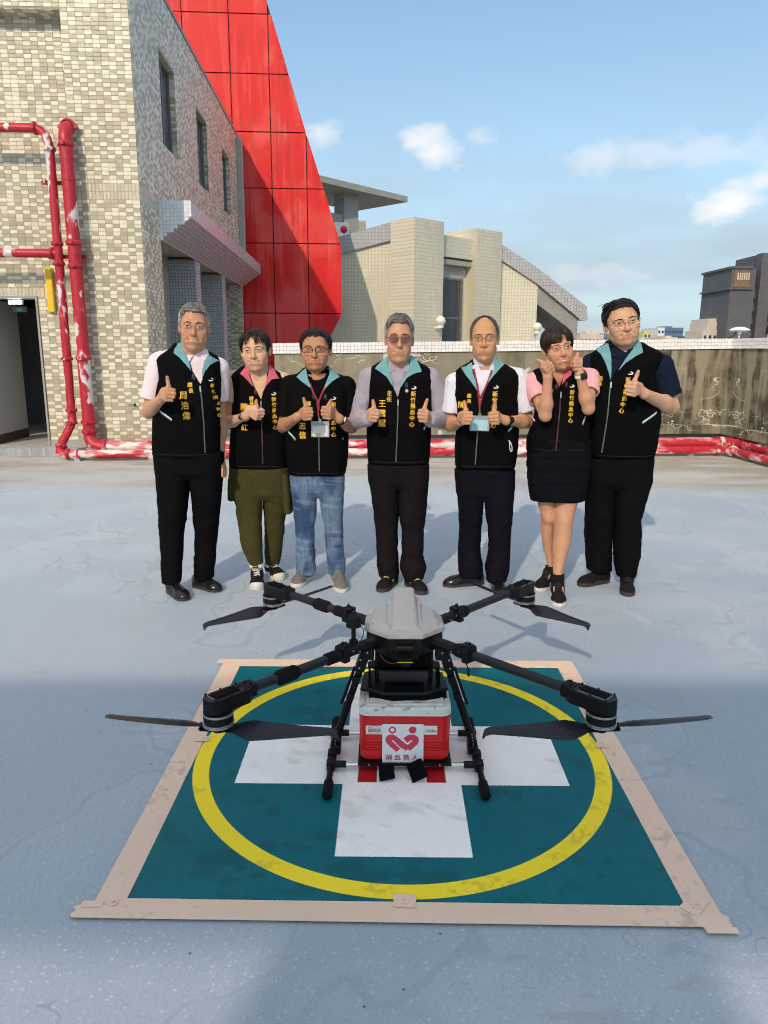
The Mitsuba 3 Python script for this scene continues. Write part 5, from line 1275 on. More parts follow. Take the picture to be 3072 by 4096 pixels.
  'arms': [{'S': [-0.093, 4.602, 1.325], 'E': [-0.164, 4.602, 1.071], 'W': [-0.099, 4.402, 1.096], 'F': [-0.075, 4.332, 1.125], 'T': [-0.066, 4.332, 1.214], 'side': 'R', 'yaw': 8, 'sl': 1, 'sr': 0.05}, {'S': [0.281, 4.602, 1.326], 'E': [0.359, 4.602, 1.076], 'W': [0.271, 4.402, 1.093], 'F': [0.237, 4.332, 1.12], 'T': [0.248, 4.332, 1.221], 'side': 'L', 'yaw': -8, 'sl': 1, 'sr': 0.05}],
  'head': {'top': [0.083, 4.552, 1.7], 'chin': [0.088, 4.552, 1.421], 'width': 0.168, 'eye': [0.086, 4.492, 1.555], 'mid': [0.087, 4.552, 1.557], 'yaw': 0, 'roll': 1},
  'lapels': [[[0.022, 1.456], [-0.025, 1.416], [-0.06, 1.379], [-0.028, 1.36], [0.013, 1.33], [0.048, 1.274], [0.046, 1.306], [0.03, 1.361], [0.016, 1.41]], [[0.146, 1.459], [0.186, 1.441], [0.205, 1.405], [0.222, 1.362], [0.175, 1.351], [0.132, 1.326], [0.096, 1.268], [0.11, 1.312], [0.134, 1.362], [0.153, 1.411]]],
  'V': [[0.019, 1.422], [0.048, 1.275], [0.08, 1.201], [0.098, 1.275], [0.125, 1.331], [0.152, 1.423], [0.087, 1.441]],
  'collar': [[[0.016, 1.444], [0.027, 1.361], [0.048, 1.371], [0.063, 1.38], [0.034, 1.416]], [[0.153, 1.444], [0.139, 1.357], [0.118, 1.366], [0.107, 1.38], [0.134, 1.417]]],
  'texts': [['新竹捐血中心', [0.156, 1.26], 0.0322, -0.05, 1.12], ['主任', [0.013, 1.263], 0.031, -0.02, 1.15], ['王雲龍', [-0.037, 1.216], 0.0471, -0.02, 1.22]],
  'zip': [[0.08, 1.201], [0.079, 1.075], [0.075, 0.949], [0.071, 0.828]],
  'stripes': [[[0.238, 1.027], [0.263, 1.048]]],
  'logo': [0.175, 1.274, 0.0285],
  'dots': [[0.123, 1.294]],
  'pin': [[0.132, 1.256]],
 },
 'man_white_shirt': {
  'y0': 4.5777,
  'shoes': [[[0.386, 4.59], [0.651, 4.647]], [[0.734, 4.346], [0.729, 4.599]]],
  'torso': [[0.785, 0.443, 0.813], [0.904, 0.442, 0.819], [1.035, 0.445, 0.82], [1.131, 0.436, 0.811], [1.227, 0.421, 0.807], [1.303, 0.416, 0.813], [1.348, 0.421, 0.814], [1.373, 0.439, 0.794], [1.398, 0.474, 0.748], [1.417, 0.512, 0.709], [1.435, 0.53, 0.689]],
  'legs': [[[0.77, 0.441, 0.625, 4.578], [0.621, 0.457, 0.627, 4.589], [0.538, 0.471, 0.627, 4.596], [0.412, 0.484, 0.621, 4.605], [0.235, 0.482, 0.619, 4.619], [0.141, 0.485, 0.635, 4.626], [0.068, 0.494, 0.635, 4.631]], [[0.771, 0.619, 0.812, 4.578], [0.626, 0.624, 0.813, 4.567], [0.546, 0.634, 0.809, 4.56], [0.426, 0.653, 0.803, 4.551], [0.258, 0.667, 0.797, 4.539], [0.156, 0.65, 0.794, 4.531], [0.067, 0.659, 0.779, 4.524]]],
  'arms': [{'S': [0.432, 4.578, 1.296], 'E': [0.402, 4.578, 1.043], 'W': [0.446, 4.378, 1.084], 'F': [0.46, 4.308, 1.113], 'T': [0.46, 4.308, 1.212], 'side': 'R', 'yaw': 10, 'sl': 0.7, 'sr': 0.066}, {'S': [0.809, 4.578, 1.323], 'E': [0.882, 4.578, 1.065], 'W': [0.715, 4.378, 1.091], 'F': [0.647, 4.318, 1.113], 'T': [0.637, 4.318, 1.213], 'side': 'L', 'yaw': -12, 'sl': 0.76, 'sr': 0.072}],
  'head': {'top': [0.595, 4.528, 1.689], 'chin': [0.584, 4.528, 1.434], 'width': 0.168, 'eye': [0.567, 4.468, 1.553], 'mid': [0.593, 4.528, 1.56], 'yaw': -9, 'roll': -2},
  'lapels': [[[0.524, 1.419], [0.484, 1.394], [0.458, 1.386], [0.479, 1.346], [0.512, 1.303], [0.548, 1.253], [0.566, 1.217], [0.541, 1.297], [0.519, 1.364]], [[0.662, 1.444], [0.7, 1.426], [0.717, 1.408], [0.683, 1.382], [0.641, 1.339], [0.611, 1.302], [0.588, 1.262], [0.617, 1.322], [0.647, 1.377]]],
  'V': [[0.52, 1.395], [0.54, 1.297], [0.568, 1.211], [0.588, 1.26], [0.617, 1.322], [0.654, 1.407], [0.588, 1.431]],
  'collar': [[[0.532, 1.425], [0.512, 1.387], [0.529, 1.381], [0.546, 1.395], [0.56, 1.358], [0.546, 1.404]], [[0.662, 1.456], [0.632, 1.419], [0.61, 1.406], [0.641, 1.363], [0.664, 1.413]]],
  'texts': [['新竹捐血中心', [0.638, 1.264], 0.0333, -0.03, 1.12], ['組長', [0.489, 1.248], 0.0271, -0.02, 1.15], ['陳', [0.439, 1.198], 0.0444, 0, 1]],
  'zip': [[0.568, 1.211], [0.561, 1.08], [0.555, 0.954], [0.551, 0.815]],
  'stripes': [[[0.741, 1.019], [0.766, 1.042]]],
  'logo': [0.659, 1.282, 0.0284],
  'dots': [],
  'lanyard': [[[0.528, 1.385], [0.543, 1.309], [0.554, 1.248], [0.563, 1.167]], [[0.636, 1.38], [0.605, 1.303], [0.579, 1.242], [0.564, 1.167]]],
  'badge': [[0.511, 1.112], [0.622, 1.025]],
  'watch': 1,
  'loop': [[0.749, 0.964], [0.755, 0.948], [0.754, 0.923], [0.762, 0.899], [0.771, 0.898], [0.771, 0.923], [0.763, 0.945], [0.755, 0.958]],
 },
 'woman_pink': {
  'y0': 4.5514,
  'shoes': [[[0.979, 4.485], [1.109, 4.706]], [[1.045, 4.198], [1.103, 4.536]]],
  'torso': [[0.89, 0.877, 1.265], [0.975, 0.881, 1.253], [1.072, 0.912, 1.244], [1.136, 0.922, 1.224], [1.199, 0.925, 1.22], [1.263, 0.916, 1.229], [1.319, 0.887, 1.238], [1.357, 0.889, 1.232], [1.376, 0.91, 1.215], [1.388, 0.941, 1.183], [1.401, 0.985, 1.144]],
  'legs': [[[0.644, 0.95, 1.066, 4.551], [0.567, 0.962, 1.071, 4.564], [0.455, 0.995, 1.082, 4.581], [0.362, 1.001, 1.083, 4.596], [0.238, 1.033, 1.09, 4.614], [0.127, 1.066, 1.1, 4.631], [0.06, 1.075, 1.108, 4.641]], [[0.644, 1.07, 1.209, 4.551], [0.573, 1.069, 1.207, 4.54], [0.501, 1.062, 1.189, 4.529], [0.449, 1.062, 1.18, 4.521], [0.37, 1.065, 1.179, 4.509], [0.305, 1.061, 1.17, 4.498], [0.206, 1.063, 1.142, 4.483], [0.14, 1.064, 1.124, 4.473], [0.068, 1.066, 1.119, 4.462]]],
  'skirt': [[0.973, 0.88, 1.262], [0.876, 0.883, 1.267], [0.797, 0.885, 1.276], [0.697, 0.898, 1.268], [0.631, 0.909, 1.259], [0.584, 0.918, 1.253]],
  'arms': [{'S': [0.901, 4.551, 1.3], 'E': [0.947, 4.391, 1.12], 'W': [0.944, 4.361, 1.341], 'F': [0.935, 4.371, 1.391], 'T': [0.878, 4.371, 1.443], 'side': 'R', 'yaw': -5, 'sl': 0.5, 'sr': 0.06}, {'S': [1.237, 4.551, 1.326], 'E': [1.201, 4.401, 1.161], 'W': [1.13, 4.371, 1.363], 'F': [1.12, 4.391, 1.412], 'T': [1.121, 4.401, 1.486], 'side': 'L', 'yaw': 0, 'sl': 0.48, 'sr': 0.06}],
  'head': {'top': [1.003, 4.501, 1.633], 'chin': [1.05, 4.501, 1.389], 'width': 0.172, 'eye': [1.014, 4.441, 1.501], 'mid': [1.024, 4.501, 1.493], 'yaw': 2, 'roll': -11},
  'lapels': [[[1.078, 1.398], [1.114, 1.368], [1.1, 1.346], [1.07, 1.324], [1.047, 1.291], [1.054, 1.343], [1.064, 1.38]]],
  'V': [[0.991, 1.361], [1.017, 1.306], [1.045, 1.252], [1.053, 1.3], [1.068, 1.367], [1.053, 1.404], [0.998, 1.397]],
  'collar': [],
  'texts': [['新竹捐血中心', [1.097, 1.273], 0.0294, -0.02, 1.13], ['課長', [0.974, 1.277], 0.027, 0, 1.1]],
  'zip': [[1.045, 1.252], [1.044, 1.147], [1.038, 1.066], [1.028, 0.909]],
  'stripes': [[[1.184, 1.062], [1.204, 1.105]], [[0.889, 1.104], [0.911, 1.073]]],
  'logo': [1.109, 1.29, 0.0282],
  'dots': [[1.009, 1.291], [1.068, 1.304]],
  'watch': 1,
 },
 'man_navy': {
  'y0': 4.637,
  'shoes': [[[1.265, 4.603], [1.488, 4.711]], [[1.517, 4.397], [1.593, 4.668]]],
  'torso': [[0.846, 1.283, 1.689], [0.946, 1.27, 1.696], [1.077, 1.255, 1.703], [1.175, 1.246, 1.692], [1.272, 1.243, 1.663], [1.368, 1.244, 1.648], [1.431, 1.246, 1.682], [1.469, 1.26, 1.695], [1.494, 1.294, 1.66], [1.519, 1.33, 1.607], [1.544, 1.361, 1.566]],
  'legs': [[[0.838, 1.259, 1.455, 4.637], [0.682, 1.275, 1.464, 4.646], [0.544, 1.292, 1.471, 4.654], [0.438, 1.3, 1.475, 4.66], [0.332, 1.305, 1.479, 4.666], [0.224, 1.324, 1.482, 4.672], [0.144, 1.328, 1.482, 4.676], [0.093, 1.337, 1.483, 4.679]], [[0.839, 1.445, 1.69, 4.637], [0.686, 1.455, 1.687, 4.628], [0.551, 1.464, 1.655, 4.621], [0.449, 1.473, 1.631, 4.615], [0.347, 1.475, 1.644, 4.61], [0.209, 1.483, 1.642, 4.602], [0.139, 1.497, 1.633, 4.599], [0.077, 1.514, 1.626, 4.595]]],
  'arms': [{'S': [1.279, 4.657, 1.404], 'E': [1.278, 4.687, 1.138], 'W': [1.292, 4.687, 0.919], 'F': [1.289, 4.667, 0.881], 'T': [1.3, 4.657, 0.869], 'side': 'R', 'hang': 1, 'sl': 0.6, 'sr': 0.07, 'tip': [600, 1620]}, {'S': [1.694, 4.637, 1.4], 'E': [1.779, 4.637, 1.157], 'W': [1.524, 4.397, 1.248], 'F': [1.449, 4.347, 1.279], 'T': [1.457, 4.337, 1.387], 'side': 'L', 'yaw': -40, 'sl': 0.72, 'sr': 0.078}],
  'head': {'top': [1.395, 4.587, 1.791], 'chin': [1.433, 4.587, 1.532], 'width': 0.204, 'eye': [1.391, 4.527, 1.656], 'mid': [1.423, 4.587, 1.65], 'yaw': -5, 'roll': -13},
  'lapels': [[[1.347, 1.534], [1.309, 1.512], [1.277, 1.5], [1.3, 1.463], [1.323, 1.402], [1.349, 1.319], [1.35, 1.328], [1.35, 1.396], [1.351, 1.47]], [[1.49, 1.578], [1.524, 1.556], [1.539, 1.537], [1.542, 1.479], [1.495, 1.457], [1.435, 1.42], [1.391, 1.375], [1.427, 1.433], [1.486, 1.501]]],
  'V': [[1.349, 1.5], [1.35, 1.396], [1.352, 1.309], [1.388, 1.378], [1.433, 1.439], [1.49, 1.519], [1.414, 1.531]],
  'collar': [[[1.355, 1.528], [1.354, 1.46], [1.389, 1.461], [1.369, 1.5]], [[1.488, 1.546], [1.454, 1.494], [1.408, 1.458], [1.435, 1.438], [1.482, 1.495]]],
  'texts': [['新竹捐血中心', [1.437, 1.347], 0.0324, -0.2, 1.12], ['組長', [1.278, 1.352], 0.0286, -0.1, 1.12]],
  'zip': [[1.352, 1.309], [1.347, 1.241], [1.342, 1.09], [1.332, 0.883]],
  'stripes': [[[1.553, 1.07], [1.592, 1.097], [1.644, 1.13]]],
  'logo': [1.467, 1.364, 0.0286],
  'dots': [],
  'buttons': [[1.397, 1.451], [1.383, 1.419], [1.369, 1.379]],
 },
}
# ---------------------------------------------------------------- modelling with distance fields
class Vol:
    """A grid of signed distances that primitives are blended into; mesh() turns its zero surface into triangles."""

    def __init__(self, lo, hi, h):
        self.lo, self.h = np.asarray(lo, float), h
        self.n = np.ceil((np.asarray(hi, float) - self.lo) / h).astype(int) + 1
        self.d = np.full(self.n, 1.0, np.float32)
        self.ax = [(self.lo[k] + h * np.arange(self.n[k])).astype(np.float32) for k in range(3)]

    def cut(self, lo, hi):
        s = [slice(max(0, int((lo[k] - self.lo[k]) / self.h)), min(self.n[k], int((hi[k] - self.lo[k]) / self.h) + 2)) for k in range(3)]
        return tuple(s), [a[q].reshape([-1 if i == k else 1 for i in range(3)]) for k, (a, q) in enumerate(zip(self.ax, s))]

    def put(self, fn, lo, hi, k=0.0, op="add"):
        pad = 0.02 + k
        s, (X, Y, Z) = self.cut(np.asarray(lo) - pad, np.asarray(hi) + pad)
        if any(q.start >= q.stop for q in s):
            return
        e = fn(X, Y, Z).astype(np.float32)
        a = self.d[s]
        e = np.broadcast_to(e, a.shape)
        if op == "add":
            if k > 0:
                t = np.clip(k - np.abs(a - e), 0, None) / k
                self.d[s] = np.minimum(a, e) - t * t * k * 0.25
            else:
                self.d[s] = np.minimum(a, e)
        else:
            e = -e
            if k > 0:
                t = np.clip(k - np.abs(a - e), 0, None) / k
                self.d[s] = np.maximum(a, e) + t * t * k * 0.25
            else:
                self.d[s] = np.maximum(a, e)

    def cone(self, a, b, ra, rb, k=0.0, op="add", squash=None):
        a, b = np.asarray(a, float), np.asarray(b, float)
        r = max(ra, rb)
        ba = b - a
        l2 = ba @ ba + 1e-12

        def fn(X, Y, Z):
            px, py, pz = X - a[0], Y - a[1], Z - a[2]
            t = np.clip((px * ba[0] + py * ba[1] + pz * ba[2]) / l2, 0, 1)
            return np.sqrt((px - t * ba[0]) ** 2 + (py - t * ba[1]) ** 2 + (pz - t * ba[2]) ** 2) - (ra + (rb - ra) * t)
        self.put(fn, np.minimum(a, b) - r, np.maximum(a, b) + r, k, op)

    def ell(self, c, r, k=0.0, op="add", R=None):
        c, r = np.asarray(c, float), np.asarray(r, float)
        R = np.eye(3) if R is None else R

        def fn(X, Y, Z):
            x, y, z = X - c[0], Y - c[1], Z - c[2]
            u, v, w = (R[0, i] * x + R[1, i] * y + R[2, i] * z for i in range(3))
            k0 = np.sqrt((u / r[0]) ** 2 + (v / r[1]) ** 2 + (w / r[2]) ** 2)
            k1 = np.sqrt((u / r[0] ** 2) ** 2 + (v / r[1] ** 2) ** 2 + (w / r[2] ** 2) ** 2)
            return k0 * (k0 - 1) / np.maximum(k1, 1e-6)
        m = r.max()
        self.put(fn, c - m, c + m, k, op)

    def stack(self, rows, cy, ry, k=0.0, grow=0.0, power=2.5, z0=None, z1=None):
        """A body of elliptic slices: rows (z, xl, xr); cy and ry: middle and half depth per row."""
        rows = np.asarray(rows, float)
        o = np.argsort(rows[:, 0])
        zz, xl, xr = rows[o, 0], rows[o, 1], rows[o, 2]
        cy, ry = np.broadcast_to(cy, len(zz))[o], np.broadcast_to(ry, len(zz))[o]
        z0, z1 = zz[0] if z0 is None else z0, zz[-1] if z1 is None else z1

        def fn(X, Y, Z):
            zc = np.clip(Z, zz[0], zz[-1])
            a, b, c, d = (np.interp(zc, zz, q) for q in (xl, xr, cy, ry))
            rx, rr = np.maximum((b - a) / 2 + grow, 0.01), np.maximum(d + grow, 0.01)
            q = (np.abs((X - (a + b) / 2) / rx) ** power + np.abs((Y - c) / rr) ** power) ** (1 / power)
            return np.maximum((q - 1) * np.minimum(rx, rr), np.maximum(z0 - Z, Z - z1))
        self.put(fn, [xl.min() - 0.03, (cy - ry).min() - 0.03, z0], [xr.max() + 0.03, (cy + ry).max() + 0.03, z1], k)

    def front(self):
        """y of the first surface met from the camera's side, per (x, z); nan where there is none."""
        ins = self.d < 0
        j = np.argmax(ins, axis=1)
        has = ins.any(axis=1)
        J = np.maximum(j, 1)
        I, K = np.meshgrid(np.arange(self.n[0]), np.arange(self.n[2]), indexing="ij")
        d0, d1 = self.d[I, J - 1, K], self.d[I, J, K]
        y = self.lo[1] + self.h * (J - 1 + d0 / np.maximum(d0 - d1, 1e-6))
        return np.where(has, y, np.nan)

    def mesh(self):
        d = self.d
        s = d < 0
        c = [s[i:i + d.shape[0] - 1, j:j + d.shape[1] - 1, k:k + d.shape[2] - 1] for i in (0, 1) for j in (0, 1) for k in (0, 1)]
        al, an = c[0].copy(), c[0].copy()
        for q in c[1:]:
            al &= q
            an |= q
        cells = np.argwhere(an & ~al)
        idx = np.full(an.shape, -1, np.int32)
        idx[tuple(cells.T)] = np.arange(len(cells))
        off = np.array([[i, j, k] for i in (0, 1) for j in (0, 1) for k in (0, 1)])
        val = np.stack([d[tuple((cells + o).T)] for o in off], 1)
        acc, cnt = np.zeros((len(cells), 3)), np.zeros(len(cells))
        for a in range(8):
            for b in range(a + 1, 8):
                if np.abs(off[a] - off[b]).sum() != 1:
                    continue
                m = (val[:, a] < 0) != (val[:, b] < 0)
                t = val[:, a] / np.where(m, val[:, a] - val[:, b], 1)
                acc += np.where(m[:, None], off[a] + t[:, None] * (off[b] - off[a]), 0)
                cnt += m
        V = self.lo + self.h * (cells + acc / np.maximum(cnt, 1)[:, None])
        F = []
        for k in range(3):
            i, j = [(1, 2), (2, 0), (0, 1)][k]
            e = [slice(None)] * 3
            e0, e1 = list(e), list(e)
            e0[k], e1[k] = slice(0, -1), slice(1, None)
            for q in (i, j):
                e0[q] = e1[q] = slice(1, -1)
            A, B_ = s[tuple(e0)], s[tuple(e1)]
            p = np.argwhere(A != B_)
            up = A[tuple(p.T)]
            p[:, i] += 1
            p[:, j] += 1
            oi, oj = np.zeros(3, int), np.zeros(3, int)
            oi[i], oj[j] = 1, 1
            q = np.stack([idx[tuple((p - o).T)] for o in (oi * 0, oi, oi + oj, oj)], 1)
            F.append(np.where(up[:, None], q, q[:, ::-1]))
        F = np.vstack(F)
        F = F[(F >= 0).all(1)]
        return V, np.vstack([F[:, [0, 1, 2]], F[:, [0, 2, 3]]])


def vertex_normals(V, F):
    n = np.zeros_like(V)
    fn = np.cross(V[F[:, 1]] - V[F[:, 0]], V[F[:, 2]] - V[F[:, 0]])
    for k in range(3):
        np.add.at(n, F[:, k], fn)
    return n / np.maximum(np.linalg.norm(n, axis=1, keepdims=True), 1e-12)


def relax(V, F, n=2, lam=0.5):
    import scipy.sparse as sp
    e = np.vstack([F[:, [0, 1]], F[:, [1, 2]], F[:, [2, 0]]])
    A = sp.coo_matrix((np.ones(len(e) * 2), (np.r_[e[:, 0], e[:, 1]], np.r_[e[:, 1], e[:, 0]])), shape=(len(V), len(V))).tocsr()
    A.data[:] = 1
    deg = np.asarray(A.sum(1)).ravel()[:, None]
    for i in range(n):
        V = V + lam * (A @ V / np.maximum(deg, 1) - V)
        V = V - (lam + 0.03) * (A @ V / np.maximum(deg, 1) - V)
    return V


def folds(V, F, amp, freq, seed, ridge=True):
    """Cloth folds: creased noise along the surface normal. freq: per axis."""
    q = meshkit.fbm(V * np.asarray(freq) + seed, 3, seed)
    q = 1 - np.abs(2 * q - 1) * 2 if ridge else 2 * q - 1
    return V + vertex_normals(V, F) * (amp * q)[:, None]


def drape(front, vol, poly, off, thick=0.0015, size=0.012):
    """A flat (x, z) drawing laid on the front of a garment."""
    out = []
    for g in getattr(poly, "geoms", [poly]):
        if g.is_empty or g.area < 1e-8:
            continue
        v2, f = trimesh.creation.triangulate_polygon(g, engine="earcut")
        v = np.c_[v2, np.zeros(len(v2))]
        if size:
            v, f = refine_flat(v, f, size)
        x, z = v[:, 0], v[:, 1]
        i = np.clip((x - vol.lo[0]) / vol.h, 0, vol.n[0] - 1.001)
        k = np.clip((z - vol.lo[2]) / vol.h, 0, vol.n[2] - 1.001)
        i0, k0, a, b = i.astype(int), k.astype(int), i % 1, k % 1
        fr = front
        y = (fr[i0, k0] * (1 - a) + fr[i0 + 1, k0] * a) * (1 - b) + (fr[i0, k0 + 1] * (1 - a) + fr[i0 + 1, k0 + 1] * a) * b
        top = np.c_[x, y - off, z]
        bot = np.c_[x, y - off + thick, z]
        n = len(v)
        e = np.sort(np.vstack([f[:, [0, 1]], f[:, [1, 2]], f[:, [2, 0]]]), axis=1)
        d = np.vstack([f[:, [0, 1]], f[:, [1, 2]], f[:, [2, 0]]])
        u, inv_, cnt = np.unique(e, axis=0, return_inverse=True, return_counts=True)
        bd = d[cnt[inv_.ravel()] == 1]
        a2 = (v[f[0, 1], :2] - v[f[0, 0], :2])
        b2 = (v[f[0, 2], :2] - v[f[0, 0], :2])
        ff = f if a2[0] * b2[1] - a2[1] * b2[0] > 0 else f[:, ::-1]
        side = np.vstack([np.c_[bd[:, 0], bd[:, 1], bd[:, 1] + n], np.c_[bd[:, 0], bd[:, 1] + n, bd[:, 0] + n]])
        out.append((np.vstack([top, bot]), np.vstack([ff, ff[:, ::-1] + n, side])))
    return join(*out)


def filled(fr):
    """The front map with its gaps filled from the nearest place."""
    from scipy import ndimage
    bad = np.isnan(fr)
    ij = ndimage.distance_transform_edt(bad, return_distances=False, return_indices=True)
    return ndimage.gaussian_filter(fr[tuple(ij)], 0.8)


# ---------------------------------------------------------------- materials of people and clothes
scene["m_skin"] = two({"type": "bumpmap", "nested": principled(VC, 0.55, specular=0.28), "tex": pr(lambda p, n, uv: 0.0006 * tfbm(p.x * 160, p.y * 160, p.z * 160, octaves=3), 1e-3), "scale": 1.0})
scene["m_hair"] = two(principled(VC, 0.48, specular=0.35))


def cloth(key, c, rough=0.85, var=0.12, weave=900.0, sheen=0.0, bump=0.00025):
    c = np.asarray(c, float)

    def fn(p, n, uv):
        g = tfbm(p.x * 14, p.y * 14, p.z * 14, octaves=3)
        w = tn(p.x * weave, p.y * weave, p.z * weave)
        return tmix((c * (1 - var)).tolist(), (c * (1 + var)).tolist(), 0.6 * g + 0.4 * w)
    return mat(key, pr(fn), rough, sheen=sheen, specular=0.08)


cloth("m_vest", [0.0026, 0.0026, 0.0030], 0.85, 0.25)
cloth("m_teal", [0.155, 0.345, 0.375], 0.8)
cloth("m_pink_lapel", [0.56, 0.115, 0.19], 0.8)
cloth("m_shirt_pink", [0.74, 0.64, 0.68], 0.8, 0.05)
cloth("m_shirt_lilac", [0.34, 0.315, 0.37], 0.8, 0.08)
cloth("m_shirt_white", [0.66, 0.68, 0.78], 0.8, 0.06)
cloth("m_shirt_black", [0.0035, 0.0035, 0.004], 0.85, 0.2)
cloth("m_shirt_beige", [0.62, 0.43, 0.27], 0.85, 0.06)
cloth("m_shirt_rose", [0.75, 0.40, 0.43], 0.85, 0.05)
cloth("m_shirt_navy", [0.0075, 0.0125, 0.030], 0.8, 0.2)
cloth("m_trousers_black", [0.0030, 0.0033, 0.0043], 0.85, 0.25)
cloth("m_trousers_brown", [0.0085, 0.0066, 0.0078], 0.8, 0.25)
cloth("m_trousers_navy", [0.0050, 0.0044, 0.0085], 0.8, 0.25)
cloth("m_trousers_olive", [0.050, 0.046, 0.016], 0.85, 0.15)
cloth("m_skirt", [0.0035, 0.0042, 0.0065], 0.8, 0.3)


def denim(p, n, uv):
    a = tfbm(p.x * 9, p.y * 9, p.z * 4.5, octaves=3)
    st = tfbm(p.x * 160, p.y * 160, p.z * 16, octaves=3)
    wh = tfbm(p.x * 7 + 3, p.y * 5, p.z * 42 + 6 * p.x, octaves=3)
    c = tmix([0.024, 0.052, 0.118], [0.050, 0.098, 0.190], a)
    worn = 0.62 * sst(0.46, 0.66, a) + 0.40 * sst(0.56, 0.72, wh)
    c = tmix(c, [0.25, 0.34, 0.47], dr.minimum(worn, 1.0) * 0.62)
    return tmix(c, [0.012, 0.026, 0.066], 0.35 * sst(0.48, 0.75, st))


mat("m_denim", pr(denim), 0.85, specular=0.2)
mat("m_seam", [0.012, 0.012, 0.013], 0.8)
mat("m_gold_thread", pr(lambda p, n, uv: tmix([0.66, 0.36, 0.02], [0.80, 0.50, 0.05], tn(p.x * 700, p.y * 700, p.z * 300))), 0.5)
mat("m_white_thread", [0.70, 0.72, 0.74], 0.6)
mat("m_zip", [0.10, 0.14, 0.15], 0.5, metallic=0.3)
mat("m_zip_red", [0.07, 0.02, 0.028], 0.5)
mat("m_lanyard", [0.27, 0.008, 0.030], 0.7)
mat("m_badge_clear", [0.30, 0.35, 0.37], 0.25)
mat("m_badge_card", [0.72, 0.70, 0.66], 0.4)
mat("m_badge_blue", [0.36, 0.62, 0.72], 0.3)
mat("m_shoe_leather", [0.008, 0.008, 0.009], 0.22, specular=0.5)
mat("m_shoe_mesh", pr(lambda p, n, uv: tmix([0.006, 0.006, 0.007], [0.014, 0.014, 0.015], tn(p.x * 300, p.y * 300, p.z * 300))), 0.8, specular=0.15)
mat("m_shoe_grey", pr(lambda p, n, uv: tmix([0.10, 0.095, 0.088], [0.19, 0.18, 0.165], tfbm(p.x * 40, p.y * 40, p.z * 40, octaves=3))), 0.8)
mat("m_shoe_tan", [0.44, 0.33, 0.23], 0.8)
mat("m_sole_white", pr(lambda p, n, uv: tmix([0.66, 0.64, 0.58], [0.50, 0.47, 0.42], tfbm(p.x * 30, p.y * 30, p.z * 30, octaves=3))), 0.6)
mat("m_sole_dark", [0.035, 0.033, 0.032], 0.7)
mat("m_lace", [0.62, 0.50, 0.24], 0.7)
mat("m_lace_dark", [0.02, 0.02, 0.021], 0.7)
mat("m_eye_white", [0.62, 0.58, 0.55], 0.2)
mat("m_iris", [0.010, 0.007, 0.006], 0.12)
mat("m_teeth", [0.70, 0.66, 0.60], 0.3)
mat("m_wire_gold", [0.40, 0.34, 0.26], 0.3, metallic=0.8)
mat("m_wire_dark", [0.03, 0.022, 0.020], 0.35)
mat("m_frame_black", [0.007, 0.007, 0.008], 0.3)
scene["m_lens_purple"] = {"type": "mask", "opacity": 0.62, "bsdf": two(principled([0.11, 0.035, 0.07], 0.1, specular=0.5))}
mat("m_watch_rose", [0.60, 0.38, 0.28], 0.25, metallic=0.8)
mat("m_watch_face", [0.03, 0.015, 0.012], 0.15)
mat("m_strap_white", [0.74, 0.68, 0.62], 0.5)
mat("m_pin", [0.66, 0.58, 0.50], 0.3, metallic=0.5)


def rotm(yaw, roll, pitch=0.0):
    """Local head axes in the world: yaw about z (positive: face turns to the picture's right), roll (positive: clockwise in the picture)."""
    y, r, t = (math.radians(a) for a in (yaw, roll, pitch))
    Ry = np.array([[math.cos(y), -math.sin(y), 0], [math.sin(y), math.cos(y), 0], [0, 0, 1]])
    Rr = np.array([[math.cos(r), 0, math.sin(r)], [0, 1, 0], [-math.sin(r), 0, math.cos(r)]])
    Rp = np.array([[1, 0, 0], [0, math.cos(t), -math.sin(t)], [0, math.sin(t), math.cos(t)]])
    return Rr @ Ry @ Rp


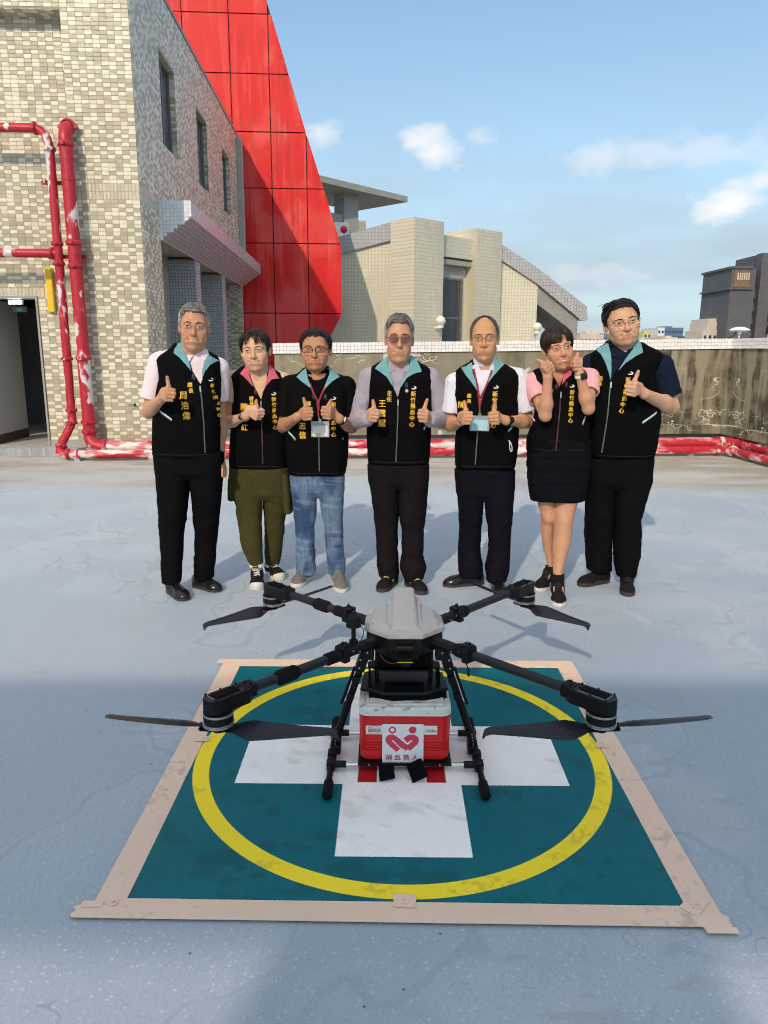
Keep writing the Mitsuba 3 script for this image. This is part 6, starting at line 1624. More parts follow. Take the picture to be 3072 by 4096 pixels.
# what each head looks like; heights in units of a head 0.225 m from chin to crown
LOOKS = {
    "man_pink": dict(skin=(0.50, 0.265, 0.155), hair=[(0.10, 0.095, 0.09), (0.42, 0.41, 0.40)], grey=0.8, line=0.076, cap=0.011, brow=(0.03, 0.022, 0.018), smile=1.3, jaw=0.93),
    "woman_beige": dict(skin=(0.60, 0.365, 0.240), hair=[(0.010, 0.007, 0.006), (0.022, 0.014, 0.011)], grey=0, bangs=85, line=0.086, cap=0.013, fringe=0.043, part=-4, lock_end=-0.012, brow=(0.06, 0.035, 0.025), smile=1.8, jaw=0.84, lips=(0.56, 0.13, 0.12)),
    "man_lanyard": dict(skin=(0.45, 0.225, 0.125), hair=[(0.007, 0.006, 0.006), (0.016, 0.013, 0.012)], grey=0, line=0.080, cap=0.012, brow=(0.02, 0.014, 0.012), smile=0.9, jaw=0.93),
    "man_lilac": dict(skin=(0.52, 0.280, 0.170), hair=[(0.05, 0.048, 0.047), (0.36, 0.35, 0.35)], grey=0.7, line=0.077, cap=0.012, brow=(0.05, 0.035, 0.028), smile=0.7, jaw=0.97),
    "man_white_shirt": dict(skin=(0.52, 0.275, 0.145), hair=[(0.045, 0.042, 0.041), (0.17, 0.165, 0.165)], grey=0.5, line=0.098, cap=0.007, bald=1, brow=(0.05, 0.035, 0.028), smile=0.35, jaw=0.98),
    "woman_pink": dict(skin=(0.53, 0.280, 0.170), hair=[(0.014, 0.008, 0.006), (0.05, 0.028, 0.019)], grey=0, line=0.085, cap=0.015, fringe=0.026, part=10, lock_end=-0.035, brow=(0.04, 0.025, 0.02), smile=1.8, jaw=0.88, lips=(0.46, 0.13, 0.12)),
    "man_navy": dict(skin=(0.57, 0.325, 0.205), hair=[(0.006, 0.005, 0.005), (0.013, 0.011, 0.010)], grey=0, line=0.080, cap=0.013, tuft=1, brow=(0.025, 0.018, 0.015), smile=0.8, jaw=1.08),
}


class Head:
    """Places the canonical head: x to the picture's right, -y out of the face, z up, origin midway between chin and crown."""

    def __init__(self, h, look):
        top, chin = np.array(h["top"]), np.array(h["chin"])
        self.R = rotm(h["yaw"], h["roll"])
        H = np.linalg.norm(top - chin)
        self.sz = (H - 0.6 * look["cap"]) / 0.225 * 1.0
        self.sx = h["width"] / 0.163
        mid = np.array(h["mid"])
        c = (top + chin) / 2
        self.c = c - (top - chin) / H * 0.3 * look["cap"]
        self.c[0] = 0.65 * mid[0] + 0.35 * c[0]
        self.S = np.array([self.sx, 0.5 * (self.sx + self.sz), self.sz])
        self.look = look

    def __call__(self, p):
        return self.c + (np.asarray(p, float) * self.S) @ self.R.T

    def local(self, V):
        return ((V - self.c) @ self.R) / self.S


def head_sdf(vol, H):
    R, s = H.R, H.S
    lk = H.look
    m = s.mean()

    def E(c, r, k=0.012, op="add", tilt=None):
        vol.ell(H(c), np.array(r) * s, k * m, op, R if tilt is None else R @ rotm(*tilt))

    def C(a, b, ra, rb, k=0.01, op="add"):
        vol.cone(H(a), H(b), ra * m, rb * m, k * m, op)
    j = lk["jaw"]
    E((0, 0.012, 0.030), (0.0755, 0.092, 0.082), 0)
    E((0, -0.022, -0.030), (0.066, 0.066, 0.080), 0.02)
    E((0, -0.028, -0.072), (0.053 * j, 0.052, 0.042), 0.02)
    for x in (-1, 1):
        C((x * 0.056 * min(j, 1.05), 0.012, -0.055), (x * 0.026, -0.054, -0.098), 0.014, 0.012, 0.022)
        E((x * 0.044, -0.058, -0.026), (0.024, 0.024, 0.024), 0.02)                  # cheekbones
        E((x * 0.029, -0.060, -0.055), (0.021, 0.024, 0.026), 0.025)
        C((x * 0.012, -0.088, 0.022), (x * 0.046, -0.074, 0.022), 0.010, 0.010, 0.014)  # brow ridge
        E((x * 0.0315, -0.1015, 0.003), (0.0185, 0.0165, 0.0120), 0.010, "sub")        # eye sockets
        E((x * 0.0315, -0.0805, 0.001), (0.0175, 0.0125, 0.0125), 0.004)              # lids over the eyes
    C((0, -0.070, -0.100), (0, -0.066, -0.104), 0.017, 0.015, 0.02)                  # chin
    C((0, -0.088, 0.012), (0, -0.1045, -0.030), 0.0075, 0.0115, 0.010)               # nose
    C((0, -0.107, -0.033), (0, -0.096, -0.038), 0.0105, 0.009, 0.006)
    for x in (-1, 1):
        E((x * 0.0135, -0.0945, -0.036), (0.0085, 0.0105, 0.008), 0.005)
        E((x * 0.0065, -0.1005, -0.0455), (0.0036, 0.004, 0.003), 0.003, "sub")
    sm = lk["smile"]
    E((0, -0.0830, -0.066), (0.030, 0.0125, 0.016), 0.014)
    for x in (-1, 1):
        C((0, -0.0930, -0.0622), (x * 0.0255, -0.0800, -0.0660 + 0.0045 * sm), 0.0044, 0.0026, 0.006)
        C((0, -0.0915, -0.0725), (x * 0.0225, -0.0800, -0.0680 + 0.0045 * sm), 0.0054, 0.0028, 0.006)
        C((0, -0.0985, -0.0668), (x * 0.028, -0.0840, -0.0668 + 0.0050 * sm), 0.0016, 0.0012, 0.003, "sub")
        if sm > 0.5:
            C((x * 0.020, -0.100, -0.040), (x * 0.034, -0.0835, -0.066), 0.003, 0.0035, 0.010, "sub")
        # ears
        E((x * 0.0775, 0.012, -0.004), (0.0085, 0.019, 0.032), 0.006, tilt=(x * -18, 0, 0))
        E((x * 0.0845, 0.005, -0.002), (0.006, 0.010, 0.018), 0.004, "sub")
    C((0, 0.020, -0.065), (0, 0.030, -0.16), 0.050, 0.056, 0.03)


def head_color(H, V, skin, lips):
    """Lips, flush of cheeks, nose and ears, and the brows' hairs: colours of the skin itself."""
    L = H.local(V)
    c = np.tile(np.asarray(skin, float), (len(V), 1))
    g = meshkit.fbm(V * 60, 3, 2)[:, None]
    c *= 0.94 + 0.12 * g
    d = lambda p, r: np.clip(1.3 - np.linalg.norm((L - p) / np.asarray(r), axis=1), 0, 1)[:, None]
    red = np.asarray(skin) * [1.0, 0.72, 0.68]
    for x in (-1, 1):
        k = 0.5 * d((x * 0.042, -0.066, -0.034), (0.022, 0.03, 0.02)) + 0.4 * d((x * 0.08, 0.01, -0.002), (0.014, 0.03, 0.035))
        c = c * (1 - k) + red * k
    k = 0.45 * d((0, -0.108, -0.034), (0.016, 0.016, 0.014))
    c = c * (1 - k) + red * k
    lips = np.asarray(lips if lips is not None else np.asarray(skin) * [0.90, 0.64, 0.62])
    sm = H.look["smile"]
    lz = -0.0672 + 0.0045 * sm * (np.abs(L[:, 0]) / 0.022) ** 1.5
    k = np.clip(1.25 - np.sqrt((L[:, 0] / 0.0235) ** 2 + ((L[:, 2] - lz) / 0.0082) ** 2), 0, 0.35)[:, None] / 0.35
    k = k * (L[:, 1] < -0.07)[:, None]
    return (c * (1 - 0.85 * k) + lips * 0.85 * k)


HAIR_RAD = np.array([0.0755, 0.092, 0.082])


def hairline(lk, phi):
    """Height at which the hair ends, for the angle from the face's middle (degrees, signed)."""
    f, p = lk["line"], np.abs(phi)
    if lk.get("bald"):
        return np.interp(p, [0, 25, 42, 52, 62, 70, 78, 86, 104, 112, 140, 180], [0.120, 0.118, 0.106, 0.082, 0.050, 0.020, -0.018, 0.014, 0.010, -0.018, -0.055, -0.07])
    if "fringe" in lk:
        return np.interp(p, [0, 25, 42, 55, 64, 70, 77, 84, 104, 116, 140, 180], [f, f - 0.003, f - 0.012, 0.045, 0.018, -0.020, lk["lock_end"], 0.012, 0.010, -0.03, -0.075, -0.085])
    return np.interp(p, [0, 22, 40, 50, 58, 66, 72, 80, 86, 104, 112, 140, 180], [f, f + 0.001, f - 0.004, 0.050, 0.040, 0.022, 0.002, -0.020, 0.014, 0.012, -0.016, -0.058, -0.068])


def hair_mesh(H, h, seed):
    lk = H.look
    lo, hi = H.c - 0.165, H.c + 0.165
    vol = Vol(lo, hi, h)
    m = H.S.mean()
    X, Y, Z = np.meshgrid(*vol.ax, indexing="ij")
    L = H.local(np.stack([X, Y, Z], -1))
    z = L[..., 2]
    phi = np.degrees(np.arctan2(L[..., 0], -(L[..., 1] - 0.01)))
    t = lk["cap"]
    k0 = np.sqrt((((L - [0, 0.012, 0.030]) / HAIR_RAD) ** 2).sum(-1))
    g = meshkit.fbm(np.stack([np.sin(np.radians(phi)) * 5, np.cos(np.radians(phi)) * 5, z * 26], -1), 3, seed)
    thick = t * np.interp(z, [-0.07, -0.02, 0.03, 0.08], [0.18, 0.30, 0.62, 1.0]) + 0.006 * (g - 0.5) * (t / 0.012)
    shell = (k0 - 1) * 0.085 - thick
    jag = 0.012 * (meshkit.noise(np.stack([phi * 0.35 + 50, 0 * z, 0 * z], -1), seed) - 0.5)
    vol.d = (np.maximum(shell, (hairline(lk, phi) + jag - z) * 0.7) * m).astype(np.float32)
    V, F = vol.mesh()
    V = relax(V, F, 1)
    c0, c1 = np.array(lk["hair"][0]), np.array(lk["hair"][1])

    def tone(Lv, r):
        ph = np.abs(np.degrees(np.arctan2(Lv[..., 0], -(Lv[..., 1] - 0.01))))
        side = np.clip((ph - 38) / 30, 0, 1) * np.clip((0.095 - Lv[..., 2]) / 0.05, 0, 1) * lk["grey"]
        k = np.clip(side + (r - 0.5) * 0.9 + 0.12 * lk["grey"], 0, 1)[..., None]
        return c0 * (1 - k) + c1 * k
    Lv = H.local(V)
    parts, cols = [(V, F)], [tone(Lv, meshkit.fbm(Lv * 70, 3, 6))]
    rng = np.random.default_rng(seed)

    def strand(phi0, phi1, lat0, lat1, lift, r, n=7, tip=0.25):
        q = np.linspace(0, 1, n)
        ph, la = np.radians(phi0 + (phi1 - phi0) * q ** 1.3), np.radians(lat0 + (lat1 - lat0) * q)
        d = np.stack([np.sin(la) * np.sin(ph), -np.sin(la) * np.cos(ph), np.cos(la)], -1)
        zz = 0.030 + HAIR_RAD[2] * d[:, 2]
        tt = t * np.interp(zz, [-0.07, -0.02, 0.03, 0.08], [0.2, 0.35, 0.65, 1.0])
        pts = np.array([0, 0.012, 0.030]) + d * HAIR_RAD + d * (tt + lift * np.sin(np.pi * np.clip(q * 0.8 + 0.1, 0, 1)))[:, None]
        v, f = tube(H(pts), r * m * np.interp(q, [0, 0.3, 1], [0.7, 1.0, tip]), 5)
        parts.append((v, f))
        k = rng.random()
        cols.append(tone(np.repeat(pts, 5, 0), np.full(n * 5, k)))
        cols.append(tone(pts[[0, -1]], np.full(2, k)))

    def lat_of(ph, off=0.0):
        return np.degrees(np.arccos(np.clip((hairline(lk, ph) + off - 0.030) / HAIR_RAD[2], -0.95, 0.995)))
    count = 420 if lk.get("bald") else 520
    for i in range(count):
        ph = rng.uniform(-180, 180)
        end = lat_of(ph)
        if lk.get("bald") and abs(ph) < 48 and rng.random() < 0.8:
            continue
        a = rng.uniform(8, max(end - 8, 9))
        strand(ph + rng.normal(0, 4), ph + rng.normal(0, 9) + lk.get("comb", 0), a, min(a + rng.uniform(22, 45), end + rng.uniform(-9, 0.5)), rng.uniform(0.0005, 0.0035), rng.uniform(0.0016, 0.0030))
    if "fringe" in lk:
        for i in range(lk.get('bangs', 150)):
            ph = rng.uniform(-62, 62)
            e = lk["fringe"] + 0.010 * rng.normal() + 0.030 * max(0, 1 - abs(ph - lk["part"]) / 13) + (abs(ph) > 45) * -0.012
            if abs(ph - lk["part"]) < 9 and rng.random() < 0.55:
                continue
            le = np.degrees(np.arccos(np.clip((e - 0.030) / HAIR_RAD[2], -0.95, 0.99)))
            strand(ph * 0.55 + rng.normal(0, 5), ph + rng.normal(0, 4) + 4 * np.sign(ph - lk["part"]), rng.uniform(12, 26), le, rng.uniform(0.002, 0.006), rng.uniform(0.0020, 0.0040), 9, 0.35)
        for i in range(26):
            sg = rng.choice([-1, 1])
            strand(sg * rng.uniform(50, 66), sg * rng.uniform(66, 78), rng.uniform(30, 45), lat_of(76, rng.uniform(-0.03, 0.02)), rng.uniform(0.003, 0.006), rng.uniform(0.002, 0.0032), 9)
    if lk.get("tuft"):
        for i in range(26):
            ph = rng.uniform(-78, -48)
            strand(ph + 20, ph - 3 + rng.normal(0, 3), rng.uniform(32, 46), rng.uniform(52, 66), rng.uniform(0.012, 0.026), rng.uniform(0.0022, 0.0034), 9)
        wv = H(np.array([[-0.055, -0.055, 0.098], [-0.075, -0.055, 0.112], [-0.093, -0.052, 0.116], [-0.106, -0.050, 0.110]]))
        parts.append(tube(wv, 0.0011, 5))
        cols.append(np.tile(c0, (len(parts[-1][0]), 1)))
    return join(*parts), np.vstack(cols)


def face_parts(P, H, key, vol, fr):
    """Eyes, lashes, brows and teeth laid on the front of the head."""
    lk = H.look

    def on(pts, off, th=0.0012, size=0.004):
        q = H(np.array([[x, -0.09, z] for x, z in pts]))
        return drape(fr, vol, Polygon(q[:, [0, 2]]).buffer(0), off, th, size)
    for x in (-1, 1):
        ex = x * 0.0320
        wide, op = 0.0158, lk.get("eye", 0.0046)
        a = np.linspace(0, np.pi, 14)
        slant = lambda u: 0.0012 * x * (u - ex) / wide
        up = [(ex + wide * math.cos(t), 0.0010 + op * math.sin(t) + slant(ex + wide * math.cos(t))) for t in a]
        lo_ = [(ex - wide * math.cos(t), 0.0010 - 0.50 * op * math.sin(t) + slant(ex - wide * math.cos(t))) for t in a[1:-1]]
        e = add(f"{P}__eye", on(up + lo_, 0.0006), "m_eye_white", smooth=30)
        ir = [(ex + 0.0062 * math.cos(t), 0.0016 + min(max(0.0062 * math.sin(t), -0.45 * op), op * 0.98)) for t in np.linspace(0, 2 * np.pi, 20)[:-1]]
        add(f"{e}__iris", on(ir, 0.0012), "m_iris", smooth=30)
        q = [(u * 1.0, w) for u, w in up]
        ring = [(ex + (u - ex) * 1.10, w - 0.0001) for u, w in q] + [(ex + (u - ex) * 1.06, w + 0.0023 * math.sin(t) + 0.0006) for (u, w), t in zip(q[::-1], a[::-1])]
        add(f"{e}__lashes", on(ring, 0.0018, 0.0016), "m_iris", smooth=30)
        bw = 0.0022 if "fringe" in lk else 0.0032
        br = [(-0.018, 0.0205, 0.5), (-0.010, 0.0222, 0.9), (0.0, 0.0232, 0.9), (0.012, 0.0222, 0.6), (0.0225, 0.0180, 0.15)]
        ring = [(ex + x * u, w + bw * k) for u, w, k in br] + [(ex + x * u, w - bw * k) for u, w, k in br[::-1]]
        add(f"{P}__eyebrow", on(ring, 0.0018, 0.002), f"m_brow_{key}", smooth=30)
    if lk["smile"] >= 1.2:
        add(f"{P}__teeth", on([(-0.0175, -0.0640), (-0.008, -0.0655), (0.008, -0.0655), (0.0175, -0.0640), (0.011, -0.0690), (-0.011, -0.0690)], 0.0014), "m_teeth", smooth=30)


def loop_pts(kind, ex, w, h):
    t = np.linspace(0, 2 * np.pi, 33)[:-1]
    p = {"round": 2.0, "oval": 2.3, "rect": 4.0}[kind]
    c, s = np.cos(t), np.sin(t)
    r = (np.abs(c) ** p + np.abs(s) ** p) ** (-1 / p)
    return np.c_[ex + w * r * c, h * r * s]


def glasses(P, H, kind, w, h, wire, m, lens="m_lens", z=0.0, top_only=False):
    y = -0.1115
    g = f"{P}__glasses"
    curve = lambda x: y + 1.7 * x * x
    frames = []
    for x in (-1, 1):
        lp = loop_pts(kind, x * 0.0335, w, h)
        if top_only:
            t = (lp[:, 1] > -0.2 * h)
            o = np.argsort(lp[t][:, 0])
            q = lp[t][o]
            frames.append(tube([H((a, curve(a), b + z)) for a, b in q], wire, 6))
        else:
            q = np.vstack([lp, lp[:2]])
            frames.append(tube([H((a, curve(a), b + z)) for a, b in q], wire, 6))
        frames.append(tube([H((x * (0.0335 + w), curve(0.0335 + w), z + 0.35 * h)), H((x * 0.0745, -0.078, z + 0.006)), H((x * 0.0795, -0.03, z + 0.005)), H((x * 0.0800, 0.005, z + 0.004))], wire * 1.15, 6))
    frames.append(tube([H((a, curve(a) - 0.002, z + 0.25 * h + 0.002 * (1 - (a / 0.012) ** 2))) for a in np.linspace(-0.0335 + w, 0.0335 - w, 7)], wire, 6))
    g = add(g, join(*frames), m, smooth=40)
    for x in (-1, 1) if lens else ():
        lp = loop_pts(kind, x * 0.0335, w * 0.97, h * 0.97)
        v = np.array([H((a, curve(a), b + z)) for a, b in lp] + [H((x * 0.0335, curve(0.0335), z))])
        n = len(lp)
        add(f"{g}__lens", (v, np.array([[i, (i + 1) % n, n] for i in range(n)])), lens)


def hand_sdf(vol, W, Fc, Tip, side, yaw, s=1.0, relaxed=None):
    """A fist with the thumb up: metacarpals, four bent fingers, a thumb."""
    W, Fc, Tip = (np.asarray(q, float) for q in (W, Fc, Tip))
    t = Tip - Fc
    t /= np.linalg.norm(t)
    a = math.radians(yaw)
    f = np.array([math.sin(a), -math.cos(a), 0.0])
    f -= t * (f @ t)
    f /= np.linalg.norm(f)
    p = np.cross(t, f) * (1 if side == "R" else -1)
    rot = lambda deg: math.cos(math.radians(deg)) * f + math.sin(math.radians(deg)) * p
    pitch = 0.0200 * s
    base = Fc - f * 0.048 * s - p * 0.004 * s
    K = Fc + f * 0.034 * s - p * 0.010 * s
    vol.cone(W, base, 0.026 * s, 0.026 * s, 0.015)
    for i in range(4):
        o = 1.5 - i
        k0 = K + t * o * pitch + f * s * (-0.001, 0.002, 0.0, -0.006)[i]
        vol.cone(base + t * o * pitch * 0.62, k0, 0.0155 * s, 0.0118 * s, 0.014 if i == 0 else 0.012)
    for i in range(4):
        o = 1.5 - i
        k0 = K + t * o * pitch + f * s * (-0.001, 0.002, 0.0, -0.006)[i]
        l1, l2, l3 = (np.array([0.042, 0.045, 0.042, 0.035]) * s)[i], (np.array([0.026, 0.029, 0.027, 0.021]) * s)[i], 0.019 * s
        p1 = k0 + rot(72) * l1
        p2 = p1 + rot(165) * l2
        p3 = p2 + rot(235) * l3
        r = (0.0104, 0.0106, 0.0102, 0.0092)[i] * s
        vol.cone(k0, p1, r * 1.04, r * 0.97, 0.0035)
        vol.cone(p1, p2, r * 0.97, r * 0.90, 0.0035)
        vol.cone(p2, p3, r * 0.90, r * 0.82, 0.0035)
    # palm side mass, thumb base, thumb
    vol.cone(base + p * 0.012 * s, Fc + p * 0.012 * s, 0.022 * s, 0.020 * s, 0.012)
    b0 = Fc - f * 0.030 * s + t * 0.020 * s + p * 0.008 * s
    b1 = Fc + f * 0.004 * s + t * 0.044 * s + p * 0.010 * s
    d = Tip - b1
    b2 = b1 + d * 0.52 - f * 0.005 * s
    vol.cone(b0, b1, 0.0170 * s, 0.0132 * s, 0.012)
    vol.cone(b1, b2, 0.0125 * s, 0.0108 * s, 0.006)
    vol.cone(b2, Tip - t * 0.007 * s, 0.0112 * s, 0.0090 * s, 0.004)
    return t, f, p


def open_hand(vol, W, tip, side, s=1.0):
    """A hanging hand: palm, four slightly curled fingers, the thumb in front."""
    W, tip = np.asarray(W, float), np.asarray(tip, float)
    d = tip - W
    L = np.linalg.norm(d)
    d /= L
    u = np.array([0, -1.0, 0]) - d * (-d[1])
    u /= np.linalg.norm(u)
    n = np.cross(d, u)
    K = W + d * L * 0.52
    for i in range(4):
        o = 1.5 - i
        k0 = K + u * o * 0.019 * s
        vol.cone(W + u * o * 0.011 * s, k0, 0.014 * s, 0.011 * s, 0.012)
        c = n * (0.006 if side == "R" else -0.006) * -1
        l = L * (0.42, 0.48, 0.45, 0.36)[i]
        p1 = k0 + d * l * 0.5 + c * 0.6
        vol.cone(k0, p1, 0.0095 * s, 0.0085 * s, 0.004)
        vol.cone(p1, k0 + d * l + c * 2.2 - u * 0.002, 0.0085 * s, 0.007 * s, 0.004)
    vol.cone(W + u * 0.018 * s + d * 0.02, W + u * 0.042 * s + d * L * 0.36, 0.013 * s, 0.011 * s, 0.01)
    vol.cone(W + u * 0.042 * s + d * L * 0.36, W + u * 0.045 * s + d * L * 0.60, 0.0105 * s, 0.008 * s, 0.004)


def shoe(P, toe, heel, kind):
    t, h = np.array(toe + [0.0]), np.array(heel + [0.0])
    d = t - h
    L = min(np.linalg.norm(d), 0.275)
    L = max(L, 0.235)
    d /= np.linalg.norm(d)
    t = (t + h) / 2 + d * L / 2 if np.linalg.norm(np.array(toe) - np.array(heel)) < 0.275 else t
    h = t - d * L
    M = np.eye(4)
    M[:3, 0], M[:3, 1], M[:3, 3] = d, [-d[1], d[0], 0], h
    k = L / 0.27
    vol = Vol([-0.02, -0.065, -0.005], [0.29, 0.065, 0.15], 0.0045)
    hi = 0.030 if kind in ("loafer",) else 0.037
    vol.ell((0.205 * k, 0, 0.022), (0.068 * k, 0.044, hi), 0)
    vol.cone((0.06 * k, 0, 0.040), (0.20 * k, 0, 0.030), 0.034, 0.034, 0.03)
    vol.ell((0.055 * k, 0, 0.045), (0.062 * k, 0.035, 0.050), 0.03)
    vol.cone((0.062 * k, 0, 0.06), (0.066 * k, 0, 0.085), 0.036, 0.036, 0.02)
    vol.cone((0.115 * k, 0, 0.072), (0.16 * k, 0, 0.050), 0.022, 0.018, 0.03)
    vol.put(lambda X, Y, Z: Z - 0.016 + 0 * X + 0 * Y, [-1, -1, -1], [1, 1, 0.016], 0, "sub")
    vol.cone((0.066 * k, 0, 0.09), (0.068 * k, 0, 0.16), 0.029, 0.029, 0.004, "sub")
    V, F = vol.mesh()
    V = relax(V, F, 2)
    mats = {"loafer": ("m_shoe_leather", "m_sole_dark"), "oxford": ("m_shoe_leather", "m_sole_dark"), "grey": ("m_shoe_grey", "m_sole_white"), "trail": ("m_shoe_mesh", "m_sole_dark"), "black_white": ("m_shoe_mesh", "m_sole_white"), "canvas": ("m_shoe_mesh", "m_sole_white"), "dark": ("m_shoe_mesh", "m_sole_dark")}[kind]
    key = add(f"{P}__shoe", xf((V, F), M), mats[0], smooth=True)
    foot = unary_union([affinity.scale(Point(0.205 * k, 0).buffer(1), 0.069 * k, 0.047), affinity.scale(Point(0.06 * k, 0).buffer(1), 0.066 * k, 0.039), Polygon([(0.06 * k, -0.037), (0.2 * k, -0.045), (0.2 * k, 0.045), (0.06 * k, 0.037)])])
    th = 0.017 if kind in ("loafer", "oxford") else 0.026
    sole = join(prism(foot.buffer(-0.004), 0.0005, 0.004), prism(foot, 0.0041, th), prism(foot.buffer(-0.003), th + 0.0001, th + 0.004))
    add(f"{key}__sole", xf(sole, M), mats[1], smooth=30)
    if kind in ("trail", "canvas", "black_white", "dark"):
        lc = []
        for i in range(5):
            x = (0.132 + 0.017 * i) * k
            z = 0.1015 - 0.0120 * i - (0.002 if i > 2 else 0)
            lc.append(tube(arc((x, -0.020, z - 0.010), (x + 0.002, 0, z + 0.010), (x, 0.020, z - 0.010), 9), 0.0026, 6))
            if kind in ("trail", "canvas"):
                lc.append(tube(arc((x, -0.018, z - 0.008), (x + 0.009, 0, z + 0.006), (x + 0.017 * k, 0.018, z - 0.020), 7), 0.0024, 6))
        add(f"{key}__laces", xf(join(*lc), M), {"trail": "m_lace", "canvas": "m_white_thread"}.get(kind, "m_lace_dark"), smooth=40)
    if kind == "canvas":
        add(f"{key}__toe_cap", xf(trimesh.Trimesh(*[np.array(q) for q in (trimesh.creation.icosphere(3).vertices * [0.062 * k, 0.0450, 0.034] + [0.214 * k, 0, 0.024], trimesh.creation.icosphere(3).faces)]).slice_plane([0.222 * k, 0, 0], [1, 0, 0.25]).slice_plane([0, 0, 0.006], [0, 0, 1]), M), "m_sole_white", smooth=True)
    if kind == "grey":
        add(f"{key}__strap", xf(join(*[tube(arc((x, -0.043, zz - 0.022), (x + 0.004, 0, zz + 0.030), (x, 0.043, zz - 0.022), 12), 0.0095, 6) for x, zz in ((0.118 * k, 0.070), (0.160 * k, 0.055))]), M), "m_shoe_grey", smooth=40)
    if kind == "loafer":
        add(f"{key}__strap", xf(join(tube(arc((0.135 * k, -0.040, 0.032), (0.142 * k, 0, 0.098), (0.135 * k, 0.040, 0.032), 12), 0.0055, 8)), M), "m_shoe_leather", smooth=40)
    if kind == "trail":
        add(f"{key}__side_panel", xf(join(*[tube(arc((0.06 * k, y, 0.070), (0.10 * k, y * 1.12, 0.062), (0.14 * k, y * 1.05, 0.048), 8), 0.010, 6) for y in (-0.031, 0.031)]), M), "m_shoe_tan", smooth=40)
    if kind == "black_white":
        mat("m_eyelet_rose", [0.75, 0.40, 0.25], 0.35)
        add(f"{key}__eyelets", xf(join(*[bx((0.128 + 0.018 * i) * k, (0.131 + 0.018 * i) * k, s * 0.026 - 0.004, s * 0.026 + 0.004, 0.070 - 0.0085 * i, 0.084 - 0.0085 * i) for i in range(4) for s in (-1, 1)]), M), "m_eyelet_rose")
    return key


SPEC = {
    "man_pink": dict(label="grey haired man in a pink shirt at the left end, one thumb up", shirt="m_shirt_pink", sleeve="m_shirt_pink", trousers="m_trousers_black", shoes="loafer", lapel="m_teal", arm=1.0, belly=0.62, open=1),
    "woman_beige": dict(label="woman in a beige top and olive cargo trousers, one thumb up", shirt="m_shirt_beige", trousers="m_trousers_olive", shoes="canvas", lapel="m_pink_lapel", arm=0.86, belly=0.60),
    "man_lanyard": dict(label="man in black glasses, jeans and a red lanyard with both thumbs up", shirt="m_shirt_black", trousers="m_denim", shoes="grey", lapel="m_teal", arm=1.0, belly=0.62, open=1),
    "man_lilac": dict(label="man in tinted glasses and a lilac long sleeved shirt with both thumbs up", shirt="m_shirt_lilac", trousers="m_trousers_brown", shoes="trail", lapel="m_teal", arm=0.98, belly=0.64, open=1),
    "man_white_shirt": dict(label="balding man in a white short sleeved shirt and red lanyard with both thumbs up", shirt="m_shirt_white", trousers="m_trousers_navy", shoes="oxford", lapel="m_teal", arm=1.0, belly=0.66, open=1),
    "woman_pink": dict(label="woman in a black skirt holding both fists with thumbs up at her cheeks", shirt="m_shirt_rose", trousers="m_skirt", shoes="black_white", lapel="m_pink_lapel", arm=0.92, belly=0.60, bare=1),
    "man_navy": dict(label="tall man in a navy shirt and thin glasses at the right end, thumb up", shirt="m_shirt_navy", trousers="m_trousers_black", shoes="dark", lapel="m_teal", arm=1.22, belly=0.64, open=1),
}


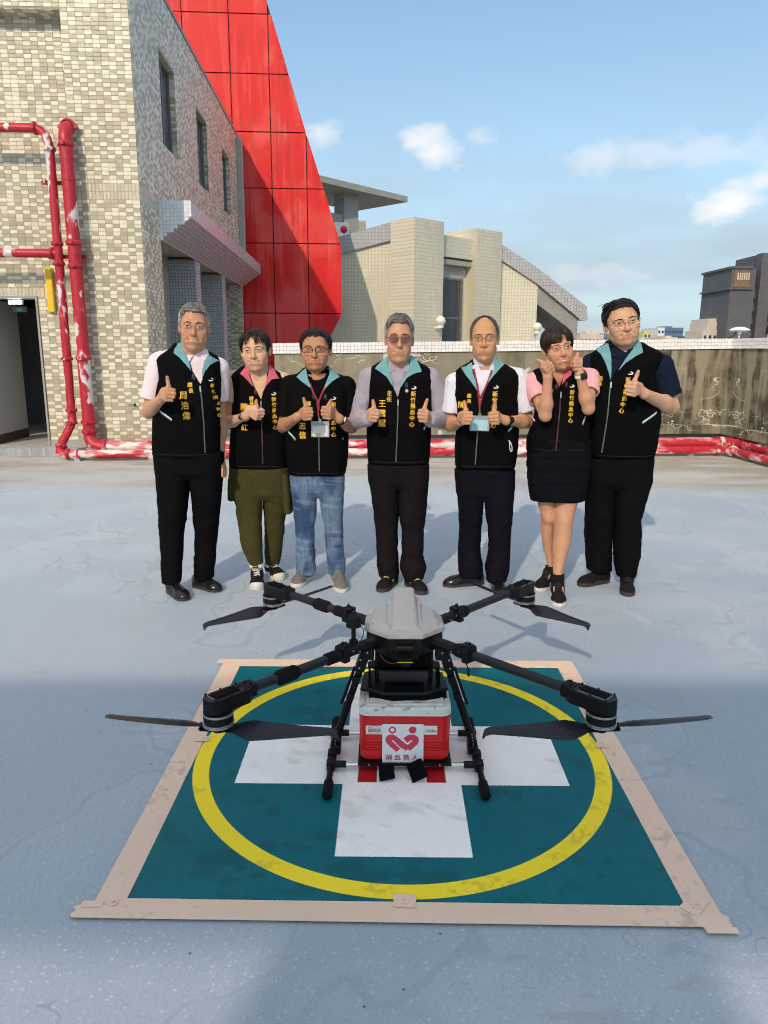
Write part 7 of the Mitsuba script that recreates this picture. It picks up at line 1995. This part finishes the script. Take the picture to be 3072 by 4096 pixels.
def build_person(name, d):
    sp, lk = SPEC[name], LOOKS[name]
    P = "person"
    n = 0
    while P in labels:
        n += 1
        P = f"person_{n:03d}"
    tag(P, sp["label"], "person", "people lined up behind the drone")
    y0 = d["y0"]
    seed = 3 + n
    H = Head(d["head"], lk)
    arm = sp["arm"]
    rows = np.array(d["torso"])
    wid = (rows[:, 2] - rows[:, 1]) / 2
    zn = (rows[:, 0] - rows[0, 0]) / (rows[-1, 0] - rows[0, 0])
    ry = sp["belly"] * np.minimum(wid, np.interp(zn, [0, 0.7, 0.85, 1.0], [1, 0.235, 0.19, 0.12]) + 0.03 * (sp["arm"] - 1)) * np.interp(zn, [0, 0.35, 0.75, 0.9, 1], [0.98, 1.04, 1.0, 0.92, 0.95])
    ry = np.maximum(ry, 0.06)
    cy = y0 + np.interp(zn, [0, 0.4, 0.8, 1.0], [0.0, -0.005, 0.0, 0.02])
    # ---- skin: head, neck, arms and hands in one surface
    pts = [H.c + 0.16, H.c - 0.16] + [np.array(a[k]) for a in d["arms"] for k in ("S", "E", "W", "F", "T")]
    lo, hi = np.min(pts, axis=0) - 0.075, np.max(pts, axis=0) + 0.075
    if sp.get("bare"):
        lo[2], lo[1], hi[1] = 0.01, min(lo[1], y0 - 0.2), max(hi[1], y0 + 0.2)
    vol = Vol(lo, hi, 0.0042)
    head_sdf(vol, H)
    hv_ = Vol(H.c - 0.16, H.c + 0.16, 0.0034)
    head_sdf(hv_, H)
    hfr = filled(hv_.front())
    nb = np.array([rows[-1, 1:].mean(), y0 + 0.02, rows[-2, 0] - 0.03])
    vol.cone(H((0, 0.022, -0.085)), nb, 0.052 * arm ** 0.5, 0.060 * arm ** 0.5, 0.02)
    vol.ell(nb + [0, 0.0, -0.02], (0.12, 0.075, 0.06), 0.05)
    for a in d["arms"]:
        S_, E_, W_ = (np.array(a[k]) for k in ("S", "E", "W"))
        vol.cone(nb - [0, 0, 0.03], S_, 0.05, 0.045, 0.03)
        vol.cone(S_, E_, 0.047 * arm, 0.037 * arm, 0.03)
        fm = E_ + (W_ - E_) * 0.30
        vol.cone(E_, fm, 0.0365 * arm, 0.0385 * arm, 0.02)
        vol.cone(fm, W_, 0.0380 * arm, 0.0255 * arm ** 0.6, 0.03)
        hs = 0.97 * arm ** 0.35
        if a.get("hang"):
            tip = W_ + (np.array(a["F"]) - W_) / np.linalg.norm(np.array(a["F"]) - W_) * 0.165
            open_hand(vol, W_, tip, a["side"], hs)
        else:
            a["_frame"] = hand_sdf(vol, W_, a["F"], a["T"], a["side"], a["yaw"], hs)
    if sp.get("bare"):
        for lg in d["legs"]:
            lg = np.array(lg)
            r = (lg[:, 2] - lg[:, 1]) / 2
            bk = np.interp(lg[:, 0], [0.1, 0.25, 0.36, 0.47, 0.6], [0.0, 0.018, 0.012, -0.004, 0.0])
            rr = np.vstack([lg[:, :3], [[0.03, lg[-1, 1], lg[-1, 2]]]])
            vol.stack(rr, np.r_[lg[:, 3] + bk, lg[-1, 3]], np.r_[r * np.interp(lg[:, 0], [0.1, 0.3, 0.5], [1.05, 1.15, 1.05]), r[-1]], 0.004, power=2.0)
            kx, ky = np.interp(0.47, lg[::-1, 0], (lg[::-1, 1] + lg[::-1, 2]) / 2), np.interp(0.47, lg[::-1, 0], lg[::-1, 3])
            vol.ell((kx, ky - 0.035, 0.47), (0.032, 0.026, 0.036), 0.03)
        sk_ = np.array(d["skirt"])
        vol.stack(np.vstack([[sk_[-2], sk_[0]], rows[2:8]]) * [1, 1, 1], y0, 0.07, 0.03, grow=-0.035)
    V, F = vol.mesh()
    V = relax(V, F, 1, 0.4)
    col = np.tile(np.asarray(lk["skin"], float), (len(V), 1))
    hd = (np.abs(H.local(V)) < [0.1, 0.14, 0.13]).all(1)
    col[hd] = head_color(H, V[hd], lk["skin"], lk.get("lips"))
    col[~hd] *= (0.93 + 0.14 * meshkit.fbm(V[~hd] * 40, 3, 5)[:, None])
    for a in d["arms"]:
        if "_frame" in a:
            k = np.clip(1.2 - np.linalg.norm(V - np.array(a["T"]), axis=1) / 0.030, 0, 1)[:, None] * 0.55
            col = col * (1 - k) + np.asarray(lk["skin"]) * [1.05, 0.74, 0.72] * k
    add(P, (V, F), "m_skin", smooth=True, color=np.clip(col, 0, 1))
    # ---- hair, eyes, glasses
    hm, hc = hair_mesh(H, 0.0042, seed)
    add(f"{P}__hair", hm, "m_hair", smooth=True, color=np.clip(hc, 0, 1))
    mat(f"m_brow_{name}", lk["brow"], 0.8)
    face_parts(P, H, name, hv_, hfr)
    g = {"man_pink": ("round", 0.0235, 0.0205, 0.0010, "m_wire_gold"), "man_lanyard": ("rect", 0.0255, 0.0145, 0.0018, "m_frame_black"), "man_lilac": ("oval", 0.0255, 0.0190, 0.0014, "m_wire_dark"),
         "man_white_shirt": ("rect", 0.0265, 0.0140, 0.0010, "m_wire_dark"), "man_navy": ("rect", 0.0275, 0.0175, 0.0010, "m_wire_gold")}.get(name)
    if g:
        glasses(P, H, *g, lens="m_lens_purple" if name == "man_lilac" else None, z=-0.002)
    # ---- vest
    Vp = Polygon(d["V"]).buffer(0)
    hem = rows[0, 0]
    vest = Vol([rows[:, 1].min() - 0.03, y0 - 0.24, hem - 0.02], [rows[:, 2].max() + 0.03, y0 + 0.22, rows[-1, 0] + 0.06], 0.0062)
    vest.stack(rows, cy, ry, 0, power=2.8)
    vf_ = filled(vest.front())
    shirt_front = Vol(vest.lo, vest.lo + vest.h * (vest.n - 1), vest.h)
    shirt_front.stack(rows, cy, ry, 0, grow=-0.010, power=2.8)
    gx, gz = np.meshgrid(vest.ax[0], vest.ax[2], indexing="ij")
    from shapely import contains_xy, distance, points
    top = Vp.union(sbox(Vp.bounds[0], Vp.bounds[3] - 0.01, Vp.bounds[2], Vp.bounds[3] + 0.2))
    inside = contains_xy(top, gx, gz)
    dist = distance(points(gx, gz), top.exterior)
    sd = np.where(inside, -dist, dist).astype(np.float32)
    cutter = np.maximum(sd[:, None, :], (vest.ax[1] - (y0 - 0.015))[None, :, None])
    vest.d = np.maximum(vest.d, -cutter)
    hx_, hz_ = nb[0], rows[-1, 0]
    vest.cone((hx_, y0 + 0.02, hz_ - 0.07), (hx_, y0 + 0.0, hz_ + 0.1), 0.062, 0.075, 0.01, "sub")
    v, f = vest.mesh()
    v = relax(v, f, 3)
    v0 = v.copy()
    v = folds(v, f, 0.0040, (8, 8, 4.5), seed)
    v = folds(v, f, 0.0018, (20, 20, 11), seed + 3)
    v = v0 + (v - v0) * np.clip((v0[:, 2:] - hem - 0.01) / 0.06, 0, 1)
    add(f"{P}__vest", (v, f), "m_vest", smooth=True, label="black sleeveless vest with gold embroidered writing")
    add(f"{P}__vest__hem", drape(vf_, vest, sbox(rows[0, 1] + 0.03, hem + 0.018, rows[0, 2] - 0.03, hem + 0.0205), 0.0072, 0.003, 0.03), "m_seam", smooth=30)
    # ---- shirt body behind the opening, sleeves
    sf = filled(shirt_front.front())
    sv = Vol([rows[:, 1].min() - 0.16, y0 - 0.36, hem + 0.2], [rows[:, 2].max() + 0.16, y0 + 0.22, rows[-1, 0] + 0.07], 0.0066)
    if not sp.get("bare"):
        sv.stack(rows, cy, ry, 0, grow=-0.010, power=2.8, z0=hem + 0.25, z1=rows[-1, 0] - 0.004)
        k = 0.035 if name == "woman_beige" else 0.0
        if k:
            sv.cone(nb + [0, 0, 0.0], H((0, 0.018, -0.105)), 0.068, 0.060, 0.02)
        else:
            sv.cone(nb + [0, 0.012, -0.02], H((0, 0.030, -0.118)), 0.070, 0.066, 0.02)
            # the neckline stays open in front
            fx_, fz_ = d["V"][-1] if len(d["V"]) > 6 else d["V"][0]
            sv.ell((hx_, y0 - 0.09, hz_ + 0.045), (0.040, 0.095, 0.075), 0.01, "sub")
    for a in d["arms"]:
        S_, E_, W_ = (np.array(a[q]) for q in ("S", "E", "W"))
        fr, r1 = a["sl"], a["sr"]
        if fr >= 1:
            sv.cone(S_, E_, 0.058, 0.049, 0.02)
            sv.cone(E_, E_ + (W_ - E_) * 0.9, 0.047, 0.040, 0.02)
            sv.cone(E_ + (W_ - E_) * 0.80, E_ + (W_ - E_) * 0.97, 0.041, 0.037, 0.01)
        else:
            e = S_ + (E_ - S_) * fr
            u = (E_ - S_) / np.linalg.norm(E_ - S_)
            sub = lambda X, Y, Z, e=e, u=u: -((X - e[0]) * u[0] + (Y - e[1]) * u[1] + (Z - e[2]) * u[2])
            one = Vol(np.minimum(S_, e) - 0.11, np.maximum(S_, e) + 0.11, 0.0066)
            one.lo = sv.lo + np.round((one.lo - sv.lo) / sv.h) * sv.h
            one.ax = [(one.lo[k] + one.h * np.arange(one.n[k])).astype(np.float32) for k in range(3)]
            one.cone(S_, S_ + (E_ - S_) * (fr + 0.25), 0.060 * max(arm, 0.9), r1, 0)
            one.cone(S_ + [0, 0, 0.01], nb, 0.050, 0.05, 0.02)
            X, Y, Z = (q.reshape([-1 if i == k else 1 for i in range(3)]) for k, q in enumerate(one.ax))
            one.d = np.maximum(one.d, -sub(X, Y, Z)).astype(np.float32)
            i0 = np.round((one.lo - sv.lo) / sv.h).astype(int)
            a0, a1 = np.maximum(i0, 0), np.minimum(i0 + one.n, sv.n)
            if (a1 > a0).all():
                s0 = tuple(slice(p_, q_) for p_, q_ in zip(a0, a1))
                s1 = tuple(slice(p_ - o, q_ - o) for p_, q_, o in zip(a0, a1, i0))
                A, Bq = sv.d[s0], one.d[s1]
                k = 0.012
                tt = np.clip(k - np.abs(A - Bq), 0, None) / k
                sv.d[s0] = np.minimum(A, Bq) - tt * tt * k * 0.25
            hol = Vol(one.lo, one.lo + one.h, 1)
            sv.cone(S_ + (E_ - S_) * (fr - 0.10), S_ + (E_ - S_) * (fr + 0.06), r1 * 0.82, r1 * 0.88, 0.004, "sub")
    v, f = sv.mesh()
    v = relax(v, f, 2)
    v = folds(v, f, 0.0045, (14, 14, 9), seed + 11)
    if name == "man_lilac":
        v = folds(v, f, 0.004, (30, 30, 18), seed + 12)
    add(f"{P}__shirt", (v, f), sp["shirt"], smooth=True)
    # ---- collar, lapels, zip, embroidery
    lap_off = 0.0145
    for pl in d["lapels"]:
        g_ = Polygon(pl).buffer(0).buffer(0.004, join_style=1).buffer(-0.004)
        v, f = drape(vf_, vest, g_, lap_off, 0.006, 0.010)
        v = v + [0, 0, 0.006]
        add(f"{P}__vest__lapel", (v, f), sp["lapel"], smooth=35)
    q0 = np.array(d["lapels"][0][0] if len(d["lapels"]) > 1 else d["V"][0])
    q1 = np.array(d["lapels"][1][0] if len(d["lapels"]) > 1 else d["lapels"][0][0])
    cx_, ra = (q0[0] + q1[0]) / 2, max(abs(q1[0] - q0[0]) / 2 * 1.02, 0.060)
    ang = np.linspace(-0.18 * np.pi, 1.18 * np.pi, 28)
    zz_ = np.interp(np.cos(ang), [-1, 1], [q0[1], q1[1]]) + 0.012 * np.clip(np.sin(ang), -0.5, 1)
    ring = [np.c_[cx_ + ra * k * np.cos(ang), y0 + 0.008 + 0.95 * ra * k * np.sin(ang), zz_ + dz] for k, dz in ((1.06, -0.075), (1.02, -0.03), (0.99, 0.004))]
    rv = np.vstack(ring)
    rf = np.array([[k * 28 + i, k * 28 + i + 1, (k + 1) * 28 + i + 1, (k + 1) * 28 + i] for k in range(2) for i in range(27)])
    out_ = rv.copy()
    out_[:, :2] += (rv[:, :2] - [cx_, y0 + 0.008]) * 0.05
    add(f"{P}__vest__collar", join((rv, rf[:, ::-1]), (out_, rf)), sp["lapel"], smooth=True)
    for pl in d["collar"]:
        v, f = drape(sf, shirt_front, Polygon(pl).buffer(0), 0.0175, 0.005, 0.014)
        add(f"{P}__shirt__collar", (v, f), sp["shirt"], smooth=35)
    zp = LineString(d["zip"])
    zk = add(f"{P}__vest__zip", drape(vf_, vest, zp.buffer(0.0032, cap_style=2), 0.0088, 0.004, 0.03), "m_zip_red" if "pink" in sp["lapel"] else "m_zip")
    z0_, z1_ = d["zip"][0], d["zip"][1]
    add(f"{zk}__pull", drape(vf_, vest, LineString([z0_, (z0_[0] * 0.8 + z1_[0] * 0.2, z0_[1] - 0.028)]).buffer(0.0042), 0.0130, 0.004, 0.03), "m_steel")
    text = []
    for t, (x, z), size, sl, pt in d["texts"]:
        text.append(affinity.translate(column_text(t, size, sl, pt, 1), x, z))
    for g_ in text:
        add(f"{P}__vest__embroidery", drape(vf_, vest, g_, 0.0098, 0.0040, 0), "m_gold_thread")
    for st in d["stripes"]:
        l = LineString(st)
        add(f"{P}__vest__pocket_stripe", drape(vf_, vest, affinity.translate(l, 0, 0.004).buffer(0.0026, cap_style=2), 0.0075, 0.003, 0.02), "m_white_thread")
        add(f"{P}__vest__pocket_stripe", drape(vf_, vest, affinity.translate(l, 0, -0.003).buffer(0.0032, cap_style=2), 0.0075, 0.003, 0.02), sp["lapel"])
    if "logo" in d:
        x, z, s_ = d["logo"]
        lg = unary_union([LineString([(-0.42, -0.18), (-0.1, -0.26), (0.25, -0.2), (0.42, 0.0)]).buffer(0.11), LineString([(0.05, 0.24), (0.3, 0.12), (0.42, 0.0)]).buffer(0.10), LineString([(0.42, 0), (0.52, 0.06)]).buffer(0.05)])
        add(f"{P}__vest__emblem", drape(vf_, vest, affinity.translate(affinity.scale(lg, s_, s_, origin=(0, 0)), x, z), 0.0080, 0.002, 0), "m_white_thread")
    for x, z in d["dots"]:
        add(f"{P}__vest__dot_print", drape(vf_, vest, unary_union([Point(x + 0.0042 * i + 0.0008 * j, z + 0.006 * j - 0.003 * i).buffer(0.0012, 4) for i in range(4) for j in range(-2, 3)]), 0.0080, 0.002, 0), sp["lapel"])
    # ---- trousers or skirt
    hip = rows[0]
    if sp.get("bare"):
        sk = np.array(d["skirt"])
        kv = Vol([sk[:, 1].min() - 0.03, y0 - 0.2, sk[-1, 0] - 0.02], [sk[:, 2].max() + 0.03, y0 + 0.2, sk[0, 0] + 0.02], 0.0065)
        kr = (sk[:, 2] - sk[:, 1]) / 2
        kv.stack(sk, y0, kr * 0.62, 0, power=2.3)
        kv.cone((sk[-1, 1:].mean() - 0.06, y0, sk[-1, 0] - 0.05), (sk[-1, 1:].mean() - 0.06, y0, sk[-1, 0] + 0.05), 0.075, 0.07, 0.0, "sub")
        kv.cone((sk[-1, 1:].mean() + 0.05, y0, sk[-1, 0] - 0.05), (sk[-1, 1:].mean() + 0.05, y0, sk[-1, 0] + 0.05), 0.075, 0.07, 0.0, "sub")
        v, f = kv.mesh()
        v = relax(v, f, 2)
        v = folds(v, f, 0.0055, (7, 7, 26), seed)
        add(f"{P}__skirt", (v, f), "m_skirt", smooth=True, label="short black skirt with soft creases")
    else:
        L0, L1 = (np.array(q) for q in d["legs"])
        tv = Vol([min(L0[:, 1].min(), hip[1]) - 0.04, min(L0[:, 3].min(), L1[:, 3].min()) - 0.16, min(L0[-1, 0], L1[-1, 0]) - 0.02], [max(L1[:, 2].max(), hip[2]) + 0.04, max(L0[:, 3].max(), L1[:, 3].max()) + 0.17, hip[0] + 0.09], 0.0068)
        for lg in (L0, L1):
            r = (lg[:, 2] - lg[:, 1]) / 2
            dep = np.minimum(r * np.interp(lg[:, 0], [0.0, 0.2, 0.5, 0.8], [1.25, 1.15, 1.08, 1.05]), 0.108)
            bk = np.interp(lg[:, 0], [0.05, 0.3, 0.5, 0.75], [0.0, 0.012, 0.0, 0.0])
            tv.stack(lg[:, :3], lg[:, 3] + bk, dep, 0.010, power=2.3, grow=-0.003)
        wr = np.array([[hip[0] + 0.08, hip[1] + 0.034, hip[2] - 0.034], [hip[0], hip[1] + 0.026, hip[2] - 0.026], [L0[0, 0] - 0.01, L0[0, 1] + 0.012, L1[0, 2] - 0.012], [L0[1, 0], L0[1, 1] + 0.010, L1[1, 2] - 0.010], [L0[1, 0] - 0.04, L0[1, 1] + 0.045, L1[1, 2] - 0.045]])
        wd = np.minimum((wr[:, 2] - wr[:, 1]) / 2 * 0.58, 0.112) * np.array([0.95, 1.0, 1.0, 0.96, 0.80])
        tv.stack(wr, y0, wd, 0.02, power=2.3)
        v, f = tv.mesh()
        v = relax(v, f, 2)
        low = np.clip((0.40 - v[:, 2]) / 0.3, 0, 1) * 0.8 + 0.55 + 0.5 * np.exp(-((v[:, 2] - 0.46) / 0.08) ** 2)
        base = v.copy()
        v = folds(v, f, 0.0062, (9, 9, 8), seed + 5)
        v = folds(v, f, 0.0030, (26, 26, 22), seed + 6)
        v = base + (v - base) * low[:, None]
        add(f"{P}__trousers", (v, f), sp["trousers"], smooth=True)
        for lg in (L0, L1):     # side pockets of the cargo trousers, cuffs
            if name == "woman_beige":
                o = -1 if lg is L0 else 1
                xx = lg[1, 1] if o < 0 else lg[1, 2]
                pv = Vol([xx - 0.07, y0 - 0.14, lg[2, 0] - 0.01], [xx + 0.07, y0 + 0.14, lg[0, 0] + 0.02], 0.0065)
                zt, zb = lg[0, 0] - 0.035, lg[2, 0] + 0.030
                pv.stack([[zb, xx - 0.024 - o * 0.006, xx + 0.024 - o * 0.006], [(zb + zt) / 2, xx - 0.028 - o * 0.014, xx + 0.028 - o * 0.014], [zt, xx - 0.026 - o * 0.020, xx + 0.026 - o * 0.020]], y0 - 0.012, [0.070, 0.078, 0.070], power=3.0)
                pvv, pvf = pv.mesh()
                pvv = folds(relax(pvv, pvf, 4), pvf, 0.004, (20, 20, 14), 5)
                add(f"{P}__trousers__cargo_pocket", (pvv, pvf), "m_trousers_olive", smooth=True)
                e = lg[-1]
                ck = add(f"{P}__trousers__cuff_strap", xf(lathe([(0.043, 0.0), (0.0455, 0.002), (0.0455, 0.024), (0.043, 0.026)], 24), frame([(e[1] + e[2]) / 2, e[3], e[0] - 0.024])), "m_strap_white", smooth=40)
                add(f"{ck}__label", bx((e[1] + e[2]) / 2 - 0.018, (e[1] + e[2]) / 2 + 0.018, e[3] - 0.0475, e[3] - 0.0463, e[0] - 0.020, e[0] - 0.002), "m_black")
                add(f"{ck}__label__lettering", join(bx((e[1] + e[2]) / 2 - 0.012, (e[1] + e[2]) / 2 + 0.010, e[3] - 0.0482, e[3] - 0.0476, e[0] - 0.010, e[0] - 0.006)), "m_yellow_mark")
    if name == "woman_beige":   # bare ankles between cuff and shoe
        for lg, (t_, h_) in zip(d["legs"], d["shoes"]):
            e = lg[-1]
            add(f"{P}__ankle", cyl([(e[1] + e[2]) / 2, e[3], e[0] + 0.02], [(e[1] + e[2]) / 2, e[3] + 0.01, 0.05], 0.033, 16, 0.031), mat("m_ankle", lk["skin"], 0.5), smooth=40)
    for t_, h_ in d["shoes"]:
        k = shoe(P, t_, h_, sp["shoes"])
        if sp.get("bare"):
            q = np.array(h_) + (np.array(t_) - np.array(h_)) / np.linalg.norm(np.array(t_) - np.array(h_)) * 0.075
            lg = d["legs"][0 if t_ is d["shoes"][0][0] else 1]
            e = lg[-1]
            add(f"{P}__sock", cyl([(e[1] + e[2]) / 2, e[3], 0.125], [(e[1] + e[2]) / 2, e[3], 0.05], 0.040, 18, 0.041), "m_shoe_mesh", smooth=40)
    # ---- things worn: watches, lanyard and badge, pin, hook
    if "watch" in d:
        a = d["arms"][int(d["watch"])]
        E_, W_ = np.array(a["E"]), np.array(a["W"])
        ax = (W_ - E_) / np.linalg.norm(W_ - E_)
        c = W_ - ax * 0.012
        rw = 0.0305 * arm ** 0.6
        style = {"woman_beige": ("m_watch_rose", "m_watch_face"), "woman_pink": ("m_strap_white", "m_watch_face")}.get(name, ("m_rubber", "m_watch_face"))
        w = f"{P}__watch"
        w = add(w, along(lathe([(rw, -0.009), (rw + 0.0035, -0.008), (rw + 0.0035, 0.008), (rw, 0.009)], 26), c, ax), style[0], smooth=40)
        out = np.array([0.15, -1.0, 0.25]) if name != "woman_beige" else np.array([-0.1, -1.0, 0.05])
        if name == "man_white_shirt":
            out = np.array([0.3, -0.9, 0.2])
        out -= ax * (out @ ax)
        out /= np.linalg.norm(out)
        if name in ("woman_beige", "man_white_shirt"):
            add(f"{w}__case", along(lathe([(0.0, 0.0), (0.0175, 0.0), (0.018, 0.006), (0.015, 0.0085), (0.0, 0.0085)], 26), c + out * (rw + 0.001), out), style[0], smooth=40)
            add(f"{w}__case__face", along(lathe([(0.0, 0.0012), (0.0135, 0.001), (0.0135, 0.0)], 26), c + out * (rw + 0.0098), out), "m_watch_face", smooth=40)
        else:
            M = np.eye(4)
            s2 = np.cross(out, ax)
            M[:3, 0], M[:3, 1], M[:3, 2], M[:3, 3] = s2, ax, out, c + out * (rw + 0.001)
            add(f"{w}__case", xf(rbox(-0.0165, 0.0165, -0.019, 0.019, 0.0, 0.0095, 0.004, 10), M), "m_watch_face" if name == "woman_pink" else "m_silver_ring", smooth=40)
            add(f"{w}__case__face", xf(rbox(-0.0135, 0.0135, -0.016, 0.016, 0.0092, 0.0105, 0.0004, 6), M), "m_watch_face")
    if "lanyard" in d:
        for l in d["lanyard"]:
            add(f"{P}__lanyard", drape(vf_, vest, LineString(l).buffer(0.0052, cap_style=2), 0.017, 0.003, 0.02), "m_lanyard")
        (bx0, bz0), (bx1, bz1) = d["badge"]
        yb = np.nanmin(vf_[int((bx0 - vest.lo[0]) / vest.h):int((bx1 - vest.lo[0]) / vest.h) + 1, int((bz1 - vest.lo[2]) / vest.h):int((bz0 - vest.lo[2]) / vest.h) + 1]) - 0.016
        e0 = d["lanyard"][0][-1]
        bk_ = add(f"{P}__badge", upright(prism(sbox(bx0, bz1, bx1, bz0).buffer(0.002), 0.0, 0.002), yb), "m_badge_clear")
        add(f"{bk_}__clip", join(cyl([e0[0], yb - 0.004, e0[1] + 0.005], [(bx0 + bx1) / 2, yb - 0.004, bz0 + 0.002], 0.004, 8), upright(prism(sbox((bx0 + bx1) / 2 - 0.008, bz0 - 0.006, (bx0 + bx1) / 2 + 0.008, bz0 + 0.016), 0, 0.003), yb - 0.003)), "m_steel", smooth=40)
        m_ = (bx1 - bx0) * 0.07
        card = sbox(bx0 + m_, bz1 + 0.004, bx1 - m_, bz0 - (bz0 - bz1) * 0.27)
        add(f"{bk_}__card", upright(prism(card, 0.0, 0.0006), yb - 0.0022), "m_badge_card" if name == "man_lanyard" else "m_badge_blue")
        cx0, cz0, cx1, cz1 = card.bounds
        if name == "man_lanyard":
            add(f"{bk_}__card__photo", upright(join(prism(sbox(cx0 + 0.019, cz0 + 0.003, cx0 + 0.033, cz0 + 0.020), 0, 0.0003)), yb - 0.0030), "m_city_white")
            add(f"{bk_}__card__portrait", upright(join(prism(unary_union([affinity.scale(Point(cx0 + 0.026, cz0 + 0.0135).buffer(1), 0.0036, 0.0048), sbox(cx0 + 0.0205, cz0 + 0.0032, cx0 + 0.0315, cz0 + 0.008)]), 0, 0.0003)), yb - 0.0034), "m_shoe_tan")
            add(f"{bk_}__card__lettering", upright(join(prism(unary_union([sbox(cx0 + 0.010, cz1 - 0.009, cx0 + 0.034, cz1 - 0.007), sbox(cx0 + 0.006, cz1 - 0.010, cx0 + 0.0085, cz1 - 0.006)]), 0, 0.0003)), yb - 0.0030), "m_emblem")
            add(f"{bk_}__card__lettering", upright(join(prism(unary_union([sbox(cx0 + 0.035, cz0 + 0.014, cx0 + 0.047, cz0 + 0.016), sbox(cx0 + 0.035, cz0 + 0.010, cx0 + 0.044, cz0 + 0.012), sbox(cx0 + 0.035, cz0 + 0.003, cx0 + 0.048, cz0 + 0.0065)]), 0, 0.0003)), yb - 0.0030), "m_ink")
        else:
            add(f"{bk_}__key", upright(join(prism(unary_union([Point(bx0 + 0.018, bz0 - 0.002).buffer(0.0075).difference(Point(bx0 + 0.018, bz0).buffer(0.004)), LineString([(bx0 + 0.018, bz0 - 0.008), (bx0 + 0.012, bz0 - 0.034)]).buffer(0.0022)]), 0, 0.002)), yb - 0.006), "m_steel")
    for x, z in d.get("pin", []):
        pt = unary_union([Point(x + 0.0062 * math.cos(t), z + 0.0062 * math.sin(t)).buffer(0.0038, 6) for t in np.arange(8) * np.pi / 4])
        add(f"{P}__vest__pin", drape(vf_, vest, pt, 0.0105, 0.004, 0), "m_pin")
    if "loop" in d:
        add(f"{P}__vest__hook", drape(vf_, vest, LineString(d["loop"]).buffer(0.0028), 0.014, 0.005, 0), "m_white_thread")
    for x, z in d.get("buttons", []):
        add(f"{P}__shirt__button", drape(sf, shirt_front, Point(x, z).buffer(0.0055), 0.0125, 0.003, 0), "m_shirt_navy")


for nm, d_ in PEOPLE.items():
    build_person(nm, d_)
